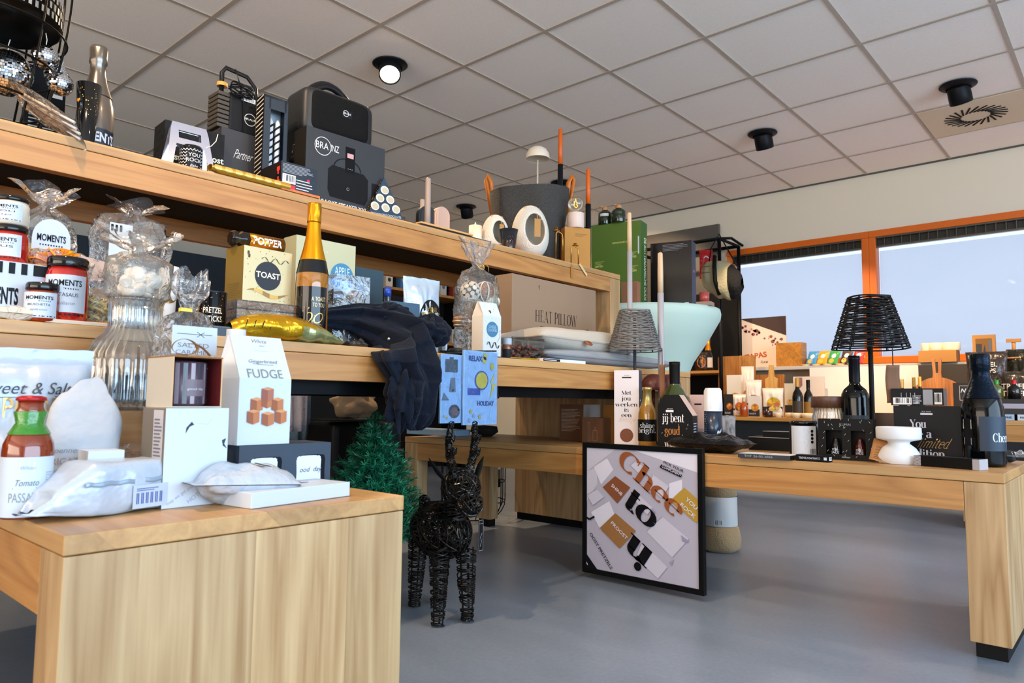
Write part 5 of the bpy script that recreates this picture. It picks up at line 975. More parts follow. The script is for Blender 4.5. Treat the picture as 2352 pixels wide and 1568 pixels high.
# dark fleece blanket: gathered on the shelf, falling over its edge
def blanket():
    fl = M('#0a1220', .9, bump=.5, bs=150, sheen=.06, var=.4)
    S_ = [  # column, row of the centre line, depth, half width (px), half thickness (m)
        (700, 735, 1.66, 8, .008), (750, 728, 1.66, 24, .018), (810, 728, 1.645, 34, .035), (862, 742, 1.60, 46, .055), (903, 762, 1.545, 58, .07), (925, 795, 1.48, 78, .06),
        (938, 835, 1.445, 80, .05), (952, 875, 1.440, 66, .045), (955, 915, 1.440, 58, .04), (956, 950, 1.44, 48, .034), (955, 975, 1.44, 34, .026), (955, 988, 1.44, 12, .012)]
    P = [onY(u, v, y) for u, v, y, w, d in S_]
    t = thing('fleece_blanket', 'black-blue fleece blanket spilling over the edge of the middle shelf', 'blanket')
    m = MB(); n = len(S_)
    def fn(u, v):
        k = v*(n-1); i = min(n-2, int(k)); f = k-i; f = f*f*(3-2*f); c = P[i].lerp(P[i+1], f); px = mpp(c.x, c.y, c.z); w = (S_[i][3]*(1-f)+S_[i+1][3]*f)*px; d = S_[i][4]*(1-f)+S_[i+1][4]*f
        a = 2*pi*u; hang = min(1, max(0, (k-3.5)/2)); T_ = (P[min(n-1, i+1)]-P[max(0, i-1)] if i < n-2 else P[-1]-P[-3]).normalized()
        side = Vector((1, 0, 0)) if hang > .99 else Vector((sin(.9*(1-hang))*.75*0+hang+.001+.35*(1-hang), 0, .95*(1-hang))).normalized(); dep = Vector((0, 1, 0))
        fold = (.20*sin(7*a+k*.5+1.5*sin(k*.7))+.05*sin(13*a+k*1.1)+.22*noise.noise(Vector((cos(a)*1.5, sin(a)*1.5, k*.7)))+.10*noise.noise(Vector((cos(a)*4, sin(a)*4, k*2))))
        return c+side*w*cos(a)*(1+fold*.35)+dep*d*sin(a)*(1+fold*1.6)
    m.grid(fn, 110, 90, fl, wrap=True); m.build('drape', t)
    # a second gathered lobe at the right and a hood-like fold
    for nm, cu, cv, y, rx, rz_, ry in (('gathered_fold', 985, 762, 1.56, 48, 34, .05), ('gathered_fold', 895, 725, 1.60, 46, 26, .05), ('gathered_fold', 925, 905, 1.435, 40, 72, .035)):
        c = onY(cu, cv, y); px = mpp(*c); m = MB()
        def g(u, v):
            a = 2*pi*u; b = pi*v; d = Vector((sin(b)*cos(a), sin(b)*sin(a), cos(b))); k = 1+.16*sin(7*a+3*b)+.3*noise.noise(d*2.2+Vector((cu, 0, 0)))+.1*noise.noise(d*6); return c+Vector((d.x*rx*px*k, d.y*ry*k, d.z*rz_*px*k))
        m.grid(g, 70, 34, fl, wrap=True); m.build(nm, t)
    m = MB(); c = onY(893, 778, 1.455); m.ball(tuple(c), .004, silver, 12, 8); m.build('zip_pull', t)
blanket()
# sticker packs hanging below the slate sheet
def stickers(label, u0, u1, v0, v1, seed, y, red=False):
    a = onY(u0, v0, y); b = onY(u1, v0+2, y); w = b.x-a.x; h = a.z-onY(u0, v1, y).z; t = thing('sticker_pack', label, 'sticker pack', ((a.x+b.x)/2, y, a.z-h)); m = MB(); m.box((0, .004, h/2), (w, .006, h), M('#8fb0d0', .5)); m.build('card', t)
    p = MB(); f = lambda x, z: (x, -.0006, z); r = random.Random(seed); cols = ['#c9b23c', '#2c4f8c', '#6b7686', '#d8d3a0']
    if seed == 1:
        p.disc(f, w*.02, h*.60, w*.20, M('#2c4f8c', .4), 30); p.disc(p.lift(f), w*.02, h*.60, w*.17, M('#c9b23c', .3), 30); p.poly(f, [(w*.3, h*.6), (w*.42, h*.72), (w*.34, h*.55), (w*.45, h*.56), (w*.27, h*.34), (w*.33, h*.5)], M('#c9b23c')); p.rect(f, -w*.38, h*.40, -w*.02, h*.49, M('#1f4392')); p.text(f, 'RELAX', -w*.16, h*.86, h*.07, M('#1f3f80'), .03, w=w*.4); p.text(f, 'HOLIDAY', w*.15, h*.26, h*.06, M('#1f3f80'), .03, w=w*.5)
        for (x, z) in ((.1, .88), (.33, .80), (.12, .93)): p.disc(f, w*x, h*z, w*.06, M('#b7a83a'), 14, h*.05)
    else:
        p.rect(f, -w*.30, h*.74, w*.28, h*.93, M('#3a4650')); p.rect(f, -w*.1, h*.93, w*.08, h*.96, M('#3a4650')); p.disc(f, w*.15, h*.17, w*.26, M('#2d3640'), 30, h*.10); p.disc(p.lift(f), w*.15, h*.17, w*.16, M('#6a4a48'), 20, h*.06); p.poly(f, [(-.1*w, .45*h), (.2*w, .45*h), (.16*w, .66*h), (-.04*w, .66*h)], M('#77828d', .3, .6)); p.poly(f, [(-.45*w, .33*h), (-.1*w, .33*h), (-.35*w, .44*h)], M('#5b6875'))
    def star(x, z, s, c): p.poly(f, [(x+s*(1 if k % 2 == 0 else .45)*cos(pi/2+k*pi/5), z+s*(1 if k % 2 == 0 else .45)*sin(pi/2+k*pi/5)) for k in range(10)], M(c, .3, .3))
    for k in range(5): star(r.uniform(-.4, .4)*w, h*r.uniform(.05, .2)+h*(.4 if k > 3 else 0), w*.06, r.choice(['#c9b23c', '#9aa8b8']))
    p.build('stickers', t); m = MB(); m.grid(lambda u, v: ((u-.5)*w, -.004-.003*noise.noise(Vector((u*5, v*9, seed))), v*h), 14, 20, film('film_sticker', '#e9f3ff', .02, .08, .45, 45)); m.build('film', t)
    return t
stickers('left hanging sticker pack with grey suitcase and lamp stickers', 1014, 1062, 812, 972, 2, 1.470)
stickers('right hanging sticker pack with yellow sun and bolt stickers', 1066, 1143, 803, 976, 1, 1.462)
m = MB(); a = onY(1020, 806, 1.483); b = onY(1140, 806, 1.483); m.tube([tuple(a), tuple(b)], .002, steel); m.tube([tuple(a), (a.x, 1.4985, a.z)], .002, steel); m.tube([tuple(b), (b.x, 1.4985, b.z)], .002, steel); m.top('hanging_rail', 'thin dark rail at the shelf edge holding the two sticker packs', 'rail')
# ================================================================ goods on the upper bench
# black wire lantern with mirror balls
y = 2.06; xr = pX(160, 1.98, USL+.3); x = xr-.155; loc = (x, y, USL)
t = thing('wire_lantern', 'large black wire cage lantern at the top left holding mirror balls', 'lantern', loc); m = MB(); wm = M('#15130f', .35, .6)
RL = lambda z: .115+.06*sin(min(1, z/.42)*pi*.5)
for k in range(10): a = 2*pi*k/10+.2; m.tube([(RL(z)*cos(a), RL(z)*sin(a), z) for z in [i*.05 for i in range(10)]], .0028, wm, 6)
for z in (.003, .09, .18, .27, .45): m.tube(ringp(RL(z)+.002, z, 40), .0028, wm, 6, closed=True)
m.build('wire_cage', t); m = MB(); m.lathe([(0, .295), (.150, .295), (.155, .30), (.155, .36), (.15, .37)], M('#1a1814', .3, .7), 44, cap=False); f = lambda a, b: (.157*cos(a), .157*sin(a), b)
for j in range(3):
    for k in range(60): a = 2*pi*k/60+.05*(j % 2); m.rect(f, a, .302+.022*j, a+.05, .318+.022*j, M('#c9c4bb', .25, .7))
m.build('lid', t)
def mirror_ball(label, u, v, y, r, n=16, held=True):
    c = onY(u, v, y); t = thing('mirror_ball', label, 'mirror ball', tuple(c), rnd.uniform(0, 3), 'mirror balls'); m = MB(); mm = M('#e8ecf2', .04, 1.0); m.ball((0, 0, 0), r*.985, M('#4a4a4a', .6), 24, 14)
    for j in range(1, n):
        th = pi*j/n; k_ = max(4, int(2*n*sin(th))); h = pi*r/n*.43; w = pi*r*sin(th)/k_*.88
        for k in range(k_):
            a = 2*pi*k/k_; d = Vector((sin(th)*cos(a), sin(th)*sin(a), cos(th))); d2 = (d+Vector((rnd.uniform(-.06, .06), rnd.uniform(-.06, .06), rnd.uniform(-.06, .06)))).normalized(); e1 = Vector((-sin(a), cos(a), 0)); e1 = (e1-d2*e1.dot(d2)).normalized(); e2 = d2.cross(e1); p = d*r*1.004
            m.add([p-e1*w-e2*h, p+e1*w-e2*h, p+e1*w+e2*h, p-e1*w+e2*h], [(0, 1, 2, 3)], mm)
    m.build('mirror_tiles', t); m = MB(); m.tube([(0, 0, r), (.002, 0, r+.015), (-.003, 0, r+.03)], .0012, M('#d9d4c6', .6), 5); m.build('hanging_cord', t); return t
rb = 52*mpp(pX(16, 2.05, 1.4), 2.05, 1.4); mirror_ball('largest mirror ball, cut by the left edge inside the lantern', 16, 168, 2.06, rb, 24)
rs = 28*mpp(pX(100, 2.0, 1.5), 2.0, 1.5)
mirror_ball('topmost small mirror ball in the lantern', 104, 131, 2.00, rs); mirror_ball('middle small mirror ball partly hidden by the lowest one', 130, 172, 2.06, rs*.93); mirror_ball('lowest small mirror ball beside the black dotted cup', 139, 193, 2.0, rs*.95)
F = FY(48, 2.20, 140, 150, USL, .05, rad(-6)); F.h = zt(160, F.loc[0], 2.2)-USL
carton(F, 'black cosmetics box standing behind the mirror balls', 'box', black, pr=lambda m, w, h, d: (m.barcode(frF(-d/2), w*.15, h*.72, w*.42, h*.9, 3), m.lines(frF(-d/2), -w*.4, h*.3, w*.3, h*.6, 8, M('#b9b9b9'), .3), m.text(frF(-d/2), 'SNEC', w*.05, h*.12, h*.07, M('#b9b9b9'), 0)))
# drinking straws in film, reaching over the edge
def straws():
    A = onY(48, 228, 1.96); B = onY(182, 314, 1.860); t = thing('straw_pack', 'clear pack of pale wax tapers sticking out over the bench edge below the lantern', 'candle pack'); D = (B-A); A = Vector((A.x, A.y, max(A.z, USL+.014))); m = MB()
    S_ = (B-A).normalized(); N_ = (S_.cross(Vector((0, 0, 1)))*.8+Vector((0, 0, .55))).normalized()
    for k in range(6): o = N_*(.013*(k-2.5)); z = Vector((0, 0, .003*(k % 2))); m.tube([tuple(A+o*.6+z+S_*rnd.uniform(0, .02)), tuple(B+o*1.1+z+S_*rnd.uniform(-.012, .008))], .0033, M('#d9cdbf', .5), 8)
    m.build('tapers', t)
    m = MB(); L = (B-A).length
    def fn(u, v): a = 2*pi*v; c = A+S_*(L*(1.15*u-.12)); w = .045*(1-.25*abs(2*u-1)**3); k = .010*sin(pi*min(1, max(0, u)))+.002; return c+N_*w*cos(a)+Vector((0, 0, .006+k*sin(a)*1.2+.004*noise.noise(Vector((u*9, v*9, 1)))))
    m.grid(fn, 26, 18, F_clear); m.build('film', t)
straws()
# MOMENTS sparkling bottle and black dotted cup
y = 2.06; loc = cloc(212, USL, y=y); h = zt(108, loc[0], y)-USL; R = 41*mpp(loc[0], y, 1.35)/h*.93; tp = M('#6a5f55', .25, .4, coat=.4)
PR2 = [(.0, .012), (R*.7, 0), (R*.98, .006), (R, .03), (R, .40), (R*.95, .48), (R*.78, .58), (R*.52, .68), (R*.40, .76), (R*.36, .86), (R*.36, .96)]
def momb(q, f, h): q.text(f, 'MOMENTS', 0, h*.16, h*.075, M('#cfd4de', .4), .035, w=R*h*2.5); [q.rect(f, -R*h*1.0+i*R*h*.2, h*.115, -R*h*1.0+i*R*h*.2+R*h*.1, h*.135, M('#cfd4de', .4)) for i in range(11)]
def momn(q, h): f = frC(R*.62*h); q.disc(f, R*h*.05, h*.54, R*h*.5, M('#5a4048', .4), 24, h*.08); q.text(q.lift(f, .001), 'M', R*h*.1, h*.52, h*.06, white, .04)
bottle('taupe sparkling wine bottle with MOMENTS lettering beside the lantern', loc, h, PR2, tp, name='sparkling_bottle', parts=[('foil_capsule', lambda q, h: q.lathe([(R*.84*h+.001, .56*h), (R*.56*h+.001, .67*h), (R*.44*h, .76*h), (R*.42*h, .84*h), (R*.50*h, .855*h), (R*.48*h, .90*h), (R*.50*h, .97*h), (R*.44*h, .995*h), (0, h)], M('#7d756c', .25, .8), 40, cap=False, rfn=lambda a, z: 1+(.06*noise.noise(Vector((cos(a)*4, sin(a)*4, z*70))) if z > .83*h else .01*sin(6*a)))), ('paper_label', label_band(R, .08, .27, -80, 80, M('#1b2430', .4), momb)), ('neck_label', momn)])
y = 1.965; loc = cloc(196, USL, y=y); h = zt(196, loc[0], y)-USL; px = mpp(loc[0], y, 1.3); R1 = 26*px
t = thing('dotted_cup', 'black tapered cup with gold dots and heart in front of the MOMENTS bottle', 'cup', loc, NY); m = MB(); m.lathe([(R1*.6, 0), (R1, h), (R1*.95, h), (R1*.56, .004), (0, .004)], blackg, 40, cap=False); m.build('cup', t); m = MB(); f = lambda a, b: (lambda r: (r*sin(a/r), -r*cos(a/r), b))(R1*(.6+.4*b/h)+.0006)
for k in range(34): m.disc(f, rnd.uniform(-1, 1.1)*R1, h*rnd.uniform(.5, .92), .0009, M('#d6b93c', .3, .3), 7)
m.poly(f, [(-R1*.9+.006*16*sin(a)**3/16, h*.72+.006*(13*cos(a)-5*cos(2*a)-2*cos(3*a)-cos(4*a))/16) for a in [2*pi*k/24 for k in range(24)]], M('#d9861a', .3, .3)); m.build('print', t)
m = MB(); m.box((0, 0, .012), (.05, .05, .024), F_clear); m.box((0, 0, .003), (.046, .046, .005), white); m.top('clear_packet', 'small clear packet right behind the MOMENTS bottle', 'packet', (pX(268, 2.08, USL), 2.08, USL), .3)
# gift bag "the Most Wonderful Time of the Year"
y = 2.10; F = FY(372, y, 510, 296, USL, .09, rad(-4)); F.h = zt(282, pX(400, y, USL), y)-USL
def most(m, w, h, d):
    f = frF(-d/2); g = M('#b9c4bd', .5); [m.text(f, s_, w*.18, h*z_, h*.10, g, .02, align='l', sq=1) for s_, z_ in (('Most', .52), ('ful Time', .36), ('Year', .20))]; fl = frF(-d/2); m.text(fl, 'Last', -w*.47, h*.42, h*.10, g, .02, align='l'); m.text(fl, 'Christ', -w*.47, h*.25, h*.10, g, .02, align='l')
carton(F, 'black paper gift bag with pale Christmas song words at the bench edge', 'gift bag', M('#16181a', .6, bump=.3, bs=30), name='gift_bag', pr=most)
# silver stand with YOU ROCK cup
y = 1.99; xL, xR = pX(372, y, USL), pX(484, y, USL); h = zt(279, pX(400, y, USL), y)-USL; w = xR-xL; t = thing('gift_stand', 'silver folded card carrier with a cut-out handle', 'gift carrier', ((xL+xR)/2, y, USL), rad(-4)); sl = M('#b9c0d6', .16, .75); m = MB()
a = w/2; top = [( -a*.72, h), (a*.72, h)]; 
for s_ in (-1, 1):
    o = lambda z, s_=s_: s_*(.034*(1-z/h)+.001)
    P = [(-a, 0), (-a*.75, 0), (-a*.52, h*.62), (a*.52, h*.62), (a*.75, 0), (a, 0), (a*.72, h), (-a*.72, h)]
    sl_ = [(-a, 0, -a*.78, 0, -a*.55, h*.58, -a*.83, h*.58), (a*.78, 0, a, 0, a*.83, h*.58, a*.55, h*.58), (-a*.83, h*.58, a*.83, h*.58, a*.8, h*.70, -a*.8, h*.70), (-a*.8, h*.7, -a*.45, h*.7, -a*.45, h*.85, -a*.76, h*.85), (a*.45, h*.7, a*.8, h*.7, a*.76, h*.85, a*.45, h*.85), (-a*.76, h*.85, a*.76, h*.85, a*.68, h, -a*.68, h)]
    for q in sl_: m.add([(q[i], o(q[i+1]), q[i+1]) for i in (0, 2, 4, 6)], [(0, 1, 2, 3)], sl)
m.build('folded_card', t, solid=.0008); m = MB(); m.tube([(w*.26, -.012, h*.6), (w*.42, -.014, h*.68), (w*.52, -.012, h*.80), (w*.56, -.01, h*.95)], .0013, M('#d9d6cf', .5), 6); m.build('carry_cord', t)
R3 = w*.225; hm = h*.60; t = thing('rock_mug', 'black zigzag patterned cup printed YOU ROCK under the silver carrier', 'cup', ((xL+xR)/2+.008, y, USL), NY+.1); m = MB(); m.lathe([(R3, 0), (R3, hm*.92), (R3*.9, hm), (0, hm)], blackg, 40); m.build('cup', t); p = MB(); f = frC(R3); g = M('#c9cdd2', .35)
for j in range(-3, 9):
    for i in range(-5, 5): s_ = R3*.30; x0 = i*s_; z0 = hm*(.1*j+.1); q = [(x0, z0), (x0+s_/2, z0+s_*.6), (x0+s_, z0)]; (p.line(f, q, .0016, g) if -.0 <= z0 and z0+s_*.7 < hm*.92 else None)
f2 = p.lift(f, .0006); p.rect(f2, -R3*.4, 0, R3*.75, hm*.78, blackg, 6); f3 = p.lift(f2, .0005); p.text(f3, 'YOU', R3*.18, hm*.62, hm*.11, g, .01); p.text(f3, 'ROCK', R3*.18, hm*.46, hm*.11, g, .01); p.text(f3, 'Babe', R3*.18, hm*.30, hm*.08, g, 0, sh=.3); p.build('print', t)
# handle speaker on dark box
y = 2.12; F = FY(502, y, 600, 296, USL, .09, 0.0); F.h = zt(290, F.loc[0]-F.w/2, y)-USL
carton(F, 'dark grey box with thin white handwriting under the tall cable-tied speaker', 'box', M('#2a2a2e', .5), pr=lambda m, w, h, d: (m.text(frF(-d/2), 'Partner', 0, h*.62, h*.13, M('#b9b9b9'), 0, sh=.35, w=w*.42), m.disc(frF(-d/2), w*.32, h*.12, .012, M('#a9a9a4'), 20)))
zs = USL+F.h+.0006; A_ = pX(495, 2.14, zs); F2 = Fit((A_, 2.135), 604, 218, zs, .075, rad(0)); F2.h = zt(220, pX(560, 2.135, zs), 2.135)-zs
t = thing('portable_speaker', 'tall black speaker with square carry handle and coiled cable, on the dark grey box', 'speaker', F2.loc, 0); w, h, d = F2.w, F2.h, F2.d; HT = zt(160, F2.loc[0]-.02, F2.loc[1])-zs
m = MB(); m.box((w*.12, 0, h/2), (w*.74, d, h), M('#17181b', .4)); m.build('body', t, bev=.008); m = MB(); [m.box((-w*.36, 0, h*(.08+.115*k)), (w*.24, d*.96, h*.095), M('#3a352e', .5)) for k in range(8)]; m.build('grille', t, bev=.002)
m = MB(); m.tube([(-w*.32, 0, h*.9), (-w*.32, 0, HT-.02), (-w*.24, 0, HT), (w*.22, 0, HT-.006), (w*.42, 0, HT-.035), (w*.44, 0, h*.9)], .0055, M('#141518', .4), 8, flat=1.4); m.build('handle', t)
m = MB(); f = frF(-d/2); m.barcode(f, 0, h*.86, w*.3, h*.97, 4); m.disc(f, w*.2, h*.42, w*.13, M('#c9c9c9'), 24); m.disc(m.lift(f), w*.2, h*.42, w*.115, M('#17181b'), 24); m.text(m.lift(f, .0008), 'BRAINZ', w*.24, h*.40, h*.05, M('#d9d9d9'), .01, w=w*.38); m.build('print', t)
m = MB(); r = random.Random(3)
for k in range(7): b_ = .020+.004*r.random(); m.tube([(-w*.05+b_*1.9*cos(a)*(1 if k % 2 else -.9), -d/2-.012+.004*sin(2*a+k), h*1.06+.013*sin(a)+.003*(k-3)+.006*sin(2*a)) for a in [2*pi*j/18 for j in range(18)]], .0018, M('#0d0d0e', .35), 6, closed=True)
m.tube([(-w*.05, -d/2-.012, h*1.03), (w*.02, -d/2-.006, h*.8), (w*.05, -d/2-.004, h*.3), (w*.03, -d/2-.004, -.02)], .0018, M('#0d0d0e', .35), 6); m.tube([(-w*.05, -d/2-.01, h*1.03), (-w*.06, -d/2*.2, HT+.004), (-w*.03, -d/2-.01, h*1.06)], .0016, M('#0d0d0e', .35), 6); m.build('cable', t)
m = MB(); m.lathe([(.016, 0), (.016, .012), (.0135, .012), (.0135, 0), (.016, 0)], M('#c98f45', .5), 28, cap=False); o = m.build('wooden_ring', t); o.location = (-w*.31, 0, h*1.16)
# striped candle gift box
y = 2.045; F = FY(585, y, 655, 215, USL, .05, rad(-2)); F.h = zt(215, pX(600, y, USL), y)-USL; F.w = pX(655, y, USL)-pX(599, y, USL)
t = thing('candle_gift_box', 'tall dark box with striped side holding two black and white spiral candles', 'box', (pX(627, y, USL), y+.025, USL), rad(-2)); w, h, d = F.w, F.h, .05; db = M('#1c2733', .4)
m = MB(); m.box((0, 0, .004), (w, d, .008), db); m.box((0, 0, h-.004), (w, d, .008), db); m.box((-w/2+.001, 0, h/2), (.002, d, h), black); m.box((w/2-.001, 0, h/2), (.002, d, h), db); m.box((0, d/2-.001, h/2), (w, .002, h), M('#aab4bd')); m.box((-w*.36, -d/2+.001, h/2), (w*.28, .002, h), db); m.box((w*.42, -d/2+.001, h/2), (w*.16, .002, h), db); m.box((.06*w, -d/2+.001, h*.94), (w*.7, .002, h*.12), db); m.box((.06*w, -d/2+.001, h*.06), (w*.7, .002, h*.12), db); m.build('box', t)
m = MB(); fl = lambda a, b: (-w/2-.0006, -a, b)
for k in range(24): z0 = h*k/24; m.poly(fl, [(-d*.45, z0), (d*.45, z0+.010), (d*.45, z0+.014), (-d*.45, z0+.004)], M('#c8bfae'))
m.build('stripes', t)
for k, cx in enumerate((-.06, .22)):
    m = MB(); R4 = w*.105
    m.lathe([(R4, h*.1), (R4, h*.78), (R4*.4, h*.82), (0, h*.82)], M('#c9ccd0', .5), 20, c=(cx*w, 0, 0))
    for s_ in range(2): m.tube([(cx*w+R4*1.02*cos(a+s_*pi), R4*1.02*sin(a+s_*pi), h*.1+h*.68*a/(2*pi*5)) for a in [2*pi*5*j/90 for j in range(91)]], .0032, ink, 5)
    m.build('spiral_candle', t)
# big BRAINZ box and speaker on top
y = 1.99; z = USL; A_ = (pX(698, y, z), y); F = Fit(A_, 880, 286, z, .17, rad(-3)); F.h = zt(287, *A_)-z
def brainz(m, w, h, d):
    f = frF(-d/2); wt = M('#d0d3d6', .5); g = M('#101114', .6); m.disc(f, -w*.30, h*.80, h*.115, wt, 36); m.disc(m.lift(f), -w*.30, h*.80, h*.107, M('#24272c', .5), 36); m.text(m.lift(f, .0008), 'BRA', -w*.31, h*.765, h*.085, wt, 0, w=w*.15); m.text(m.lift(f, .0008), 'INZ', -w*.155, h*.765, h*.085, wt, 0, w=w*.10); m.text(f, 'KARAOKE SPEAKER XXL', -w*.05, h*.09, h*.055, wt, .02, w=w*.66); m.text(f, 'Connect & Play', -w*.10, h*.005, h*.05, M('#9a9da2'), 0, w=w*.42)
    pts = [(-w*.20, h*.20), (-w*.23, h*.28), (-w*.23, h*.54), (-w*.18, h*.60), (w*.22, h*.58), (w*.28, h*.52), (w*.28, h*.26), (w*.24, h*.18)]; m.poly(m.lift(f), pts, g); m.line(m.lift(f), [(-w*.16+w*.17*(1-cos(a)), h*.59+h*.13*sin(a)) for a in [pi*k/14 for k in range(15)]], .004, g)
    f2 = m.lift(f, .001); m.rect(f2, -w*.02, h*.55, w*.10, h*.88, M('#0b0b0c', .3)); m.rect(m.lift(f2), -.0*w, h*.74, w*.08, h*.80, M('#b98f92')); [m.disc(m.lift(f2), w*(.015+.025*k), h*.60, .0012, wt, 8) for k in range(3)]; m.disc(f2, w*.02, h*.34, .005, wt, 18); m.disc(m.lift(f2), w*.02, h*.34, .0043, g, 18); m.rect(f, w*.33, h*.18, w*.42, h*.5, g)
    fl = frL(-w/2); m.line(fl, [(0, h*.75), (0, h*.84), (d*.07, h*.83)], .002, M('#b5ad9f')); m.disc(fl, -d*.02, h*.75, .004, M('#b5ad9f'), 10); m.line(fl, [(-.006, h*.44), (.006, h*.44), (.006, h*.54), (-.006, h*.54), (-.006, h*.44)], .0012, M('#b5ad9f')); m.text(fl, 'music', 0, h*.68, .005, M('#877f74'), 0)
carton(F, 'large dark grey karaoke speaker box with round BRAINZ logo', 'box', (M('#24272c', .5),)*4+(M('#1d1a17', .5),)*2, name='speaker_box', pr=brainz, bev=.0015)
zk = USL+F.h+.0006; yk = 2.02; xa, xb = pX(706, yk, zk+.1), pX(862, yk, zk+.1); w = xb-xa; hk = zt(190, pX(720, yk, zk), yk)-zk-.002; sp = thing('karaoke_speaker', 'big rounded black speaker with arched handle on the BRAINZ box', 'speaker', ((xa+xb)/2-.0, yk+.075, zk), rad(-3)); d = .145
def rb(w, h, d, r, mat, m, c=(0, 0, 0), e=.28):
    def fn(u, v):
        a = 2*pi*u; b = pi*(v-.5); q = lambda x, p: math.copysign(abs(x)**p, x); cb = q(cos(b), e); return (c[0]+w/2*q(cos(a), e)*cb, c[1]+d/2*q(sin(a), e)*cb, c[2]+h/2+h/2*q(sin(b), e))
    m.grid(fn, 64, 36, mat, wrap=True)
m = MB(); rb(w, hk, d, 0, M('#1b1c1f', .45), m); m.build('body', sp); m = MB(); rb(w*.86, hk*.90, d*.95, 0, M('#0e0f11', .75, bump=.8, bs=500), m, (0, -.010, hk*.05)); m.build('grille', sp)
m = MB(); m.tube([(-w*.34+w*.70*k/16, 0, hk*.93+hk*.36*sin(pi*(k/16)**.85)) for k in range(17)], .011, M('#141518', .4), 10, flat=1.9, rads=[.009+.004*sin(pi*k/16) for k in range(17)]); m.build('handle', sp)
m = MB(); f = frF(-d/2*.95-.0105); m.rect(f, -.0, hk*.50, w*.14, hk*.66, M('#1a1b1f', .3)); m.disc(m.lift(f), w*.05, hk*.59, w*.04, M('#c9ccd0'), 20); m.disc(m.lift(f, .0006), w*.05, hk*.59, w*.034, M('#1a1b1f'), 20); m.text(m.lift(f, .001), 'BRAINZ', w*.07, hk*.575, hk*.035, M('#c9ccd0'), .01); m.build('badge', sp)
m = MB(); m.box((-w*.02, -d*.36, .002), (w*.72, .02, .006), M('#7f97b4', .3, .4)); m.build('foot_strip', sp)
m = MB(); m.lathe([(.004, 0), (.011, .06), (.012, .13), (.010, .15)], M('#8f8577', .3, .7), 20); m.ball((0, 0, .168), .019, M('#2b2620', .5, .5, bump=.9, bs=400), 20, 14); m.top('microphone', 'upright handheld microphone between the candle box and the big speaker', 'microphone', (pX(654, 2.10, 1.45), 2.102, USL+.0))
# board game box and gold wrapping roll
y = 1.905; A_ = (pX(644, y, USL), y); F = Fit(A_, 726, 367, USL, .13, rad(-2)); F.h = zt(368, *A_)-USL; 
A2 = pX(644, y, USL)
def game(m, w, h, d):
    f = frF(-d/2); m.lines(f, -w*.46, h*.66, w*.44, h*.95, 7, M('#9aa2ae'), .35); m.barcode(f, -w*.46, h*.34, -w*.1, h*.62, 2); m.rect(f, -w*.5, h*.02, -w*.1, h*.30, M('#c22143')); m.text(m.lift(f), 'Jumbodisset', -w*.3, h*.10, h*.09, white, .01, w=w*.34); m.lines(f, -w*.08, h*.1, w*.40, h*.55, 5, M('#c9ced6'), .3); m.disc(f, w*.26, h*.56, h*.05, M('#c22143'), 14)
    fl = frL(-w/2); m.text(fl, 'MEISTER', -d*.02, h*.1, h*.34, M('#c8305a', .4), .03, w=d*.62, rot=rad(3)); m.rect(fl, d*.30, h*.35, d*.44, h*.85, M('#d8352c')); m.text(m.lift(fl), 'H', d*.37, h*.45, h*.25, black, .06)
carton(F, 'dark board game box with red and white print in front of the speaker box', 'game box', (M('#16202e', .4),)*4+(M('#1b1514', .5),)*2, name='game_box', pr=game)
def roll():
    A = onY(486, 384, 1.872); B = onY(645, 425, 1.872); C = onY(722, 446, 1.874); t = thing('wrapping_roll', 'roll of gold wrapping film with coin pattern lying along the bench edge', 'wrapping roll'); m = MB(); gm = M('#c79a3a', .3, .55); S_ = (B-A)
    A.z = B.z = USL+.010; S_ = (B-A)
    m.grid(lambda u, v: (A.x+S_.x*u*1.15, 1.885+.016*cos(2*pi*v), USL+.0135+.0125*sin(2*pi*v)*(1-.3*(u < .08)*1)), 30, 20, gm)
    for k in range(7): c = A.x+S_.x*(k+.6)/7; m.grid(lambda u, v: (c+.011*(2*u-1)*math.sqrt(max(0, 1-(2*v-1)**2)), 1.885-.0165*cos((v-.5)*1.6+.2), USL+.0135+.0130*sin((v-.5)*1.6+.2)), 8, 8, M('#e6c468', .25, .6))
    m.build('foil', t); m = MB(); m.box((C.x-.045, 1.884, USL+.004), (.13, .02, .007), M('#c4703c', .5)); m.build('orange_strip', t)
roll()
# chocolate pyramid box
y = 1.93; xa, xb = pX(852, y, USL), pX(929, y, USL); w = xb-xa; h = zt(405, pX(897, y, USL), y)-USL; t = thing('pyramid_box', 'triangular starry black box of tree hanger chocolates', 'box', ((xa+xb)/2, y+.03, USL), rad(-14)); m = MB(); nb = M('#16324a', .35, var=.6, bs=60); a = w/2
m.add([(-a, -.03, 0), (a, -.03, 0), (a, .04, 0), (-a, .04, 0), (-.002, -.002, h), (.002, .0, h)], [(0, 1, 5, 4), (3, 2, 1, 0), (2, 3, 4, 5)], nb); m.add([(-a, -.03, 0), (a, -.03, 0), (a, .04, 0), (-a, .04, 0), (-.002, -.002, h), (.002, .0, h)], [(3, 0, 4), (1, 2, 5)], blackg); m.build('box', t)
f = lambda x, z: (x, -.0306+.028*z/h, z); p = MB(); r = random.Random(2)
for x, z in ((0, .70), (-.13, .50), (.13, .50), (-.27, .30), (0, .30), (.27, .30)): p.disc(f, x*w, z*h, w*.105, M('#d9d6c4', .5), 20); p.disc(p.lift(f), x*w+.001, z*h-.001, w*.08, M('#a9a691', .6), 16)
p.text(p.lift(f), 'TREE HANGERS CHOCOLATE', 0, h*.10, h*.05, M('#c9d6de'), 0, w=w*.78); p.build('print', t)
p = MB(); fl = lambda b, z: (-a*(1-z/h)-.001, -.03+b*.07*(1-z/h*.9)+z/h*.03, z)
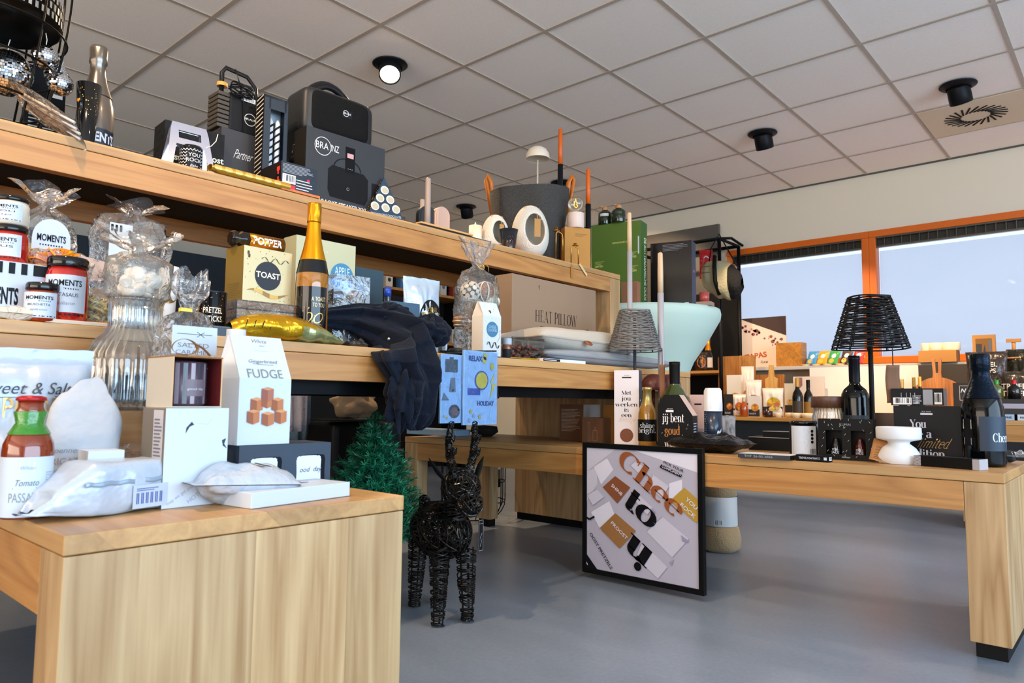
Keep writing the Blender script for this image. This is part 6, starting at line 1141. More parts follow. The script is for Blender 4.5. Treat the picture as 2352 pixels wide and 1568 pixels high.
for k in range(60): q = fl(r.random(), r.uniform(.02, .9)*h); p.box(q, (.0012, .0025, .0018), M('#d09a52', .4, .3))
p.build('gold_flecks', t)
m, fr = pouch(.05, .062, .02, M('#6f6250', .25, .8), 3, .08, .5); m.top('foil_sachet', 'small bronze foil sachet leaning behind the triangular box', 'sachet', (pX(916, 2.02, USL), 2.02, USL), rad(-18))
m = MB(); q = Matrix.Translation((0, 0, .062)) @ Matrix.Rotation(rad(78), 4, 'X'); m.T = q; m.lathe([(.03, -.012), (.031, .012), (.028, .012), (.027, -.012), (.03, -.012)], M('#1d2023', .35, .3), 32, cap=False); m.T = None; m.cyl((0, 0, 0), .007, .036, M('#1d2023', .35, .3)); t_ = m.top('ring_lamp', 'small dark ring-headed lamp peeking out behind the speaker box', 'lamp', (pX(888, 2.22, USL+.1), 2.22, USL), rad(-20), )
for v_ in t_.data.vertices: v_.co.z *= 1.25
# candles
y = 2.0; loc = cloc(981, USL, y=y); taper('slim taupe taper candle left of the arch candles', loc, zt(409, loc[0], y)-USL, 7.2*mpp(*loc), 6.3*mpp(*loc), M('#9d8c80', .5), wick=False)
def arch(label, u0, u1, vt, y, c, rz=0):
    xa, xb = pX(u0, y, USL), pX(u1, y, USL); w = xb-xa; h = zt(vt, (xa+xb)/2, y)-USL; m = MB(); d = .024
    for k in range(5):
        r_ = w/2*(1-.2*k); hh = h-w/2; P = [(r_*cos(a), hh+r_*sin(a)) for a in [pi*j/16 for j in range(17)]]; e = .0012*k*(1 if k % 2 else .0); m.prism([(r_, 0)]+P+[(-r_, 0)], -d/2-.0016*(k % 2)-.0002*k, d/2, M(c, .6))
    m.top('arch_candle', label, 'candle', ((xa+xb)/2, y, USL), rz)
arch('black ribbed arch candle between the taupe taper and the pink arch candle', 960, 994, 474, 2.08, '#1d2228', rad(-10)); arch('pink ribbed arch candle', 996, 1026, 476, 2.06, '#c9a28c', rad(-10))
m = MB(); m.cyl((0, 0, 0), .009, zt(456, pX(967, 2.16, USL), 2.16)-USL, M('#b3a193', .5)); m.top('pillar_candle', 'short beige candle peeking over the black arch candle', 'candle', (pX(968, 2.17, USL), 2.17, USL))
m = MB(); xa, xb = pX(955, 1.90, USL), pX(1122, 1.90, USL); m.box((0, 0, .003), (xb-xa, .10, .006), M('#1b2128', .4)); m.top('slate_tray', 'thin dark slate tray at the bench edge below the candles', 'tray', ((xa+xb)/2, 1.935, USL), rad(0), bev=.001)
m = MB(); xa, xb = pX(965, 1.885, USL), pX(1085, 1.885, USL); m.box((0, 0, .0045), (xb-xa, .03, .007), M('#c79a63', .6)); m.top('wooden_strip', 'narrow light wood strip lying on the slate tray', 'strip', ((xa+xb)/2+.002, 1.897, USL+.0068), 0, bev=.001)
# LED tealight
y = 2.02; loc = cloc(1091, USL, y=y); h = zt(519, loc[0], y)-USL; px = mpp(*loc); t = thing('led_candle', 'cream LED candle with glowing plastic flame beside the small egg holder', 'candle', loc); m = MB(); m.lathe([(15*px, 0), (15*px, h), (13*px, h-.002), (0, h-.006)], M('#e6d6bb', .5), 30); m.build('wax', t); m = MB(); m.lathe([(.0015, h-.006), (.004, h+.002), (.0028, h+.010), (0, h+.017)], M('#ffe9b0', .4, emit=2.0), 12); m.build('flame', t)
# egg shaped tealight holders
def egg(label, u, vt, vb, y, hw, su, rz):
    loc = cloc(u, USL, y=y); px = mpp(loc[0], y, 1.35); h = zt(vt, loc[0], y)-USL; R = hw*px; t = thing('egg_holder', label, 'candle holder', loc, rz); st = M('#d8d2c6', .9, bump=1.0, bs=260); m = MB(); n = 40; seg = 64
    vs = []; fs = []
    def pt(a, v): tt = pi*(.06+.90*v); r = R*sin(tt)**.85*(1-.12*cos(pi-tt)); return Vector((r*cos(a), r*sin(a), h*(1-cos(tt))/2*1.02-.003))
    for j in range(n+1):
        for i in range(seg): vs.append(pt(2*pi*i/seg, j/n))
    hole = lambda p: ((p.x/(R*.58))**2+((p.z-h*.50)/(h*.31))**2 < 1) and p.y < 0
    for j in range(n):
        for i in range(seg):
            f = (j*seg+i, j*seg+(i+1) % seg, (j+1)*seg+(i+1) % seg, (j+1)*seg+i)
            if not all(hole(vs[k]) for k in f): fs.append(f)
    # pull ragged rim vertices onto the ellipse
    for k, p in enumerate(vs):
        if p.y < 0:
            e = math.sqrt((p.x/(R*.58))**2+((p.z-h*.50)/(h*.31))**2)
            if .80 < e < 1.0: p.x /= e; p.z = h*.5+(p.z-h*.5)/e; s2 = max(0, 1-(p.x/R)**2); tt = math.acos(max(-1, min(1, 1-2*(p.z+.003)/(h*1.02)))); r = R*sin(tt)**.85*(1-.12*cos(pi-tt)); p.y = -math.sqrt(max(1e-9, r*r-p.x*p.x)) if r > abs(p.x) else p.y
    m.add(vs, fs, st, True); m.build('shell', t, solid=.007)
    m = MB(); jt = M('#b9965a', .8); m.tube([(-R*.75, -R*.35, h*.68), (-R*.4, -R*.3, h*.96), (0, 0, h*1.0), (R*.35, -R*.45, h*.93), (R*.25, -R*.8, h*.72)], .0014, jt, 6); m.tube([(0, 0, h*1.0), (R*.2, -R*.45, h*.90), (R*.1, -R*.85, h*.70)], .0014, jt, 6); m.build('jute_string', t)
    m = MB(); m.box((R*.12, -R*.80, h*.53), (R*.34, .001, h*.34), M('#a87c45', .7)); m.build('kraft_tag', t); return t
egg('large white egg-shaped tealight holder with kraft tag', 1217, 474, 588, 1.965, 43, 0, NY+.35); egg('smaller white egg-shaped holder behind the black and copper cup', 1137, 494, 570, 2.0, 32, 0, NY+.45)
y = 1.925; loc = cloc(1168, USL, y=y); h = zt(528, loc[0], y)-USL; px = mpp(*loc); m = MB(); m.lathe([(15*px, 0), (22*px, h), (20*px, h), (13*px, .004), (0, .004)], M('#14181f', .15, coat=.7), 36, cap=False); cu = M('#8a4a1e', .3, .6); r = random.Random(5)
for k in range(90): z = abs(r.gauss(0, .25)); f = frC((15+7*min(1, z))*px+.0007); m.disc(f, r.uniform(-24, 24)*px, min(.7, z)*h, .0012, cu, 6)
m.top('copper_cup', 'black glass cup with copper speckles between the two egg holders', 'cup', loc, NY)
# felt basket
y = 2.19; loc = cloc(1215, USL, y=y); px = mpp(loc[0], y, 1.4); R = 88*px; h = zt(440, loc[0], y)-USL; t = thing('felt_basket', 'large charcoal felt basket with tan leather handles', 'basket', loc, NY); ft = M('#3c3b39', .95, bump=1.0, bs=170, var=.7); m = MB()
def bk(s_):
    def fn(u, v): a = 2*pi*u; r = R*(.80+.20*v)*(1+.05*sin(2*a+1)*v+.035*noise.noise(Vector((cos(a)*2, sin(a)*2, v*3))))*s_; dent = max(0, 1-((a-4.5)/.5)**2)*max(0, 1-((v-.68)/.35)**2)*R*.14; r = max(.01, r-dent); return (r*cos(a), r*sin(a), h*v*(1+.05*v*sin(a+.6)))
    return fn
m.grid(bk(1), 72, 26, ft, wrap=True); m.grid(bk(.95), 72, 26, ft, wrap=True); m.grid(lambda u, v: tuple(Vector(bk(.95+.05*v)(u, 1))), 72, 1, ft, wrap=True); m.cyl((0, 0, .002), R*.78, .004, ft, 40); m.build('body', t)
for s_ in (-1, 1): m = MB(); m.tube([(s_*R*.98, 0, h*.72), (s_*R*1.10, -.0, h*1.0), (s_*R*1.16, .0, h*1.14), (s_*R*1.12, .0, h*1.2), (s_*R*1.02, .01, h*1.12), (s_*R*.98, .01, h*.75)], .0032, M('#b8681a', .45, coat=.2), 6, flat=4.2); m.build('leather_handle', t)
# mushroom lamp, small, behind/inside basket
loc = cloc(1233, USL, y=2.33); y = 2.33; px = mpp(loc[0], y, 1.6); h = zt(337, loc[0], y)-USL; R = 28*px; t = thing('mushroom_lamp', 'small cream mushroom lamp rising behind the felt basket', 'lamp', loc, 0); cr = M('#d8cbb8', .45); m = MB(); m.lathe([(R*.9, 0), (R*.9, .008), (.005, .012), (.0045, h*.9)], cr, 28); m.build('pole', t); m = MB(); hd = R*1.05; m.lathe([(R*.98, h-hd), (R, h-hd+.003), (R*.95, h-hd*.6), (R*.75, h-hd*.25), (R*.42, h-hd*.05), (0, h)], cr, 36, cap=False); m.lathe([(0, h-hd+.006), (R*.9, h-hd+.004), (R*.98, h-hd)], M('#c9bca8', .5), 36, cap=False); m.build('lamp_shade', t)
# orange-black tapers
def ob(label, u, v0, v1, y, hw):
    loc = cloc(u, USL, y=y); px = mpp(loc[0], y, 1.45); h = zt(v0, loc[0], y)-USL; hh = (zt(v1, loc[0], y)-USL)/h; return taper(label, loc, h, (hw-1)*px, (hw-1.6)*px, M('#c85a12', .4), M('#16181c', .35), hh, hw*px, wick=False)
ob('tall orange taper in a slim black tube behind the basket rim', 1286, 296, 378, 2.225, 6.3); ob('orange taper in a slim black tube right of the bulb lamp', 1351, 388, 469, 1.955, 6.3)
# kraft box with bulb lamp
y = 1.965; A_ = (pX(1297, y, USL), y); F = Fit(A_, 1356, 528, USL, .05, rad(-32)); F.h = zt(529, pX(1325, y, USL), y)-USL; ky = M('#b07a2c', .6); carton(F, 'kraft cardboard box under the bulb lamp', 'box', (ky, ky, ky, ky, M('#a87028', .6), ky), name='lamp_box', pr=lambda m, w, h, d: m.lines(frF(-d/2), -w*.1, h*.78, w*.42, h*.86, 3, M('#7a5220'), .4))
zb_ = USL+F.h+.0006; lc = (F.loc[0], F.loc[1], zb_); px = mpp(*lc); h = zt(490, lc[0], lc[1])-zb_; t = thing('bulb_lamp', 'clear bulb with glowing tree filament on a pale pink cylinder base', 'lamp', lc); m = MB(); m.lathe([(18*px, 0), (19*px, .002), (19*px, h-.002), (18*px, h), (0, h)], M('#d8c2b6', .5), 36); m.build('base', t)
m = MB(); rb_ = 18.5*px; m.lathe([(8*px, h), (8*px, h+.006)]+[(rb_*sin(a), h+.008+rb_*(1-cos(a))*.98) for a in [pi*k/14 for k in range(3, 15)]], clear('bulb_glass', '#fffaf0', .04), 36, cap=False); m.build('glass_bulb', t)
m = MB(); fe = M('#ffc23c', .4, emit=5.0); c0 = h+.010+rb_*.5; pts = [(-.2, 0), (-.5, .25), (-.2, .3), (-.38, .6), (-.12, .65), (0, 1.0), (.12, .65), (.38, .6), (.2, .3), (.5, .25), (.2, 0)]; m.tube([(x*rb_*.9, 0, c0+z*rb_*1.1) for x, z in pts], .0007, fe, 5, closed=True); m.build('filament', t)
# brass candle holders with tags
def brass(label, u, vt, y, s, up, group='brass candle holders'):
    loc = cloc(u, USL, y=y); h = zt(vt, loc[0], y)-USL; t = thing('candle_holder', label, 'candle holder', loc, rad(-30)); g = M('#b5823a', .22, .9); m = MB(); m.tube([(-.001, 0, .004), (0, 0, h*.8), (.004, 0, h*.86), (s*.5, 0, h*.86), (s*.94, 0, h*.80), (s, 0, h*.7), (s, 0, .004)], .0028, g, 8); m.build('bent_rod', t); m = MB(); m.lathe([(0, h*.86), (.015, h*.88), (.0155, h*.9), (.007, h*.9), (.0075, h), (.006, h), (.005, h*.92)], g, 28, c=(0 if up < 0 else s*.55, 0, 0), cap=False); m.build('cup', t)
brass('brass bent-rod candle holder at the left front of the kraft box', 1277, 521, 1.915, .032, -1); brass('lower brass bent-rod candle holder in front of the kraft box', 1312, 558, 1.905, .035, 1)
kt = M('#a8752f', .7); lt_ = M('#d6b98a', .7)
m = MB(); a = onY(1314, 612, 1.872); m.box((0, 0, -.035), (.015, .001, .055), kt); m.tube([(0, 0, -.008), (.001, 0, .012)], .0006, M('#8d7450')); m.top('paper_tag', 'brown paper tag hanging from the brass holder over the bench edge', 'tag', (a.x, 1.8725, a.z+.012), 0)
m = MB(); a = onY(1331, 606, 1.872); q = Matrix.Rotation(rad(-52), 4, 'Y'); m.T = q; m.box((0, 0, -.036), (.012, .001, .072), lt_); m.T = None; m.top('paper_strip', 'pale paper strip slanting over the right end of the upper bench', 'tag', (a.x, 1.8715, a.z), 0)
# ================================================================ goods on the low table on the right (fronts face the aisle, -x)
def kumai(m, f, w, h, n=26, seed=2):
    r = random.Random(seed)
    for k in range(n): x, z, a = r.uniform(-.46, .46)*w, r.uniform(.04, .96)*h, r.choice([.9, -.9, 1.6]); m.line(f, [(x, z), (x+.006*cos(a), z+.006*sin(a))], .0007, M('#c9c4bc'))
pw = M('#d3cdd0', .5); goldt = M('#b9783c', .35, .4)
def nm_box(F, label, mats, pr, name='gift_box', **k): return carton(F, label, 'box', mats, name=name, pr=pr, **k)
# MET JOU box
F = FX(1411, 2.235, 1468, 850, LTL, .055, rad(-70))
def met(m, w, h, d):
    f = frF(-d/2); [m.serif(f, s_, 0, h*z_, h*.052, ink, w=w*k_) for s_, z_, k_ in (('Met', .675, .40), ('jou', .60, .38), ('werken', .52, .90), ('is', .45, .2), ('een', .38, .42))]; m.serif(f, 'feestje', 0, h*.315, h*.06, goldt, w=w*.7, ser=False, thick=.035, thin=.02, sh=.5); m.disc(f, 0, h*.14, w*.27, M('#6a3b22', .5), 28); m.rect(f, -w*.18, h*.895, w*.2, h*.91, ink); m.text(f, 'pick your', w*.02, h*.925, h*.012, ink)
    fr = frR(w/2); m.rect(fr, -d*.4, h*.30, d*.4, h*.52, M('#b9bdc6')); m.lines(m.lift(fr), -d*.35, h*.32, d*.35, h*.50, 8, M('#5d6470'), .4); m.barcode(fr, -d*.3, h*.08, d*.35, h*.2, 3); m.disc(fr, -.006, h*.60, .004, white); m.disc(fr, .006, h*.60, .004, white); m.lines(fr, -d*.4, h*.22, d*.3, h*.28, 2, white, .4)
nm_box(F, 'tall slim white box reading Met jou werken is een feestje', (pw, pw, pw, pw, pw, M('#39414d', .5)), met)
def colx(u, x, z=LTL): return (x, pY(u, x, z), z)
# small gold topped bottle
loc = colx(1487, 2.26); h = zt(888, loc[0], loc[1])-LTL; px = mpp(*loc); R = 21*px/h
bottle('small bottle of golden drink with foil top and black label, beside the Met jou box', loc, h, [(.0, .01), (R*.9, 0), (R, .02), (R, .55), (R*.9, .62), (R*.6, .72), (R*.42, .8), (R*.4, .9)], M('#b8862c', .06, coat=.8, trans=.45), parts=[('foil_top', lambda q, h: q.lathe([(R*.66*h, .70*h), (R*.5*h, .78*h), (R*.46*h, .94*h), (R*.55*h, .95*h), (R*.52*h, .995*h), (0, h)], M('#a8945a', .3, .7), 36, cap=False)), ('paper_label', label_band(R, .10, .46, -85, 85, black, lambda q, f, h: (q.serif(f, 'shine', 0, h*.32, h*.08, white), q.serif(f, 'bright.', 0, h*.24, h*.08, white))))])
loc = colx(1551, 2.40); h = zt(830, loc[0], loc[1])-LTL; px = mpp(*loc); R = 34*px/h
bottle('green glass wine bottle with black screw cap behind the jij bent goud carton', loc, h, [(0, .01)]+[(r/.126*R if z < .6 else r*R/.126*.8, z) for r, z in WINE[1:9]]+[(R*.32, .8), (R*.32, .97)], M('#3d4d12', .05, coat=1.0, trans=.4), name='wine_bottle', parts=[('screw_cap', lambda q, h: q.lathe([(R*.34*h, .72*h), (R*.36*h, .95*h), (R*.37*h, .955*h), (R*.37*h, .995*h), (0, h)], black, 32, cap=False))])
# maroon mushroom lamps
for k, (u, x, lb) in enumerate([(1502, 2.46, 'maroon mushroom lamp left of the hanging brown tag'), (1537, 2.56, 'maroon mushroom lamp half hidden by the hanging brown tag')]):
    loc = colx(u, x); px = mpp(*loc); R = 30*px; h = zt(858+k, loc[0], loc[1])-LTL; t = thing('mushroom_lamp', lb, 'lamp', loc); mr = M('#5a2c28', .4); m = MB(); m.lathe([(R*.8, 0), (R*.8, .008), (.006, .012), (.006, h*.85)], mr, 28); m.build('pole', t); m = MB(); m.lathe([(R*.97, h-R*1.25), (R, h-R*1.22), (R*.93, h-R*.75), (R*.7, h-R*.3), (R*.38, h-R*.05), (0, h)], mr, 36, cap=False); m.lathe([(0, h-R*1.1), (R*.97, h-R*1.25)], M('#c9a9a0', .5), 36, cap=False); m.build('lamp_shade', t)
# jij bent goud carton
F = FX(1511, 2.20, 1592, 906, LTL, .075, rad(-75)); h = F.h
def hexbox(F, label, pr):
    w, d, h = F.w, F.d, F.h; t = thing('gift_carton', label, 'box', F.loc, F.rz); m = MB(); m.prism([(-w/2, 0), (w/2, 0), (w/2, h*.62), (w*.12, h), (-w*.30, h), (-w/2, h*.80)], -d/2, d/2, black, 'xz', M('#201f21', .5))
    for k, f_ in enumerate(m.f):
        c_ = sum((m.v[i] for i in f_), Vector())/len(f_)
        if abs(c_.y) < d*.1 and c_.z > h*.6 and c_.x > w*.1: m.m[k] = m.mi(M('#c9aa9c', .5))
    m.build('carton', t, bev=.001); p = MB(); pr(p, w, h, d); p.build('print', t)
def jij(m, w, h, d):
    f = frF(-d/2); kumai(m, f, w*.9, h*.6, 14, 5); m.serif(f, 'jij bent', -w*.05, h*.50, h*.15, M('#e2dcdc'), w=w*.62); m.serif(f, 'goud', -w*.08, h*.27, h*.15, goldt, w=w*.44); m.serif(f, 'waard', -w*.05, h*.04, h*.13, M('#e2dcdc'), w=w*.5); m.rect(f, -w*.26, h*.68, -w*.04, h*.72, M('#e2dcdc')); m.text(f, 'pick your', -w*.14, h*.735, h*.02, M('#e2dcdc')); fr = frR(w/2); m.lines(fr, -d*.35, h*.05, d*.3, h*.5, 9, M('#a9b4c6'), .45)
hexbox(F, 'black gift carton with cut corner reading jij bent goud waard', jij)
F = FX(1585, 2.42, 1622, 906, LTL, .05, rad(-70)); nm_box(F, 'pale pink box standing between the black carton and the spray can', M('#c4a7a2', .5), lambda m, w, h, d: m.rect(frF(-d/2), -w*.2, h*.80, w*.25, h*.83, ink))
# spray can with white cap
loc = colx(1639, 2.35); h = zt(891, loc[0], loc[1])-LTL; R = 20.5*mpp(*loc); t = thing('spray_can', 'dark blue spray can with fluted white cap', 'spray can', loc, NY); m = MB(); m.lathe([(R, 0), (R, h*.66)], M('#16263c', .3, coat=.4), 36); f = frC(R); m.lines(f, -R*1.2, h*.1, -R*.75, h*.62, 14, M('#8d96a6'), .4); m.text(f, 'BIER', R*1.0, h*.1, R*.6, white, .03, rot=pi/2, w=h*.5); m.build('can', t); m = MB(); m.lathe([(R*1.02, h*.62), (R*1.03, h*.70), (R*.97, h*.95), (R*.8, h), (0, h)], M('#dcdee2', .4), 80, cap=False, rfn=lambda a, z: 1+.03*abs(sin(5*a))); m.build('cap', t)
# grey crumpled bag behind, black bag in front
loc = colx(1668, 2.50); q, fr = pouch(.07, .115, .045, M('#8e8f92', .6, bump=.6, bs=30), 17, .12, .7); q.top('gift_pouch', 'crumpled light grey bag right of the spray can', 'bag', loc, rad(-60))
flatpouch('shiny black foil pouch lying in front of the jij bent goud carton', 'foil_pouch', 1628, 1.0, LTL, .25, .16, .055, M('#1b1a1c', .22, .3, bump=.5, bs=28), 23, 0, .8)
o = bpy.data.objects['foil_pouch.002'] if 'foil_pouch.002' in bpy.data.objects else None
if o: a = onZ(1600, 1040, LTL); o.location = (a.x+.085, a.y-.01, LTL); o.rotation_euler = (0, 0, rad(-90)); 
# pile of small black boxes
F = FX(1720, 2.42, 1818, 993, LTL, .10, rad(-86)); F.h = .045; nm_box(F, 'black open gift drawer box behind the flat white-topped box', black, lambda m, w, h, d: m.line(frF(-d/2), [(-w/2, h-.001), (w/2, h-.001)], .0012, M('#b9b9b9')))
zq = LTL+.0456; F = FX(1752, 2.45, 1818, 988, zq, .06, rad(-86)); F.h = .020; nm_box(F, 'small black box resting on the open gift drawer box', black, lambda m, w, h, d: m.line(frF(-d/2), [(-w/2, h-.001), (w/2, h-.001)], .001, M('#d9d9d9')))
A_ = onZ(1695, 1050, LTL); F = Fit((A_.x, A_.y), 1815, 1037, LTL, .085, rad(-88)); F.h = .0125; nm_box(F, 'flat dark box with white printed top at the table edge', (black, M('#c9c9cb'), M('#2a3038', .4), black, black, black), lambda m, w, h, d: (m.text(frF(-d/2), 'THT 26-02-2026', -w*.1, h*.25, h*.5, M('#9aa2ac'), 0, w=w*.55), m.serif(frT(h), 'jij', 0, -.01, .02, ink)))
# jar tin with back label, COMPLIMENTENSPEL box, KUMAI set
loc = colx(1847, 2.245); h = zt(966, loc[0], loc[1])-LTL; R = 31*mpp(*loc); 
def tin(m, f, h, R): m.lines(f, -R*.75, h*.08, R*.35, h*.80, 22, M('#4a525c'), .4); m.barcode(f, R*.42, h*.06, R*.9, h*.25, 3, bg=False); [m.disc(f, R*.6, h*z, R*.11, ink, 14) for z in (.72, .62, .52, .42)]
jar('black lidded tin with dense white information label', loc, h, R, black, pr=tin, lab=(.06, .86), labc=M('#c3cbd6'), lh=.08, a=55, name='cocoa_tin')
A_ = onZ(1828, 1057, LTL); F = Fit((A_.x, A_.y), 1903, 1043, LTL, .03, rad(-92)); F.h = zt(1043, A_.x, A_.y)-LTL; nm_box(F, 'small black game box printed COMPLIMENTENSPEL upside down', black, lambda m, w, h, d: (m.text(frF(-d/2), 'COMPLIMENTENSPEL', -w*.08, h*.68, h*.32, M('#d0d3da'), .0, rot=pi, w=w*.66), m.rect(frF(-d/2), w*.36, h*.3, w*.45, h*.75, white), m.barcode(frR(w/2), -d*.3, h*.25, d*.3, h*.8, 2)))
F = FX(1881, 2.185, 2008, 961, LTL, .05, rad(-84)); F.h = zt(961, 2.185, pY(1881, 2.185, LTL))-LTL
t = thing('sauce_gift_set', 'black KUMAI gift set with two little sauce bottles behind windows', 'gift set', F.loc, F.rz); w, h, d = F.w, F.h, F.d; m = MB()
for x0, x1, z0, z1 in ((-.5, .5, 0, .13), (-.5, .5, .72, 1), (-.5, -.36, .13, .72), (-.06, .10, .13, .72), (.36, .5, .13, .72)): m.box(((x0+x1)/2*w, -d/2+.001, (z0+z1)/2*h), ((x1-x0)*w, .002, (z1-z0)*h), black)
m.box((0, d/2-.001, h/2), (w, .002, h), black); m.box((0, 0, .001), (w, d-.004, .002), black); m.box((0, 0, h-.001), (w, d-.004, .002), black); m.box((-w/2+.001, 0, h/2), (.002, d-.004, h), black); m.box((w/2-.001, 0, h/2), (.002, d-.004, h), black); m.build('window_box', t)
p = MB(); f = frF(-d/2); kumai(p, f, w, h*.24, 6, 1); g_ = lambda a, b: f(a, b+h*.74); kumai(p, g_, w, h*.26, 14, 4); [p.line(f, [(x*w, z*h), (x*w+.004, z*h+.005)], .0007, M('#c9c4bc')) for x, z in ((-.45, .3), (-.42, .5), (-.4, .65), (0, .2), (.04, .45), (-.02, .6), (.45, .3), (.41, .5), (.44, .66))]; p.text(f, 'KUMAI', 0, h*.84, h*.055, M('#8d8f94'), 0, w=w*.2); p.text(f, 'Giftset', 0, h*.045, h*.05, M('#a9abb0'), 0, sh=.3); p.build('print', t)
for k, (cx, c_) in enumerate(((-.21, '#14110f'), (.23, '#4a1410'))): q = MB(); q.lathe([(.013, .006), (.014, .012), (.014, h*.34), (.009, h*.44), (.007, h*.5), (.007, h*.52), (0, h*.52)], M(c_, .08, coat=.9), 24, c=(cx*w, 0, 0)); f_ = lambda a, b, cx=cx: (cx*w+.0146*sin(a/.0146), -.0146*cos(a/.0146), b); q.text(f_, ['SOJA', 'CHILI'][k], 0, h*.22, h*.05, white, .02); q.text(f_, 'SAUS', 0, h*.14, h*.06, white, .02); q.build('sauce_bottle', t)
# white double cup holder + kraft tag
A_ = onZ(2065, 1066, LTL); loc = (A_.x+.06, A_.y, LTL); loc = colx(2066, A_.x+.05); px = mpp(*loc); h = zt(980, loc[0], loc[1])-LTL; m = MB(); R = 46*px; m.lathe([(R*.93, 0), (R*1.0, h*.08), (R*1.0, h*.2), (R*.75, h*.42), (R*.48, h*.54), (R*.52, h*.60), (R*.98, h*.66), (R*1.02, h*.70), (R*1.02, h*.97), (R*.98, h), (R*.80, h), (R*.78, h*.8), (0, h*.8)], M('#d9dbde', .6, bump=.1, bs=200), 56, cap=False); m.top('candle_holder', 'white hourglass-shaped ceramic candle holder', 'candle holder', loc)
a = onZ(2020, 1062, LTL); m = MB(); R2_ = Matrix.Rotation(rad(-52), 4, 'X') @ Matrix.Rotation(rad(20), 4, 'Y'); m.grid(lambda u, v: R2_ @ Vector(((u-.5)*.055, .008*sin(pi*v*1.6), .085*v)), 4, 12, M('#b07a48', .8)); p = MB(); m.lines(lambda a_, b_: R2_ @ Vector((a_, .008*sin(pi*b_/.085*1.6)-.001, b_)), -.018, .012, .018, .06, 6, M('#8d5f35'), .3); zmin = min(v.z for v in m.v); m.top('kraft_tag', 'curved kraft card leaning against the white hourglass holder', 'tag', (loc[0]-.058, loc[1]+.035, LTL-zmin), rad(-62), solid=.0006)
# You are a limited edition box
F = FX(2056, 2.33, 2212, 930, LTL, .07, rad(-86)); F.h = zt(931, 2.33, pY(2056, 2.33, LTL))-LTL
def lim(m, w, h, d):
    f = frF(-d/2); c_ = M('#cfd0de', .5); m.serif(f, 'You', -w*.13, h*.60, h*.145, c_, w=w*.25, thick=.16); m.serif(f, 'are a', -w*.12, h*.42, h*.145, c_, w=w*.38, thick=.16); m.serif(f, 'edition', w*.0, h*.06, h*.15, c_, w=w*.50, thick=.16); m.serif(f, 'limited', w*.06, h*.24, h*.17, M('#c29a4e', .3, .5), w=w*.46, ser=False, thick=.03, thin=.02, sh=.55); m.rect(f, -w*.09, h*.835, w*.09, h*.87, c_); m.text(f, 'PICK YOUR', 0, h*.885, h*.02, c_)
nm_box(F, 'big black box reading You are a limited edition', (black, black, M('#14171d', .45), black, black, M('#1e2026', .45)), lim); ZL = LTL+F.h+.0007
m = MB(); m.tube([(F.loc[0]-.03, F.loc[1]-F.w/2-.012+.003*sin(a*3), LTL+.03+.0045*a) for a in [k*.35 for k in range(18)]], .0015, gold, 6); m.top('gold_ribbon', 'curled gold ribbon between the limited edition box and the dark bottle', 'ribbon')
F3 = FX(2047, 2.335, 2168, 890, ZL, .055, rad(-89)); F3.h = zt(892, 2.335, pY(2047, 2.335, ZL))-ZL; F3.loc = (F3.loc[0], F3.loc[1], ZL)
def topb(m, w, h, d): f = frF(-d/2); m.barcode(f, -w*.46, h*.06, -w*.10, h*.46, 6); m.rect(f, w*.12, h*.05, w*.30, h*.93, M('#9a9ca4')); m.barcode(f, w*.33, h*.08, w*.47, h*.75, 8); m.serif(f, 'Jou', w*.03, h*.3, h*.2, white, rot=pi/2); [m.rect(f, w*x, h*.5, w*x+.0012, h*.75, white) for x in (-.3, -.2, -.12, -.04)]; m.lines(f, -w*.08, h*.08, w*.1, h*.6, 8, M('#c9c9d0'), .35)
nm_box(F3, 'flat black box with bar codes lying on the limited edition box', (black, M('#5a524c', .5), M('#11141b', .45), black, black, M('#5d5450', .5)), topb)
m = MB(); F4 = FX(1958, 2.52, 2056, 947, LTL, .05, rad(-88)); m.box((0, 0, F4.h/2), (F4.w, F4.d, F4.h), M('#5a4234', .5)); m.top('brown_box', 'brown box behind the KUMAI gift set', 'box', F4.loc, F4.rz, bev=.001)
# front black box with silver ends
A_ = onZ(2100, 1068, LTL); B_ = onZ(2250, 1080, LTL); rz = math.atan2(B_.y-A_.y, B_.x-A_.x); w = (B_-A_).length; C_ = (A_+B_)/2+Vector((-sin(rz), cos(rz), 0))*.022; h = zt(1045, A_.x, A_.y)-LTL
t = thing('slim_box', 'low black box with silver ends at the table corner', 'box', (C_.x, C_.y, LTL), rz); sv = M('#b4b3ba', .35, .3); m = MB(); m.box((0, 0, h/2), (w, .044, h), black, mats=[black, M('#14191f', .4), black, black, sv, sv]); m.build('carton', t, bev=.0008); p = MB(); f = frF(-.022); p.rect(f, -w/2, 0, -w*.39, h, sv); p.rect(f, w*.40, 0, w/2, h, sv); p.serif(frT(h), 'jij bent goud', 0, 0, .006, M('#8d9096'), w=w*.5)
for k in range(3): p.line(p.lift(f), [(-w/2, h*k/3), (-w*.39, h*(k+1)/3)], .0005, ink); p.line(p.lift(f), [(-w/2, h*(k+1)/3), (-w*.39, h*k/3)], .0005, ink)
p.build('print', t)
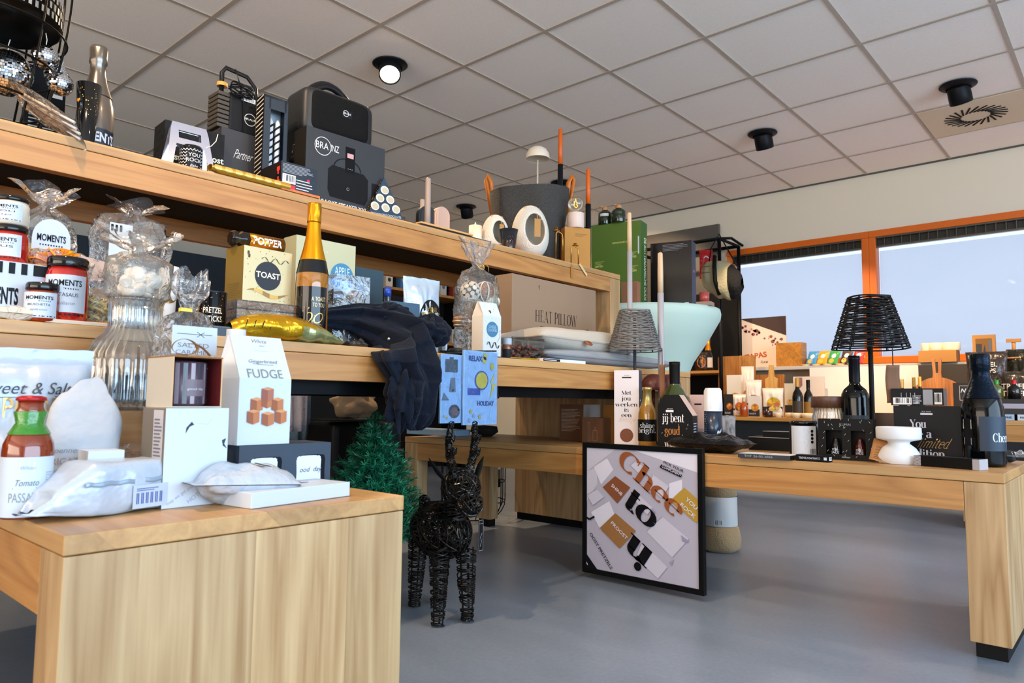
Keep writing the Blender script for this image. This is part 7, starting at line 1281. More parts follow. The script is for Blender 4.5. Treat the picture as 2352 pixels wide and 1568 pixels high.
# dark sparkling bottle (front right)
loc = colx(2262, 2.275); loc = (2.275, pY(2262, 2.275, LTL), LTL); h = zt(813, loc[0], loc[1])-LTL; R = 43*mpp(*loc)/h
PR3 = [(.0, .012), (R*.75, 0), (R*.97, .006), (R, .03), (R, .44), (R*.97, .52), (R*.84, .61), (R*.58, .71), (R*.42, .79), (R*.36, .86), (R*.36, .96)]
def cheer(q, f, h): q.serif(f, 'Cheers', R*h*1.05, h*.22, h*.075, white, w=R*h*1.3, thick=.15)
bottle('large near-black sparkling bottle with dark blue Cheers label', loc, h, PR3, M('#040507', .10, coat=.25), name='sparkling_bottle', parts=[('foil_capsule', lambda q, h: q.lathe([(R*.88*h+.0008, .60*h), (R*.60*h+.001, .71*h), (R*.45*h, .79*h), (R*.42*h, .85*h), (R*.47*h, .86*h), (R*.47*h, .985*h), (R*.42*h, h), (0, h)], M('#0a1624', .22, .5, bump=.4, bs=150), 44, cap=False, rfn=lambda a, z: 1+(.05*noise.noise(Vector((cos(a)*4, sin(a)*4, z*60))) if z > .85*h else .012*sin(7*a)))), ('paper_label', label_band(R, .14, .44, -10, 95, M('#14283c', .5), cheer)), ('back_label', label_band(R, .18, .42, -62, -28, black, lambda q, f, h: (q.barcode(f, -rad(60)*R*h, h*.33, -rad(31)*R*h, h*.41, 4), q.rect(f, -rad(58)*R*h, h*.19, -rad(32)*R*h, h*.25, M('#9aa0aa')))))])
m = MB(); q = Matrix.Translation((0, 0, .018)) @ Matrix.Rotation(pi/2, 4, 'X'); m.T = q; m.lathe([(.008, -.05), (.016, -.045), (.017, .045), (.012, .055)], M('#15161a', .15, coat=.6, bump=.5, bs=60), 24, rfn=lambda a, z: 1+.08*sin(6*a+z*60)); m.T = None; m.grid(lambda u, v: (.02*cos(pi*v)-.002, -.052-.03*u, .018+.017*sin(pi*v)*(1-.2*sin(9*u))), 8, 6, F_clear); m.top('wrapped_roll', 'dark film-wrapped roll lying behind the large sparkling bottle', 'roll', (2.43, pY(2298, 2.43, LTL)+.02, LTL), rad(15))
# pinot wine bottle, glass jar with wood lid
loc = colx(1968, 2.42); h = zt(816, loc[0], loc[1])-LTL; R = 30*mpp(*loc)/h
bottle('black wine bottle with screw cap and NOT BOT label in front of the window', loc, h, [(0, .01)]+[(r/.126*R if z < .68 else r*.86, z) for r, z in WINE[1:9]]+[(R*.36, .8), (R*.36, .97)], M('#050608', .10, coat=.3), name='wine_bottle', parts=[('screw_cap', lambda q, h: q.lathe([(R*.40*h, .73*h), (R*.40*h, .95*h), (R*.42*h, .955*h), (R*.42*h, .995*h), (0, h)], M('#0e1118', .3, .3), 32, cap=False)), ('paper_label', label_band(R, .12, .40, -60, 60, M('#141f2a', .5), lambda q, f, h: (q.text(f, 'PINOT', -R*h*.1, h*.27, h*.06, white, .02, w=R*h*1.1), q.text(f, 'NOIR', -R*h*.1, h*.18, h*.06, white, .02))))])
loc = colx(1907, 2.44); h = zt(910, loc[0], loc[1])-LTL; R = 37*mpp(*loc); t = thing('storage_jar', 'ribbed clear glass storage jar with brown wooden lid', 'jar', loc); m = MB(); m.lathe([(0, .006), (R*.95, 0), (R, .01), (R, h*.62), (R*.9, h*.72), (R*.9, h*.8), (R*.86, h*.8), (R*.86, h*.72), (R*.95, h*.6), (R*.95, .012), (0, .010)], clear('ribbed_glass', '#f4f8fa', .05), 120, cap=False, rfn=lambda a, z: 1+.02*cos(30*a)); m.build('glass', t); m = MB(); m.lathe([(0, h*.80), (R*1.05, h*.80), (R*1.05, h*.985), (R*1.03, h), (0, h)], wood('lid_wood', '#6b4a38', '#4a3026', 'X', 0, scale=2), 40, cap=False); m.build('wooden_lid', t)
# wicker lamps
def wicker(label, loc, hs, r0, r1, h, c, pole_r, nr=22, nv=12):
    t = thing('wicker_lamp', label, 'lamp', loc, .3); mt = M(c, .5); m = MB(); m.lathe([(pole_r*4, 0), (pole_r*4, .010), (pole_r, .014), (pole_r, h-hs*.18), (pole_r*2.2, h-hs*.16), (pole_r*2.2, h-hs*.02)], M('#2a2f36' if c != '#141417' else '#101114', .4, .3), 24); m.build('pole', t)
    m = MB()
    for j in range(nr+1):
        z = h-hs+hs*j/nr; r = r0+(r1-r0)*j/nr; n = 96; e = .0022 if 0 < j < nr else 0
        for q in ((0, 1) if 0 < j < nr else (0,)): m.tube([((r+e*cos(nv*a+pi*(j+q)))*cos(a), (r+e*cos(nv*a+pi*(j+q)))*sin(a), z+q*.0024+.0012*sin(3*a+j*1.7)) for a in [2*pi*k/n for k in range(n)]], .0016 if e else .003, mt, 4, closed=True)
    for k in range(nv): a = 2*pi*k/nv; [m.tube([(r0*cos(a+s_), r0*sin(a+s_), h-hs), (r1*cos(a+s_*1.6), r1*sin(a+s_*1.6), h)], .0016, mt, 5) for s_ in (0, .04)]
    for k in range(3): a = 2*pi*k/3; m.tube([(0, 0, h-hs*.06), (r1*cos(a), r1*sin(a), h-hs*.02)], .0018, mt, 5)
    m.build('lamp_shade', t); return t
loc = colx(2007, 2.455); px = mpp(*loc); z1 = zt(683, loc[0], loc[1]); z0 = zt(800, loc[0], loc[1]); L1 = loc
wicker('black wicker lamp on a black pole in front of the window', loc, z1-z0, 82*px, 45*px, z1-LTL, '#141417', .0075)
loc = colx(1459, 2.385); px = mpp(*loc); z1 = zt(714, loc[0], loc[1]); z0 = zt(805, loc[0], loc[1])
wicker('grey wicker lamp before the mint cocktail table', loc, z1-z0, 61*px, 35*px, z1-LTL, '#6d6a68', .006, 22, 12); L2 = loc
for (u, v0, v1, w_, c_, lb, x) in ((2051, 838, 925, 30, '#6d4c34', 'long brown paper tag hanging from the black wicker lamp', 2.358), (1521, 837, 925, 13, '#7a4c2a', 'narrow brown tag hanging from the grey wicker lamp', 2.385)):
    a = onX(u, v0, x); px = mpp(*a); m = MB(); m.grid(lambda p, q: ((p-.5)*w_*px*(1+.25*q*(w_ > 20)), .006*sin(pi*q*1.5), -(v1-v0)*px*q), 4, 12, M(c_, .7)); m.tube([(0, 0, 0), (0, 0, (v0-800)*px)], .0009, M('#2a211a')); m.top('paper_tag', lb, 'tag', tuple(a), rad(-50), solid=.0008)
# tall candles in holders
for (u, v0, vh, hw, x, lb) in ((1448, 488, 577, 6.0, 2.52, 'tallest cream taper in a pale grey holder behind the grey wicker lamp'), (1520, 580, 673, 7.2, 2.47, 'cream taper in a pale grey holder before the mint table')):
    loc = colx(u, x); px = mpp(*loc); h = zt(v0, *loc[:2])-LTL; hh = (zt(vh, *loc[:2])-LTL)/h; taper(lb, loc, h, (hw-.6)*px, (hw-1.6)*px, M('#cdb08c', .5), M('#a6a3a8', .5), hh, hw*px)
# poster leaning/hanging in front of the table
def poster():
    x = 2.044; y1, y0 = 1.4745, 1.0225; z1, z0 = .460, .0195; w, h = y1-y0, z1-z0; t = thing('framed_poster', 'large black framed poster reading Chee to u. hanging against the right low table', 'poster', (x, (y0+y1)/2, z0), rad(-90)); b = .017; fm = M('#0b0c0e', .35); m = MB()
    for c_, d_ in (((0, 0, b/2), (w, .018, b)), ((0, 0, h-b/2), (w, .018, b)), ((-w/2+b/2, 0, h/2), (b, .018, h-2*b)), ((w/2-b/2, 0, h/2), (b, .018, h-2*b))): m.box(c_, d_, fm)
    m.build('frame', t, bev=.0008); p = MB(); p.box((0, .001, h/2), (w-2*b, .010, h-2*b), M('#a9a6b6', .35)); base = frF(-.0040); W_, H_ = w-2*b, h-2*b; ox, oz = -W_/2, b; lv = [0]
    def L(): lv[0] += 1; return lambda a, c_, k=lv[0]: (ox+a*W_, -.0042-.00012*k, oz+c_*H_)
    pale = M('#bdbac9', .5); wht = M('#cfcddb', .5); shd = M('#8d89a0', .5); br = M('#7a4426', .6, var=.15, bs=300); tanc = M('#8d6236', .6, var=.2, bs=300); yel = M('#a98632', .6, var=.2, bs=300); bk = M('#0c0b10', .5); crt = M('#8a4a24', .5)
    P = lambda pts, mt: p.poly(L(), pts, mt)
    P([(0, .80), (.28, 1.0), (0, 1.0)], pale); P([(.45, 1), (1, .86), (1, 1)], wht); P([(0, .55), (.10, .70), (.10, .84), (0, .80)], pale)
    P([(.07, .84), (.20, .92), (.26, .83), (.16, .72), (.14, .70)], wht); P([(.04, .46), (.22, .57), (.28, .45), (.14, .32)], wht); P([(.76, .76), (.87, .80), (.87, .70), (.76, .62)], wht)
    for q in ([(.56, .37), (.70, .50), (.92, .36), (.78, .20)], [(.46, .15), (.52, .28), (.74, .12), (.66, .02)], [(.58, .72), (.62, .82), (.76, .74), (.70, .64)], [(.0, .60), (.10, .66), (.17, .60), (.06, .52)], [(.42, .88), (.47, .92), (.56, .86), (.52, .80)], [(.44, .62), (.48, .66), (.62, .56), (.57, .50)]):
        P(q, pale)
        l_ = L(); [p.add([l_(a0, c0), l_(a1, c1), l_(a1+.004, c1-.003), l_(a0+.004, c0-.003)], [(0, 1, 2, 3)], shd) for (a0, c0), (a1, c1) in zip(q, q[1:]+q[:1])]
    P([(.28, .78), (.42, .70), (.30, .56), (.16, .68)], br); P([(.28, .48), (.47, .36), (.32, .20), (.13, .34)], tanc); P([(.89, .74), (1.0, .66), (1.0, .50), (.98, .49), (.77, .63)], yel); P([(.86, .38), (.92, .345), (.92, .33), (.87, .335)], shd); P([(.60, .555), (.65, .53), (.61, .50)], shd); P([(.80, .19), (.78, .14), (.76, .155)], shd)
    LS = lambda: (lambda l_: (lambda a, c_: l_(a/W_, c_/H_)))(L())
    p.serif(LS(), 'Chee', .555*W_, .695*H_, .155*H_, crt, rot=rad(-36), w=.66*W_, thick=.17, thin=.03); p.serif(LS(), 'to', .475*W_, .475*H_, .185*H_, bk, rot=rad(-34), w=.30*W_, thick=.19, thin=.03); p.serif(LS(), 'u', .46*W_, .15*H_, .21*H_, bk, rot=rad(-34), w=.24*W_, thick=.19, thin=.03)
    p.disc(LS(), .485*W_, .085*H_, .033*W_, bk); l_ = LS(); p.line(l_, [(0, .415*H_), (.03*W_, .40*H_), (.08*W_, .43*H_)], .006, bk)
    for s_, x_, z_, h_, c_, r_ in (('SHINE', .29, .66, .026, wht, -36), ('PROOST', .31, .335, .028, wht, -37), ('YOU', .94, .615, .03, wht, -37), ('ROCK', .91, .56, .03, wht, -37), ('PICK YOUR', .80, .885, .020, bk, -20), ('OOST PRETZELS', .135, .15, .026, bk, -51)): p.text(LS(), s_, x_*W_, z_*H_, h_*H_, c_, .012, rot=rad(r_), sq=1.25)
    P([(.685, .88), (.865, .815), (.875, .84), (.70, .905)], bk); p.text(LS(), 'COMPLIMENT', .785*W_, .853*H_, .017*H_, wht, .01, rot=rad(-19), sq=1.2); P([(0, .0), (.11, 0), (0, .115)], bk); P([(.004, .03), (.02, .02), (.004, .05)], wht)
    p.build('printed_panel', t)
    m = MB(); [m.tube([(s_*w*.3, .009, h-.006), (s_*w*.3, .0135, h-.004), (s_*w*.3, .0135, h-.03)], .0012, steel) for s_ in (-1, 1)]; m.build('hook', t)
poster()

# cardboard boxes on the low table under the display table
kb = M('#6b4830', .7); lines_ = M('#b9a08c', .6)
def kbx(lb, u0, u1, vt, x, d, mats, pr=None):
    F = FX(u0, x, u1, vt, LTL, d, -pi/2); F.h = zt(vt, x, pY(u0, x, LTL))-LTL; carton(F, lb, 'box', mats, name='cardboard_box', pr=pr)
kbx('brown cardboard box with fine white text and taped grey side, under the display table', 1285, 1340, 928, 2.38, .12, (kb, M('#7d6654'), kb, kb, kb, M('#a39c98', .5)), lambda m, w, h, d: m.lines(frF(-d/2), -w*.42, h*.25, w*.4, h*.88, 16, lines_, .3))
kbx('lower brown cardboard box with white candle outline drawing', 1337, 1383, 958, 2.30, .08, kb, lambda m, w, h, d: [m.line(frF(-d/2), q, .0008, lines_) for q in ([(-w*.2, h*.1), (-w*.2, h*.8), (-w*.1, h*.8), (-w*.1, h*.1), (-w*.2, h*.1)], [(w*.05, h*.1), (w*.05, h*.5), (w*.25, h*.5), (w*.25, h*.1), (w*.05, h*.1)], [(w*.15, h*.5), (w*.15, h*.65)])])
kbx('plain ochre cardboard box left of the Met jou box', 1386, 1412, 930, 2.36, .09, M('#94662e', .7))
m = MB(); x = 2.28; y0_, y1_ = pY(1063, x, LTL), pY(952, x, LTL); m.box((0, 0, .014), (.10, y1_-y0_, .028), M('#7f9db4', .5)); m.top('blue_box', 'flat pale blue box on the low table under the hanging sticker packs', 'box', (x, (y0_+y1_)/2, LTL), 0, bev=.003)
m = MB(); x = 2.36; m.lathe([(.03, 0), (.055, .02), (.05, .045), (0, .05)], M('#1a1c18', .8, bump=.5, bs=60), 24, sy=1.3); m.top('dark_pouch', 'small dark olive fabric pouch on the low table right of the flat blue box', 'pouch', (x, pY(1112, x, LTL), LTL))
# ================================================================ on the floor
# wire reindeer
def deer():
    t = thing('wire_reindeer', 'black wire reindeer figure standing in the aisle with a small tag', 'reindeer figure', (1.40, 1.49, 0), 0); wr = M('#24211e', .22, .6); r = random.Random(11)
    rz = rad(-120); c_, s_ = cos(rz), sin(rz)      # the deer looks along its local +x
    fwd = Vector((-.36, -.93, 0)).normalized(); hf = Vector((-.30, -.95, 0)).normalized(); hs = Vector((-hf.y, hf.x, 0)); sd = Vector((-fwd.y, fwd.x, 0)); O = Vector((1.40, 1.49, 0))
    G_ = lambda a, b, z: fwd*a+sd*b+Vector((0, 0, z))
    def nest(c, ax, n, seed, rad_=.0019, k=26):
        m = MB(); g = random.Random(seed)
        for i in range(n):
            n_ = Vector((g.gauss(0, 1), g.gauss(0, 1), g.gauss(0, 1))).normalized(); e1 = n_.orthogonal().normalized(); e2 = n_.cross(e1); off = g.uniform(-.45, .45); rr = math.sqrt(1-off*off); ph = g.uniform(0, 6)
            pts = []
            for q in range(k): a = 2*pi*q/k; d = (n_*off+(e1*cos(a)+e2*sin(a))*rr)*(1+.05*sin(2*a+ph)); pts.append(c+fwd*d.x*ax[0]+sd*d.y*ax[1]+Vector((0, 0, d.z*ax[2])))
            m.tube(pts, rad_, wr, 4, closed=True)
        return m
    m = nest(G_(-.03, 0, .235), (.135, .073, .075), 84, 1); m.build('body', t)
    HC_ = G_(.085, .012, .365); m = nest(HC_, (.05, .052, .048), 62, 2); v = nest(HC_+hf*.055-Vector((0, 0, .038)), (.034, .032, .032), 34, 3); m.add(v.v, v.f, wr); m.build('head', t)
    m = MB(); P = [G_(.05, 0, .27), G_(.075, .006, .33)]
    for i in range(18): z = i/18; c = P[0].lerp(P[1], z); m.tube([c+fwd*.036*cos(a)+sd*.034*sin(a)+Vector((0, 0, .006*sin(a+i))) for a in [2*pi*q/14 for q in range(14)]], .0019, wr, 4, closed=True)
    m.build('neck', t)
    for a, b in ((.07, .043), (.07, -.043), (-.125, .040), (-.125, -.040)):
        m = MB(); top = G_(a*.9, b*.9, .20); bot = G_(a, b, .004); g = random.Random(int(a*900+b*90))
        for i in range(34): z = (i+.5)/34; c = top.lerp(bot, z); rr = .026*(1-z)**.7*.55+.0145+(.002 if z > .93 else 0); tl = g.uniform(-.5, .5); m.tube([c+fwd*rr*cos(q)+sd*rr*sin(q)+Vector((0, 0, rr*tl*(1+sin(q+6*z)))) for q in [2*pi*e/12 for e in range(12)]], .0019, wr, 4, closed=True)
        for e in range(5): q = 2*pi*e/5; m.tube([top+fwd*.02*cos(q)+sd*.02*sin(q), bot+fwd*.013*cos(q)+sd*.013*sin(q)], .0018, wr, 4)
        m.build('leg', t)
    for s_ in (-1, 1):
        m = MB(); path = [HC_+hs*s_*.022+Vector((0, 0, .035)), HC_+hs*s_*.036+Vector((0, 0, .085)), HC_+hs*s_*.040+Vector((0, 0, .13)), HC_+hs*s_*.036+hf*.008+Vector((0, 0, .175))]; g = random.Random(s_+5)
        def coil(p, r0, n): 
            for i in range(n):
                z = i/(n-1)*(len(p)-1); k = min(len(p)-2, int(z)); c = p[k].lerp(p[k+1], z-k); rr = r0*(1-.6*i/n)+.003; m.tube([c+fwd*rr*cos(q)+sd*rr*sin(q)+Vector((0, 0, rr*g.uniform(-.9, .9)*cos(q))) for q in [2*pi*e/9 for e in range(9)]], .0015, wr, 4, closed=True)
        coil(path, .0095, 46); coil([path[1], path[1]+hf*.022+Vector((0, 0, .008)), path[1]+hf*.030+Vector((0, 0, .022))], .007, 12); coil([path[2]-Vector((0, 0, .012)), path[2]+hf*.020+Vector((0, 0, .0)), path[2]+hf*.028+Vector((0, 0, .010))], .006, 12); m.build('antler', t)
        m = MB(); b0 = HC_-hs*(-s_)*.040+Vector((0, 0, .01)); tip = b0-hf*.03+hs*s_*.045+Vector((0, 0, .07)); d = (tip-b0); w_ = hf.cross(d).normalized(); m.grid(lambda u, v: b0+d*v+hf*(.016*sin(pi*(.12+.86*v))*(2*u-1))+w_*(.008*cos(pi*(2*u-1)/2)*sin(pi*v)), 6, 12, M('#0d0d0d', .6, bump=.5, bs=300)); m.build('ear', t, solid=.0015)
    m = nest(G_(-.165, 0, .295), (.018, .016, .02), 14, 6); m.build('tail', t)
    m = MB(); tg = Matrix.Translation(G_(.075, .078, .275)) @ Matrix.Rotation(math.atan2(fwd.y, fwd.x)+pi/2+.5, 4, 'Z'); m.T = tg; m.box((0, 0, -.045), (.022, .001, .085), M('#111113', .5)); f = lambda a, b: (a, -.0009, b); m.line(f, [(-.0095, -.086), (-.0095, -.004), (.0095, -.004), (.0095, -.086), (-.0095, -.086)], .0007, M('#b9b9b9')); m.text(f, 'Countryfield', 0, -.014, .0022, M('#b9b9b9')); m.line(f, [(-.003, -.075), (.002, -.06), (-.003, -.05), (.004, -.04)], .001, M('#b9b9b9')); m.build('tag', t)
deer()
# artificial fir tree
def fir():
    base = Vector((1.40, 2.10, 0)); base.x = pX(860, 2.05, .3); base.y = 2.05; t = thing('christmas_tree', 'small artificial green Christmas tree between the front table and the reindeer', 'tree', tuple(base)); H_ = zt(948, base.x, base.y); bk = M('#2b2a20', .8); m = MB(); m.tube([(0, 0, .03), (0, 0, H_*.97)], .006, bk, 8); m.build('trunk', t); m = MB()
    for k in range(3): a = 2*pi*k/3; m.tube([(0, 0, .06), (.09*cos(a), .09*sin(a), .004)], .004, bk, 6)
    m.build('stand', t); g = random.Random(3); gr = [M(c, .45) for c in ('#12694a', '#1a8258', '#0e5440', '#2c9a68')]; m = MB(); tw = MB()
    def tuft(p, d, L, n, ln):
        s_ = d.orthogonal().normalized(); u_ = d.cross(s_)
        for i in range(n): z = i/n; c = p+d*L*z; a = g.uniform(0, 2*pi); dd = (s_*cos(a)+u_*sin(a)+d*.75).normalized()*ln*g.uniform(.7, 1.1); w_ = dd.cross(d).normalized()*.0011; m.add([c-w_, c+w_, c+dd+w_*.6, c+dd-w_*.6], [(0, 1, 2, 3)], g.choice(gr))
    for lv in range(13):
        z = H_*(.14+.80*lv/12); R_ = .225*(1-lv/12.6)**.85+.014; nb = max(4, int(13-lv*.7))
        for k in range(nb):
            a = 2*pi*k/nb+lv*.7+g.uniform(-.2, .2); d = Vector((cos(a), sin(a), .42)).normalized(); L = R_*g.uniform(.8, 1.05); p = Vector((0, 0, z)); tw.tube([p, p+d*L], .0016, bk, 4); tuft(p+d*.01, d, L, int(900*L), .024)
            for s_ in (-1, 1):
                if L > .05: d2 = (d+Vector((-sin(a), cos(a), .1))*s_*.8).normalized(); tuft(p+d*L*.5, d2, L*.5, int(420*L), .022)
    tuft(Vector((0, 0, H_*.88)), Vector((0, 0, 1)), H_*.12, 110, .022); tw.build('branch', t); o = m.build('needles', t); o['kind'] = 'stuff'
    m = MB(); m.T = Matrix.Translation((.085*-1, -.09, H_*.52)) @ Matrix.Rotation(rad(60), 4, 'Z') @ Matrix.Rotation(pi/2, 4, 'X'); m.cyl((0, 0, 0), .010, .003, M('#a9825c', .6), 20); m.build('wooden_disc', t)
fir()
# black wire basket under the table
t = thing('wire_basket', 'black wire basket frame on the floor under the tables behind the reindeer', 'basket', (2.66, 2.62, 0)); m = MB(); wm2 = M('#17140f', .4, .5); Rb = lambda z: .165*(1-.35*max(0, 1-z/.09)**2)
for z in (.004, .09, .19, .29): m.tube(ringp(Rb(z), z, 40), .0028, wm2, 6, closed=True)
for k in range(14): a = 2*pi*k/14; m.tube([(Rb(z)*cos(a), Rb(z)*sin(a), z) for z in (.004, .02, .04, .07, .1, .2, .3)], .0026, wm2, 6)
m.tube(ringp(.165, .30, 40), .0028, wm2, 6, closed=True); m.build('wire_frame', t); m = MB(); m.box((0, -.172, .215), (.035, .002, .085), M('#5a4632', .6)); m.box((0, -.1735, .19), (.035, .001, .04), black); m.build('tag', t)
# rolled blankets behind the poster
c0 = onZ(1655, 1258, 0); x_, y_ = 2.80, pY(1655, 2.80, 0); px = mpp(x_, y_, .1); t = thing('blanket_roll', 'pale sleeve around a beige rolled blanket standing behind the poster', 'blanket', (x_, y_, 0), NY); be = M('#a8906c', .95, bump=1.0, bs=160, sheen=.2); R = 38*px
m = MB(); z1, z2, z3 = zt(1205, x_, y_), zt(1138, x_, y_), zt(1098, x_, y_); m.lathe([(R*.9, .0), (R*1.18, .015), (R*1.2, z1*.5), (R*1.1, z1*.95), (R*.95, z1), (R*.9, z2), (R*.98, z2+.004), (R*1.02, z3), (R*1.0, zt(1060, x_, y_)), (0, zt(1050, x_, y_))], be, 48, rfn=lambda a, z: 1+.03*sin(5*a+z*40)+.02*noise.noise(Vector((cos(a)*4, sin(a)*4, z*50)))); m.build('fleece', t); m = MB(); m.lathe([(R*1.02, z1+.002), (R*1.0, z2)], M('#c4cbd0', .4), 40, cap=False); f = frC(R*1.02); m.barcode(f, -.022, z1+.006, .012, z1+.030, 4); m.build('sleeve', t)
# suitcases behind the tree
def suitcase(label, u0, u1, v0, y, c, z1=None):
    x0, x1 = pX(u0, y, .3), pX(u1, y, .3); h = zt(v0, x0, y); t = thing('suitcase', label, 'suitcase', ((x0+x1)/2, y+.14, 0), 0); mt = M(c, .4); m = MB(); m.box((0, 0, h/2+.01), (x1-x0, .26, h-.04), mt); m.build('shell', t, bev=.03, segs=4)
    for sx in (-1, 1):
        for sy in (-1, 1): m = MB(); m.T = Matrix.Translation((sx*(x1-x0)*.36, sy*.08, .022)) @ Matrix.Rotation(pi/2, 4, 'Y'); m.cyl((0, 0, -.012), .022, .024, black, 18); m.build('wheel', t)
    for k in (0, 1): m = MB(); m.box(((x1-x0)*.30, -.133, h*(.55+.12*k)), (.05, .006, .012), silver); m.build('latch', t)
    return t
suitcase('black suitcase behind the little Christmas tree', 768, 880, 965, 3.05, '#0d0b0b'); suitcase('dark navy suitcase with silver latches beside the black one', 886, 927, 965, 3.05, '#121c2c')
F = FY(785, 3.0, 880, 895, zt(972, pX(800, 3.0, .4), 3.0)+.012, .16); t = thing('kraft_hat', 'beige draped scarf on a black display board behind the tree', 'scarf', F.loc); m = MB(); m.box((-.02, -.03, .006), (F.w*1.5, .2, .006), black); m.text(frT(.0095), 'VIERO', -.03, -.10, .022, white, .03); m.build('board', t); m = MB(); m.ball((.02, .02, .085), .095, M('#8d765a', .9, bump=.6, bs=120), 40, 24, (1.35, .6, .85), .35, 4); m.build('fabric', t)
# ================================================================ cocktail table, rack and window counter in the background
mint = M('#b9cfc4', .7)
xt = 3.42; zt0 = 1.10; yt = pY(1482, xt, zt0); t = thing('cocktail_table', 'round standing table under a mint stretch cover', 'table', (xt, yt, 0)); m = MB(); m.lathe([(.30, 0), (.22, .25), (.19, .5), (.20, .68), (.26, .82), (.34, .94), (.40, 1.045), (.405, 1.075), (.40, zt0), (0, zt0)], mint, 80, rfn=lambda a, z: 1+.02*cos(4*a)*max(0, 1-z/1.0)); m.build('stretch_cover', t)
ZT = zt0+.0006
def fx(label, name, cat, u0, u1, vt, x, z, d, mats, pr=None, rz=-pi/2, bev=.0012, group=None, part='carton'):
    F = FX(u0, x, u1, vt, z, d, rz); F.h = zt(vt, x, pY(u0, x, z))-z; return carton(F, label, cat, mats, name=name, pr=pr, bev=bev, group=group, part=part), F
gr1 = M('#4f6a22', .6); gr2 = M('#35591f', .6); yel_ = M('#c9c86a', .5)
xg = 3.20
def gp_(m, w, h, d):
    f = frF(-d/2); m.text(f, 'SAMENGESTELD MET ZORG', w*.1, h*.76, h*.018, yel_, .02, w=w*.34)
    for x_, z_, s_ in ((-.42, .50, 'LIMITED'), (.25, .58, 'LIMITED'), (-.42, .36, 'LIMOEN'), (.25, .42, 'LIMOEN')): m.text(f, s_, w*x_, h*z_, h*.022, yel_, .03, align='l', w=w*.16); m.lines(f, w*(x_-.0)+.0, h*(z_+.03), w*(x_+.2), h*(z_+.07), 3, yel_, .25)
    fr = frR(w/2); m.text(fr, 'DE ROTTERDAMSCHE OUDE', 0, h*.46, d*.34, M('#dfe3c0', .5), .02, rot=-pi/2, w=h*.72); [m.rect(frF(-d/2), w*.44, h*z_, w*.465, h*(z_+.2), white) for z_ in (.62, .06)]
A_ = (xg, pY(1358, xg, ZT)); F = Fit(A_, 1473, 520, ZT, .10, rad(-78)); F.h = zt(519, *A_)-ZT
carton(F, 'big olive green crate box reading DE ROTTERDAMSCHE OUDE on the mint table', 'box', (gr2, gr1, gr1, gr1, gr1, gr2), name='green_crate', pr=gp_); ZG = ZT+F.h+.0006
for k, (u, vt, lb) in enumerate([(1390, 474, 'green pump bottle with paper label on the olive crate'), (1421, 469, 'green pump bottle at the right on the olive crate')]):
    x = xg+.045; loc = (x, pY(u, x, ZG), ZG); px = mpp(*loc); h = zt(vt, *loc[:2])-ZG; R = 16*px; t = thing('pump_bottle', lb, 'bottle', loc, NY); m = MB(); m.lathe([(R*.95, 0), (R, .004), (R, h*.60), (R*.8, h*.70), (R*.35, h*.75), (R*.35, h*.80)], M('#16240e', .08, coat=1.0), 32); m.build('glass_body', t); m = MB(); wd_ = M('#b9865c', .6); m.lathe([(R*.45, h*.78), (R*.45, h*.9), (R*.3, h*.92), (R*.3, h*.97), (0, h*.97)], wd_, 24, cap=False); m.tube([(0, 0, h*.96), (-R*.9, 0, h*.99)], .004, wd_, 8); m.build('pump', t); m = MB(); f = frC(R+.0003); m.rect(f, -R*.8, h*.42, R*.5, h*.56, M('#c9cdc4') if not k else M('#2a3820'), 8); m.build('paper_label', t)
x = 3.10; A_ = (x, pY(1427, x, ZT)); F = Fit(A_, 1463, 647, ZT, .05, rad(-80)); F.h = zt(648, *A_)-ZT; carton(F, 'narrow brown cardboard piece standing before the olive crate', 'box', M('#8d5f44', .7), name='cardboard_box')
x = 3.32; A_ = (x, pY(1495, x, ZT)); F = Fit(A_, 1590, 560, ZT, .09, rad(-76)); F.h = zt(560, *A_)-ZT
carton(F, 'tall black box with navy side on the mint table', 'box', (black, black, M('#0a0a0c', .2, coat=.4), black, black, M('#1c2a44', .5)), name='black_box', pr=lambda m, w, h, d: (m.lines(frF(-d/2), -w*.2, h*.86, w*.45, h*.97, 5, M('#7a7a80'), .3), m.disc(frR(w/2), 0, h*.55, .018, M('#b04a4a'), 20, .008), m.rect(frF(-d/2), w*.32, h*.03, w*.42, h*.07, white)))
m = MB(); x = 3.40; m.lathe([(.024, 0), (.025, .05), (.022, .05), (0, .048)], M('#a8443c', .3, coat=.4), 28); m.top('red_candle', 'small red candle jar right of the navy-sided box', 'candle', (x, pY(1618, x, ZT), ZT+.021)); m = MB(); m.box((0, 0, .01), (.075, .075, .02), M('#9c7f6e', .7)); m.top('wooden_coaster', 'pale wooden block under the small red candle jar', 'block', (x, pY(1620, x, ZT), ZT), .2)
# pipe rack with wooden shelves
xr_, yr0, yr1 = 5.82, pY(1655, 5.82, 1.2), pY(1560, 5.82, 1.2); t = thing('pipe_rack', 'tall black pipe rack with wooden shelves left of the window', 'rack', (xr_+.2, (yr0+yr1)/2, 0)); W_ = yr1-yr0+.5; top = zt(548, xr_, yr0); m = MB()
for dx in (-.2, .2):
    for y_ in (yr0, yr0+W_): m.tube([(dx, y_-(yr0+yr1)/2, 0), (dx, y_-(yr0+yr1)/2, top)], .016, black, 12)
for z in (.06, top): m.tube([(-.2, yr0-(yr0+yr1)/2, z), (.2, yr0-(yr0+yr1)/2, z), (.2, yr0+W_-(yr0+yr1)/2, z), (-.2, yr0+W_-(yr0+yr1)/2, z)], .016, black, 12, closed=True)
m.tube([(-.2, yr0-(yr0+yr1)/2, top), (.05, yr0-(yr0+yr1)/2, top+.05), (.2, yr0-(yr0+yr1)/2-.04, top)], .012, black, 8); m.build('pipe_frame', t); zsh = zt(850, xr_, yr0)
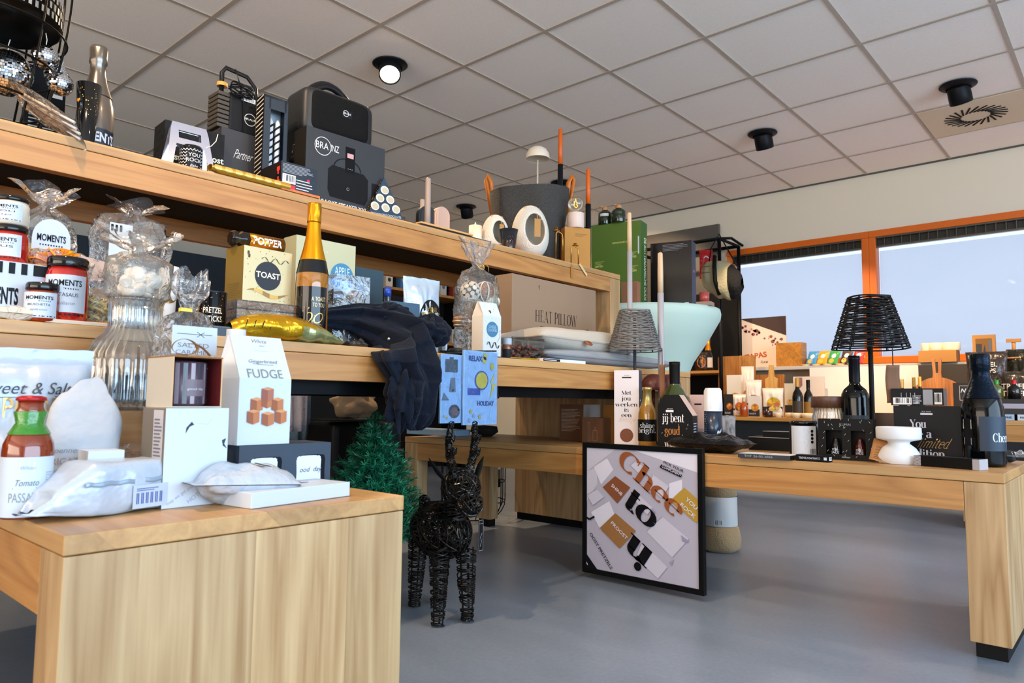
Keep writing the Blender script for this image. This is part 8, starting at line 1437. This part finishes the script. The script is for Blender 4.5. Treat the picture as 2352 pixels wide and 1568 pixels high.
for z in (zsh, zsh-.48, .14): m = MB(); m.box((0, yr0+W_/2-(yr0+yr1)/2, z-.012), (.42, W_-.03, .024), wood('rack_wood', '#c08a45', '#8d5c26', 'Y', 0)); m.build('wooden_shelf', t)
m = MB(); m.box((.21, yr0+W_/2-(yr0+yr1)/2, top*.40), (.01, W_, top*.8), M('#0f0f11', .6)); m.build('back_panel', t)
m = MB(); x = 6.315; y0_, y1_ = pY(1657, x, 1.5), pY(1440, x, 1.5); z1_ = zt(514, x, y0_); m.box((0, 0, z1_/2), (.03, y1_-y0_, z1_-.01), M('#5b554f', .5)); m.top('wall_panel', 'large dark grey display board standing against the wall behind the rack', 'board', (x-.02, (y0_+y1_)/2, .0), bev=.002)
zs_ = zsh+.0006; x = xr_+.1; loc = (x, pY(1627, x, zs_), zs_); px = mpp(*loc); h = zt(776, *loc[:2])-zs_; R = 11*px/h
bottle('champagne bottle with orange neck on the rack shelf', loc, h, [(0, .01), (R, 0), (R, .45), (R*.6, .62), (R*.4, .75), (R*.38, .97)], M('#15120f', .08, coat=.8), name='sparkling_bottle', parts=[('foil_capsule', lambda q, h: q.lathe([(R*.65*h, .62*h), (R*.42*h, .78*h), (R*.45*h, h), (0, h)], M('#c8801c', .3, .5), 24, cap=False)), ('paper_label', label_band(R, .1, .4, -60, 60, M('#cfc4b4')))])
loc = (x-.05, pY(1612, x-.05, zs_), zs_); q, fr = pouch(.11, .17, .06, M('#2a1d14', .3), 3, .1, .4); tn = thing('nut_bag', 'dark bag with a round window of orange sweets beside the champagne bottle', 'bag', loc, rad(-70)); q.build('bag', tn); p = MB(); p.disc(fr, 0, .075, .038, M('#b5651c', .5, var=.6, bs=160), 24, .05); p.build('window', tn)
x = 5.72; yb_ = pY(1652, x, 1.6); tb = thing('duffel_bag', 'khaki duffel bag with black straps hanging from the end of the rack', 'bag', (x, yb_-.02, zt(628, x, yb_))); kh = M('#a19a7c', .8, bump=.3, bs=60); m = MB(); px = mpp(x, yb_, 1.6)
def df(u, v): a = 2*pi*v; k = min(1, (sin(pi*min(1, max(0, u*.98+.01))))**.35); n = noise.noise(Vector((u*6, cos(a)*1.6, sin(a)*1.6)))*.02; return ((.10*k+n)*cos(a), (46-96*u)*px, -30*px*u+((88*px/2)*k+n)*sin(a)-34*px*0)
m.grid(df, 30, 26, kh)
for i, f_ in enumerate(m.f):
    if sum(m.v[k].y for k in f_)/4 < -24*px: m.m[i] = m.mi(M('#17181a', .7, bump=.5, bs=80))
m.build('body', tb); m = MB(); m.tube([(-.09, 4*px, 38*px), (-.115, 2*px, 10*px), (-.12, 0, -22*px), (-.06, -3*px, -52*px)], .012, black, 6, flat=1.6); m.tube([(-.02, 30*px, 10*px), (-.03, 20*px, 60*px), (0, 4*px, 92*px), (-.02, -20*px, 50*px), (-.02, -44*px, 5*px)], .006, black, 6); m.line(lambda a, b: (-.113, -a, b), [(-14*px, 14*px), (-36*px, 14*px), (-36*px, 0), (-14*px, 0)], .004, black); m.build('strap', tb)
q, fr = pouch(.115, .26, .05, M('#a8181c', .3), 4, .08, .4); x = 5.80; loc = (x, pY(1622, x, 1.7), zt(640, x, pY(1622, x, 1.7))); ts = thing('snack_bag', 'red snack bag with golden contents hanging on the rack above the duffel bag', 'bag', loc, rad(-65)); q.build('bag', ts); p = MB(); p.rect(fr, -.045, .01, .045, .13, M('#8a6a3c', .5, var=.6, bs=120)); p.line(fr, [(-.04, .16), (0, .20), (.04, .17)], .008, white); p.build('print', ts)
# counter under the window
xc = 5.52; zc_ = zt(957, xc, pY(1700, xc, .48)); yA = 2.56; yB = -1.2; t = thing('window_counter', 'long wooden counter with dark base below the window', 'counter', (5.74, (yA+yB)/2, 0)); m = MB(); m.box((0, 0, zc_-.014), (.48, yA-yB, .028), wood('counter_wood', '#cf9a4e', '#a87432', 'Y', 0)); m.build('worktop', t, bev=.002); m = MB(); m.box((.03, 0, (zc_-.028)/2), (.40, yA-yB-.04, zc_-.03), M('#24262a', .6)); m.build('base_cabinet', t); m = MB(); m.box((.235, .8*.5+(yA-1.25)/2-.35, (zc_+.90)/2), (.012, yA-1.25, .895-zc_), M('#ded8cf', .7)); m.box((.235, -(yA-1.25)/2-.0, (zc_+.90)/2), (.014, 2.45, .895-zc_), M('#3b342e', .6)); m.build('back_panel', t)
ZC = zc_+.0006; ZS = WZ0-.02+.0006
def board(label, u0, u1, vt, vh, x, mat, round_=False, rz=-pi/2, handle=None):
    y0_, y1_ = pY(u1, x, ZC), pY(u0, x, ZC); w = y1_-y0_; h = zt(vt, x, (y0_+y1_)/2)-ZC; hh = zt(vh, x, (y0_+y1_)/2)-ZC if vh else h; m = MB(); a = w/2; k = .25*w
    P = [(-a, 0), (a, 0), (a, hh-.01), (a-.01, hh)]+([(handle or k, hh+.01), ((handle or k)*.8, h)]+[(-(handle or k)*.8, h), (-(handle or k), hh+.01)] if vh else [])+[(-a+.01, hh), (-a, hh-.01)]
    if round_: P = [(a*cos(q), max(0, hh-a+a*sin(q))) for q in [pi/2+.16+(2*pi-.32)*i/44 for i in range(45)]]+[(w*.07, hh+.03), (w*.085, h-.012), (w*.065, h), (w*.03, h-.006), (w*.02, hh+.03), (-w*.02, hh+.03), (-w*.03, h-.006), (-w*.065, h), (-w*.085, h-.012), (-w*.07, hh+.03)]
    m.prism(P, -.009, .009, mat); o = m.top('cutting_board', label, 'cutting board', (x, (y0_+y1_)/2, ZC), rz, 'cutting boards on the counter', bev=.003); return o
acc = wood('acacia', '#b5793a', '#7d4a1e', 'Z', .05, scale=1.5)
board('large brown cutting board at the left end of the counter', 1652, 1705, 818, None, 5.84, acc); board('second tall cutting board right of the largest one', 1700, 1737, 816, None, 5.88, wood('acacia_b', '#c08a4a', '#94622c', 'Z', .05, scale=1.5)); board('dark cutting board behind the crisp bags', 1736, 1804, 860, None, 5.90, acc); board('pale paddle-shaped cutting board with narrow handle', 1760, 1788, 838, 868, 5.80, wood('acacia_c', '#dcae66', '#bf8a42', 'Z', 0, scale=1.5), handle=.022)
rb_ = board('round striped cutting board with forked handle at the right', 2092, 2225, 822, 866, 5.83, wood('stripe_board', '#d9924e', '#8a4a22', 'Z', .045, scale=1.2), round_=True)
fo = ['#d8962c', '#b8603a', '#d8b04a', '#c47a3c', '#e0b84e']
def pack(label, u0, u1, vt, vb, x, c, top='#ded3c4', sub=None, zb=None, soft=False, k=0, group=None):
    z = ZC if zb is None else zb; z_ = z if vb is None else max(z, zt(vb, x, pY((u0+u1)/2, x, z))); y0_, y1_ = pY(u1, x, z), pY(u0, x, z); w = y1_-y0_; h = zt(vt, x, (y0_+y1_)/2)-z; t = thing('food_pouch' if soft else 'food_box', label, 'food packet', (x, (y0_+y1_)/2, z), -pi/2+rnd.uniform(-.08, .08), group)
    if soft: m, f = pouch(w, h, .05, M(top, .35), k, .07, .4)
    else: m = MB(); m.box((0, .02, h/2), (w, .04, h), M(top, .5)); f = frF(0)
    m.build('bag' if soft else 'carton', t); p = MB(); p.rect(p.lift(f, .0004), -w*.47, h*.02, w*.47, h*.36, M('#2e2b29', .5), 6); p.disc(p.lift(f, .001), w*.08, h*.45, w*.32, M(c, .6, var=.5, bs=80), 20)
    for i in range(4): p.disc(p.lift(f, .0015), w*(.08+.16*cos(i*1.6)), h*.45+w*.14*sin(i*1.6), w*.12, M(fo[(i+k) % 5], .6), 10)
    if sub: p.text(p.lift(f, .0012), sub, -w*.12, h*.12, h*.07, white, .02, w=w*.55)
    p.build('print', t)
for k, a in enumerate([('white and black packet with orange slices standing high on the left', 1670, 1704, 861, None, 5.72, '#d8962c', '#e2d8ca', 'SALTY'), ('white sachet with sticks above the salami packet', 1704, 1734, 841, None, 5.78, '#b8743c', '#e6dccf', None), ('salami packet with round pink slices', 1713, 1751, 872, None, 5.68, '#c06a5a', '#e8dfd4', None), ('small packet printed BEET ROOT at the far left front', 1663, 1686, 905, None, 5.64, '#b8603a', '#2e2b29', 'ROOM'), ('packet printed HOT beside the amber bottle', 1684, 1714, 905, None, 5.60, '#c4562c', '#e8dfd4', 'HOT'), ('packet printed CHEESE BAGUETTE', 1719, 1746, 909, None, 5.60, '#c98a3c', '#e2dad0', 'BAGUETTE'), ('clear-topped bag of yellow pasta crisps', 1752, 1801, 891, None, 5.66, '#e0b030', '#e8e2d4', None), ('pale tall packet standing behind the oil bottles', 1803, 1824, 880, None, 5.70, '#b9a98a', '#d9cdb8', None)]):
    pack(*a, soft=k in (1, 2, 4, 6), k=k)
def bgbottle(label, u, vt, hw, x, c, cap, z=None, wine=False, lab=None):
    z = ZC if z is None else z; loc = (x, pY(u, x, z), z); px = mpp(*loc); h = zt(vt, *loc[:2])-z; R = hw*px/h
    parts = [('cap', lambda q, h: q.lathe([(R*.40*h, .78*h), (R*.42*h, .985*h), (R*.38*h, h), (0, h)], M(cap, .35, .2), 20, cap=False))]
    if lab: parts.append(('paper_label', label_band(R, .12, .42, -60, 60, M(lab, .5))))
    bottle(label, loc, h, [(0, .01), (R*.9, 0), (R, .02), (R, .52), (R*.85, .62), (R*.42, .72), (R*.38, .80), (R*.38, .96)], M(c, .06, coat=.8), parts=parts, name='oil_bottle' if not wine else 'wine_bottle', seg=28)
bgbottle('dark oil bottle with gold cap and square label on the counter', 1833, 868, 12, 5.64, '#14100c', '#b98a3c', lab='#3a3024'); bgbottle('dark oil bottle with black cap and gold print on the counter', 1858, 872, 10.5, 5.70, '#14100c', '#1a1612', lab='#8a6420'); bgbottle('small amber bottle with clear cap between HOT and CHEESE packets', 1709, 912, 9, 5.56, '#a84a14', '#c9b08a')
m = MB(); m.cyl((0, 0, 0), .034, .05, M('#2c1418', .3, coat=.5), 24); m.top('jam_jar', 'dark red jar on the counter front', 'jar', (5.56, pY(1765, 5.56, ZC), ZC))
for k, (u, lb) in enumerate([(1788, 'cream bowl left of the pair on the counter'), (1806, 'cream bowl just beside the dark red jar, second one'), (1829, 'low cream bowl in front of the oil bottle with gold cap'), (1855, 'widest cream bowl in front of the black-capped oil bottle')]):
    m = MB(); r_ = [.028, .036, .04, .045][k]; m.lathe([(r_*.8, 0), (r_, .012), (r_, .038), (r_*.92, .038), (r_*.8, .01), (0, .008)], M('#d9c6a6', .5), 28, cap=False); m.top('cream_bowl', lb, 'bowl', (5.56 if k != 1 else 5.64, pY(u, 5.56, ZC), ZC), 0, 'cream bowls on the counter')
m = MB(); x = 5.90; y0_, y1_ = pY(1896, x, ZC), pY(1825, x, ZC); h = zt(864, x, y0_)-ZC; m.box((0, 0, h/2), (.02, y1_-y0_, h), M('#d6c9bd', .6)); m.poly(lambda a, b: (-.0105, a, b), [((y1_-y0_)*.2, h*.98), ((y1_-y0_)*.42, h*.98), ((y1_-y0_)*.42, h*.78), ((y1_-y0_)*.31, h*.7), ((y1_-y0_)*.2, h*.78)], M('#8d6a66')); m.top('gift_card_box', 'pale flat box with rosy corner badge against the white panel', 'box', (x, (y0_+y1_)/2, ZC))
# things on the window sill
m = MB(); x = 6.30; y0_, y1_ = pY(1808, x, ZS), pY(1701, x, ZS); w = y1_-y0_; h = zt(725, x, y0_)-ZS; f = lambda a, b: (-.0035, -a, b); m.box((0, 0, h/2), (.006, w, h), M('#d6c3b4', .6)); f = lambda a, b: (-.0036, -a, b); m.poly(f, [(-w*.5, h), (w*.5, h), (w*.5, h*.62)], M('#3b2a28', .5)); r = random.Random(4); f2 = m.lift(f)
for k in range(34): a = r.uniform(-.45, .45); b = .93-.38*(a+.5)-r.uniform(.03, .22); m.disc(f2, a*w, b*h, r.uniform(.006, .018), M(r.choice(['#8a4a44', '#b98a80', '#6d4440', '#c9a49a']), .6), 9)
m.text(f2, 'TAPAS', -w*.15, h*.20, h*.10, M('#b04a1c'), .03, w=w*.48, rot=rad(7)); m.text(f2, 'luxe', w*.02, h*.10, h*.06, ink, 0, sh=.4); m.top('tapas_poster', 'square TAPAS poster with dark corner standing in the left window', 'poster', (x, (y0_+y1_)/2, ZS), 0)
wc = wood('crate_wood', '#c98a34', '#8d5418', 'Y', .09, scale=1.2); t_, F = fx('open wooden wine crate on the window sill', 'wooden_crate', 'crate', 1783, 1842, 788, 6.10, ZS, .12, (wc, M('#4a2c12'), wc, wc, wc, wc), bev=.003, part='crate')
for k, (u, c, lb) in enumerate([(1862, '#3f93c8', 'blue crisp packet leaning on the sill'), (1886, '#d8a41c', 'yellow crisp packet leaning on the sill'), (1911, '#3fa04a', 'green crisp packet leaning on the sill'), (1940, '#4a3a30', 'dark crisp packet leaning on the sill behind the wicker lamp'), (1968, '#a8281e', 'red crisp packet leaning on the sill behind the wicker lamp')]):
    x = 6.16; loc = (x, pY(u, x, ZS), ZS+.012); q, fr = pouch(.085, .115, .022, M(c, .35), 50+k, .1, .4); p = MB(); p.disc(fr, 0, .07, .018, M('#dfe3e8'), 14); p.disc(fr, -.01, .03, .02, M('#e0b84e'), 12)
    tt = thing('crisp_packet', lb, 'crisp packet', loc, -pi/2, 'crisp packets on the sill'); sh_ = Matrix(((1, 0, .22, 0), (0, 1, .25, 0), (0, 0, 1, 0), (0, 0, 0, 1)))
    for mm in (q, p): mm.v = [sh_ @ Vector(v) for v in mm.v]
    q.build('bag', tt); p.build('print', tt); m = MB(); m.lathe([(.028, 0), (.036, .012), (.032, .012), (0, .006)], M('#d9b98a', .6), 20, cap=False); m.top('wooden_dish', 'small pale wooden dish in front of the '+lb.split(' ')[0]+' crisp packet', 'dish', (6.09, loc[1]+.015, ZS), 0, 'small wooden dishes on the sill')
kr = M('#b07a3c', .7); t_, F = fx('open kraft tray of cream candles on the window sill', 'kraft_tray', 'tray', 2110, 2197, 806, 6.00, ZS, .14, (kr, M('#c9a878', .8), kr, kr, kr, M('#94602c', .7)), part='tray')
for k, (u, r_) in enumerate([(2128, .035), (2150, .05), (2178, .042), (2196, .03)]): m = MB(); m.lathe([(r_*.9, 0), (r_, .005), (r_, .055), (r_*.9, .06), (0, .058)], M('#e0cdb0', .5), 28); m.top('cream_candle', ['small cream candle at the left of the kraft tray', 'large cream candle in the middle of the kraft tray', 'medium cream candle right of the middle in the kraft tray', 'slim cream candle at the right end of the kraft tray'][k], 'candle', (6.08, pY(u, 6.08, ZS+F.h), ZS+F.h+.0008), 0, 'cream candles in the tray')
def kn(m, w, h, d): f = frF(-d/2); m.rect(f, -w*.36, h*.05, w*.36, h*.86, M('#7a5220', .7)); f2 = m.lift(f); [m.poly(f2, q, M(c, .4, .3)) for q, c in (([(-w*.34, h*.25), (-w*.1, h*.25), (-w*.08, h*.66), (-w*.34, h*.66)], '#3a3a38'), ([(-w*.08, h*.2), (w*.1, h*.2), (w*.04, h*.62)], '#27364f'), ([(w*.2, h*.2), (w*.32, h*.2), (w*.33, h*.8), (w*.2, h*.8)], '#5a6270'))]; [m.rect(f2, w*x_, h*.05, w*(x_+.08), h*.22, M('#d8963c')) for x_ in (-.27, -.02, .22)]
fx('kraft box with cheese knives standing on the window sill', 'cheese_knife_set', 'gift set', 2235, 2288, 770, 6.00, ZS+.0, .03, kr, kn)
m = MB(); m.lathe([(.14, 0), (.145, .012), (0, .012)], wood('disc_wood', '#b5743a', '#8a5220', 'X', 0), 40); m.lathe([(.012, .012), (.012, .12), (.006, .125)], kr, 14); m.box((0, 0, .135), (.03, .085, .022), kr); to = m.top('serving_stand', 'round wooden serving stand with T-shaped handle on the sill at the right', 'stand', (5.98, pY(2330, 5.98, ZS), ZS))
for u in (2307, 2348): m = MB(); m.lathe([(.045, 0), (.05, .045), (.046, .045), (0, .01)], M('#17181a', .4), 28, cap=False); m.top('dark_bowl', 'dark bowl on the %s of the round wooden serving stand' % ('left' if u < 2330 else 'right'), 'bowl', (5.96, pY(u, 5.96, ZS), ZS+.0128))
# right end of the counter: crisps, boxes, wine
for k, (u0, u1, vt, x, c, lb, tx) in enumerate([(2224, 2322, 806, 5.72, '#3d3532', 'shiny black crisp bag printed KIBBEL CHIPS behind the large bottle', 'KIBBEL CHIPS'), (2318, 2400, 800, 5.86, '#23231a', 'dark green-black crisp bag cut by the right picture edge', ''), (2308, 2380, 852, 5.62, '#39342f', 'dark grey truffle packet at the right picture edge', 'TRUFFEL')]):
    y0_, y1_ = pY(u1, x, ZC), pY(u0, x, ZC); zz_ = ZC+(.17 if k == 0 else 0); w = y1_-y0_; h = zt(vt, x, y0_)-zz_; q, fr = pouch(w, h, .07, M(c, .22, .35, bump=.4, bs=20), 60+k, .08, .5); tt = thing('crisp_bag', lb, 'crisp bag', (x, (y0_+y1_)/2, zz_), -pi/2); q.build('bag', tt); p = MB()
    if tx: p.text(fr, tx.split()[0], 0, h*.66, h*.10, M('#d9d4cc'), .02); p.text(fr, tx.split()[-1], 0, h*.52, h*.10, M('#d9d4cc'), .02)
    p.disc(fr, w*.1, h*.22, w*.13, M('#c98a7a'), 14); p.build('print', tt)
fx('black nut box with white square logo behind the large bottle', 'nut_box', 'box', 2192, 2262, 879, 5.60, ZC, .12, M('#231e1c', .4), lambda m, w, h, d: (m.line(frF(-d/2), [(-w*.28, h*.55), (w*.12, h*.55), (w*.12, h*.92), (-w*.28, h*.92), (-w*.28, h*.55)], .003, M('#b9b4ae')), m.text(frF(-d/2), 'Nut', -w*.08, h*.75, h*.1, white, .02, sh=.3), [m.disc(frF(-d/2), w*a, h*b, w*.09, M('#b8683c'), 12) for a, b in ((-.3, .2), (-.1, .15), (.05, .25), (-.2, .3))]))
xw = 4.15; t = thing('wine_carton', 'dark grey display box with pale stripe holding wine bottles at the right edge', 'box', (xw+.12, pY(2330, xw, .42), 0.0)); yc_ = pY(2330, xw, .42); zw = zt(965, xw, yc_); zt2 = zt(916, xw, yc_); m = MB(); m.box((0, 0, (zt2+zw)/2), (.22, .34, zt2-zw-.001), M('#2a2728', .5)); m.rect(lambda a, b: (-.1104, -a, b), -.17, zw+(zt2-zw)*.55, .17, zw+(zt2-zw)*.78, M('#a79fac')); m.build('carton', t)
tw_ = table('side_table', 'oak table at the far right edge carrying the wine box', xw-.02, xw+.5, yc_-1.3, yc_+.22, zw-.0006, .10, along='Y')
for k, (u, c, cap, lb) in enumerate([(2290, '#55601a', '#2f8a2c', 'wine bottle with green cap at the right edge'), (2330, '#100a0c', '#b8121c', 'wine bottle with red cap at the right edge')]): bgbottle(lb, u, 872, 13, xw+.12, c, cap, z=zt2+.0006, wine=True)
for k, u in enumerate((2318, 2352)): m = MB(); m.box((0, 0, .014), (.04, .07, .028), white if k else M('#9fb4c9')); m.text(lambda a, b: (-.0205, -a, b), 'FREE', 0, .009, .009, ink, .02); m.top('tea_packet', ['small blue-white packet left of its neighbour on the right-hand table', 'small white packet cut by the right edge on the right-hand table'][k], 'packet', (xw+.005, pY(u, xw, zw)-0, zw))
for k, (u, vt) in enumerate([(2075, 870), (2102, 866), (2116, 865)]): bgbottle(['wine bottle with pale gold cap, leftmost behind the flat barcode box', 'wine bottle with olive cap, middle one behind the flat barcode box', 'wine bottle with bright gold cap, rightmost behind the flat barcode box'][k], u, vt, 9, 5.5-.04*k+.06, '#15140f', ['#c9a860', '#9c7a30', '#d8a040'][k], z=ZC, wine=True)
# ---- behind the shelves
m = MB(); yk_ = 6.4; x0_, x1_ = -2.5, pX(880, yk_, 1.5); zk_ = zt(575, pX(400, yk_, 1.5), yk_); m.box((0, 0, zk_/2), (x1_-x0_, .5, zk_), M('#12202e', .6)); m.top('wardrobe', 'long dark navy cabinet seen between the two shelf levels', 'cabinet', ((x0_+x1_)/2, yk_+.25, 0), bev=.004)
t = thing('product_shelf', 'warm lit product shelf seen behind the blue bag of muffins', 'shelf', (0, 0, 0)); ys_ = 4.6; xa_, xb_ = pX(846, ys_, 1.3), pX(1075, ys_, 1.3); t.location = ((xa_+xb_)/2, ys_+.15, 0); w = xb_-xa_; z1_ = zt(660, xa_+.2, ys_)
for z in (z1_, z1_-.42, z1_-.84): m = MB(); m.box((0, 0, z), (w, .3, .022), wood('rack_wood', '#c08a45', '#8d5c26', 'Y', 0)); m.build('shelf_board', t)
m = MB(); m.box((0, .155, z1_*.6), (w, .01, z1_*1.2), M('#17130f', .6)); m.box((-w/2+.012, 0, z1_*.6), (.024, .3, z1_*1.2), black); m.box((w/2-.012, 0, z1_*.6), (.024, .3, z1_*1.2), black); m.build('side_frame', t)
cs = ['#8d3a2a', '#d9cbb4', '#3f6a94', '#c98a3c', '#2a2420', '#b9b4a4']; names = ['maroon', 'cream', 'blue', 'amber', 'brown', 'pale']
for j, zb_ in enumerate((z1_, z1_-.42, z1_-.84)):
    for k in range(7): h = .10+.03*((k*7+j) % 3); m = MB(); m.box((0, 0, h/2), (.07, .06, h), M(cs[(k+j) % 6], .5)); m.disc(frF(-.03), 0, h*.5, .018, M(cs[(k+j+3) % 6], .5), 12); m.top('tea_box', '%s box, number %s from the left on the %s board of the warm product shelf' % (names[(k+j) % 6], ['one', 'two', 'three', 'four', 'five', 'six', 'seven'][k], ['top', 'middle', 'bottom'][j]), 'box', (t.location[0]-w/2+.09+k*(w-.14)/6.4, ys_+.08, zb_+.0116), 0, 'boxes on the product shelf')
# clothes and curtain behind the front table
yc2 = 3.6; x0_ = pX(716, yc2, .6); x1_ = pX(800, yc2, .6); m = MB(); cm = M('#8f8c8a', .8); m.grid(lambda u, v: (x0_-.25+(x1_-x0_+.30)*u, yc2+.5+.035*sin(u*60), .03+1.3*v), 150, 4, cm); m.top('curtain', 'pleated grey curtain hanging behind the display table', 'curtain', (0, 0, 0), solid=.002)
def shirt(label, u0, u1, vb, y, c):
    xa, xb = pX(u0, y, .6), pX(u1, y, .6); z0 = zt(vb, (xa+xb)/2, y); m = MB(); m.grid(lambda u, v: (xa+(xb-xa)*u, y+.05*sin(pi*u)*-1+.012*sin(u*17+v*3), z0+.75*v), 26, 14, M(c, .9, bump=.3, bs=60)); m.top('hanging_shirt', label, 'shirt', (0, 0, 0), solid=.006)
shirt('light grey shirt hem hanging behind the fudge carton', 640, 704, 990, 3.3, '#9d9aa3'); shirt('blue-grey shirt hanging just behind the light grey one', 660, 712, 1016, 3.5, '#5f7484')
m = MB(); m.tube([(pX(600, 3.45, 1.3), 3.45, 1.33), (pX(800, 3.45, 1.3), 3.45, 1.33)], .012, black, 10)
for u in (600, 800): m.tube([(pX(u, 3.45, 1.3), 3.45, 0), (pX(u, 3.45, 1.3), 3.45, 1.33)], .012, black, 10)
m.top('clothes_rail', 'black clothes rail behind the display table', 'rail')
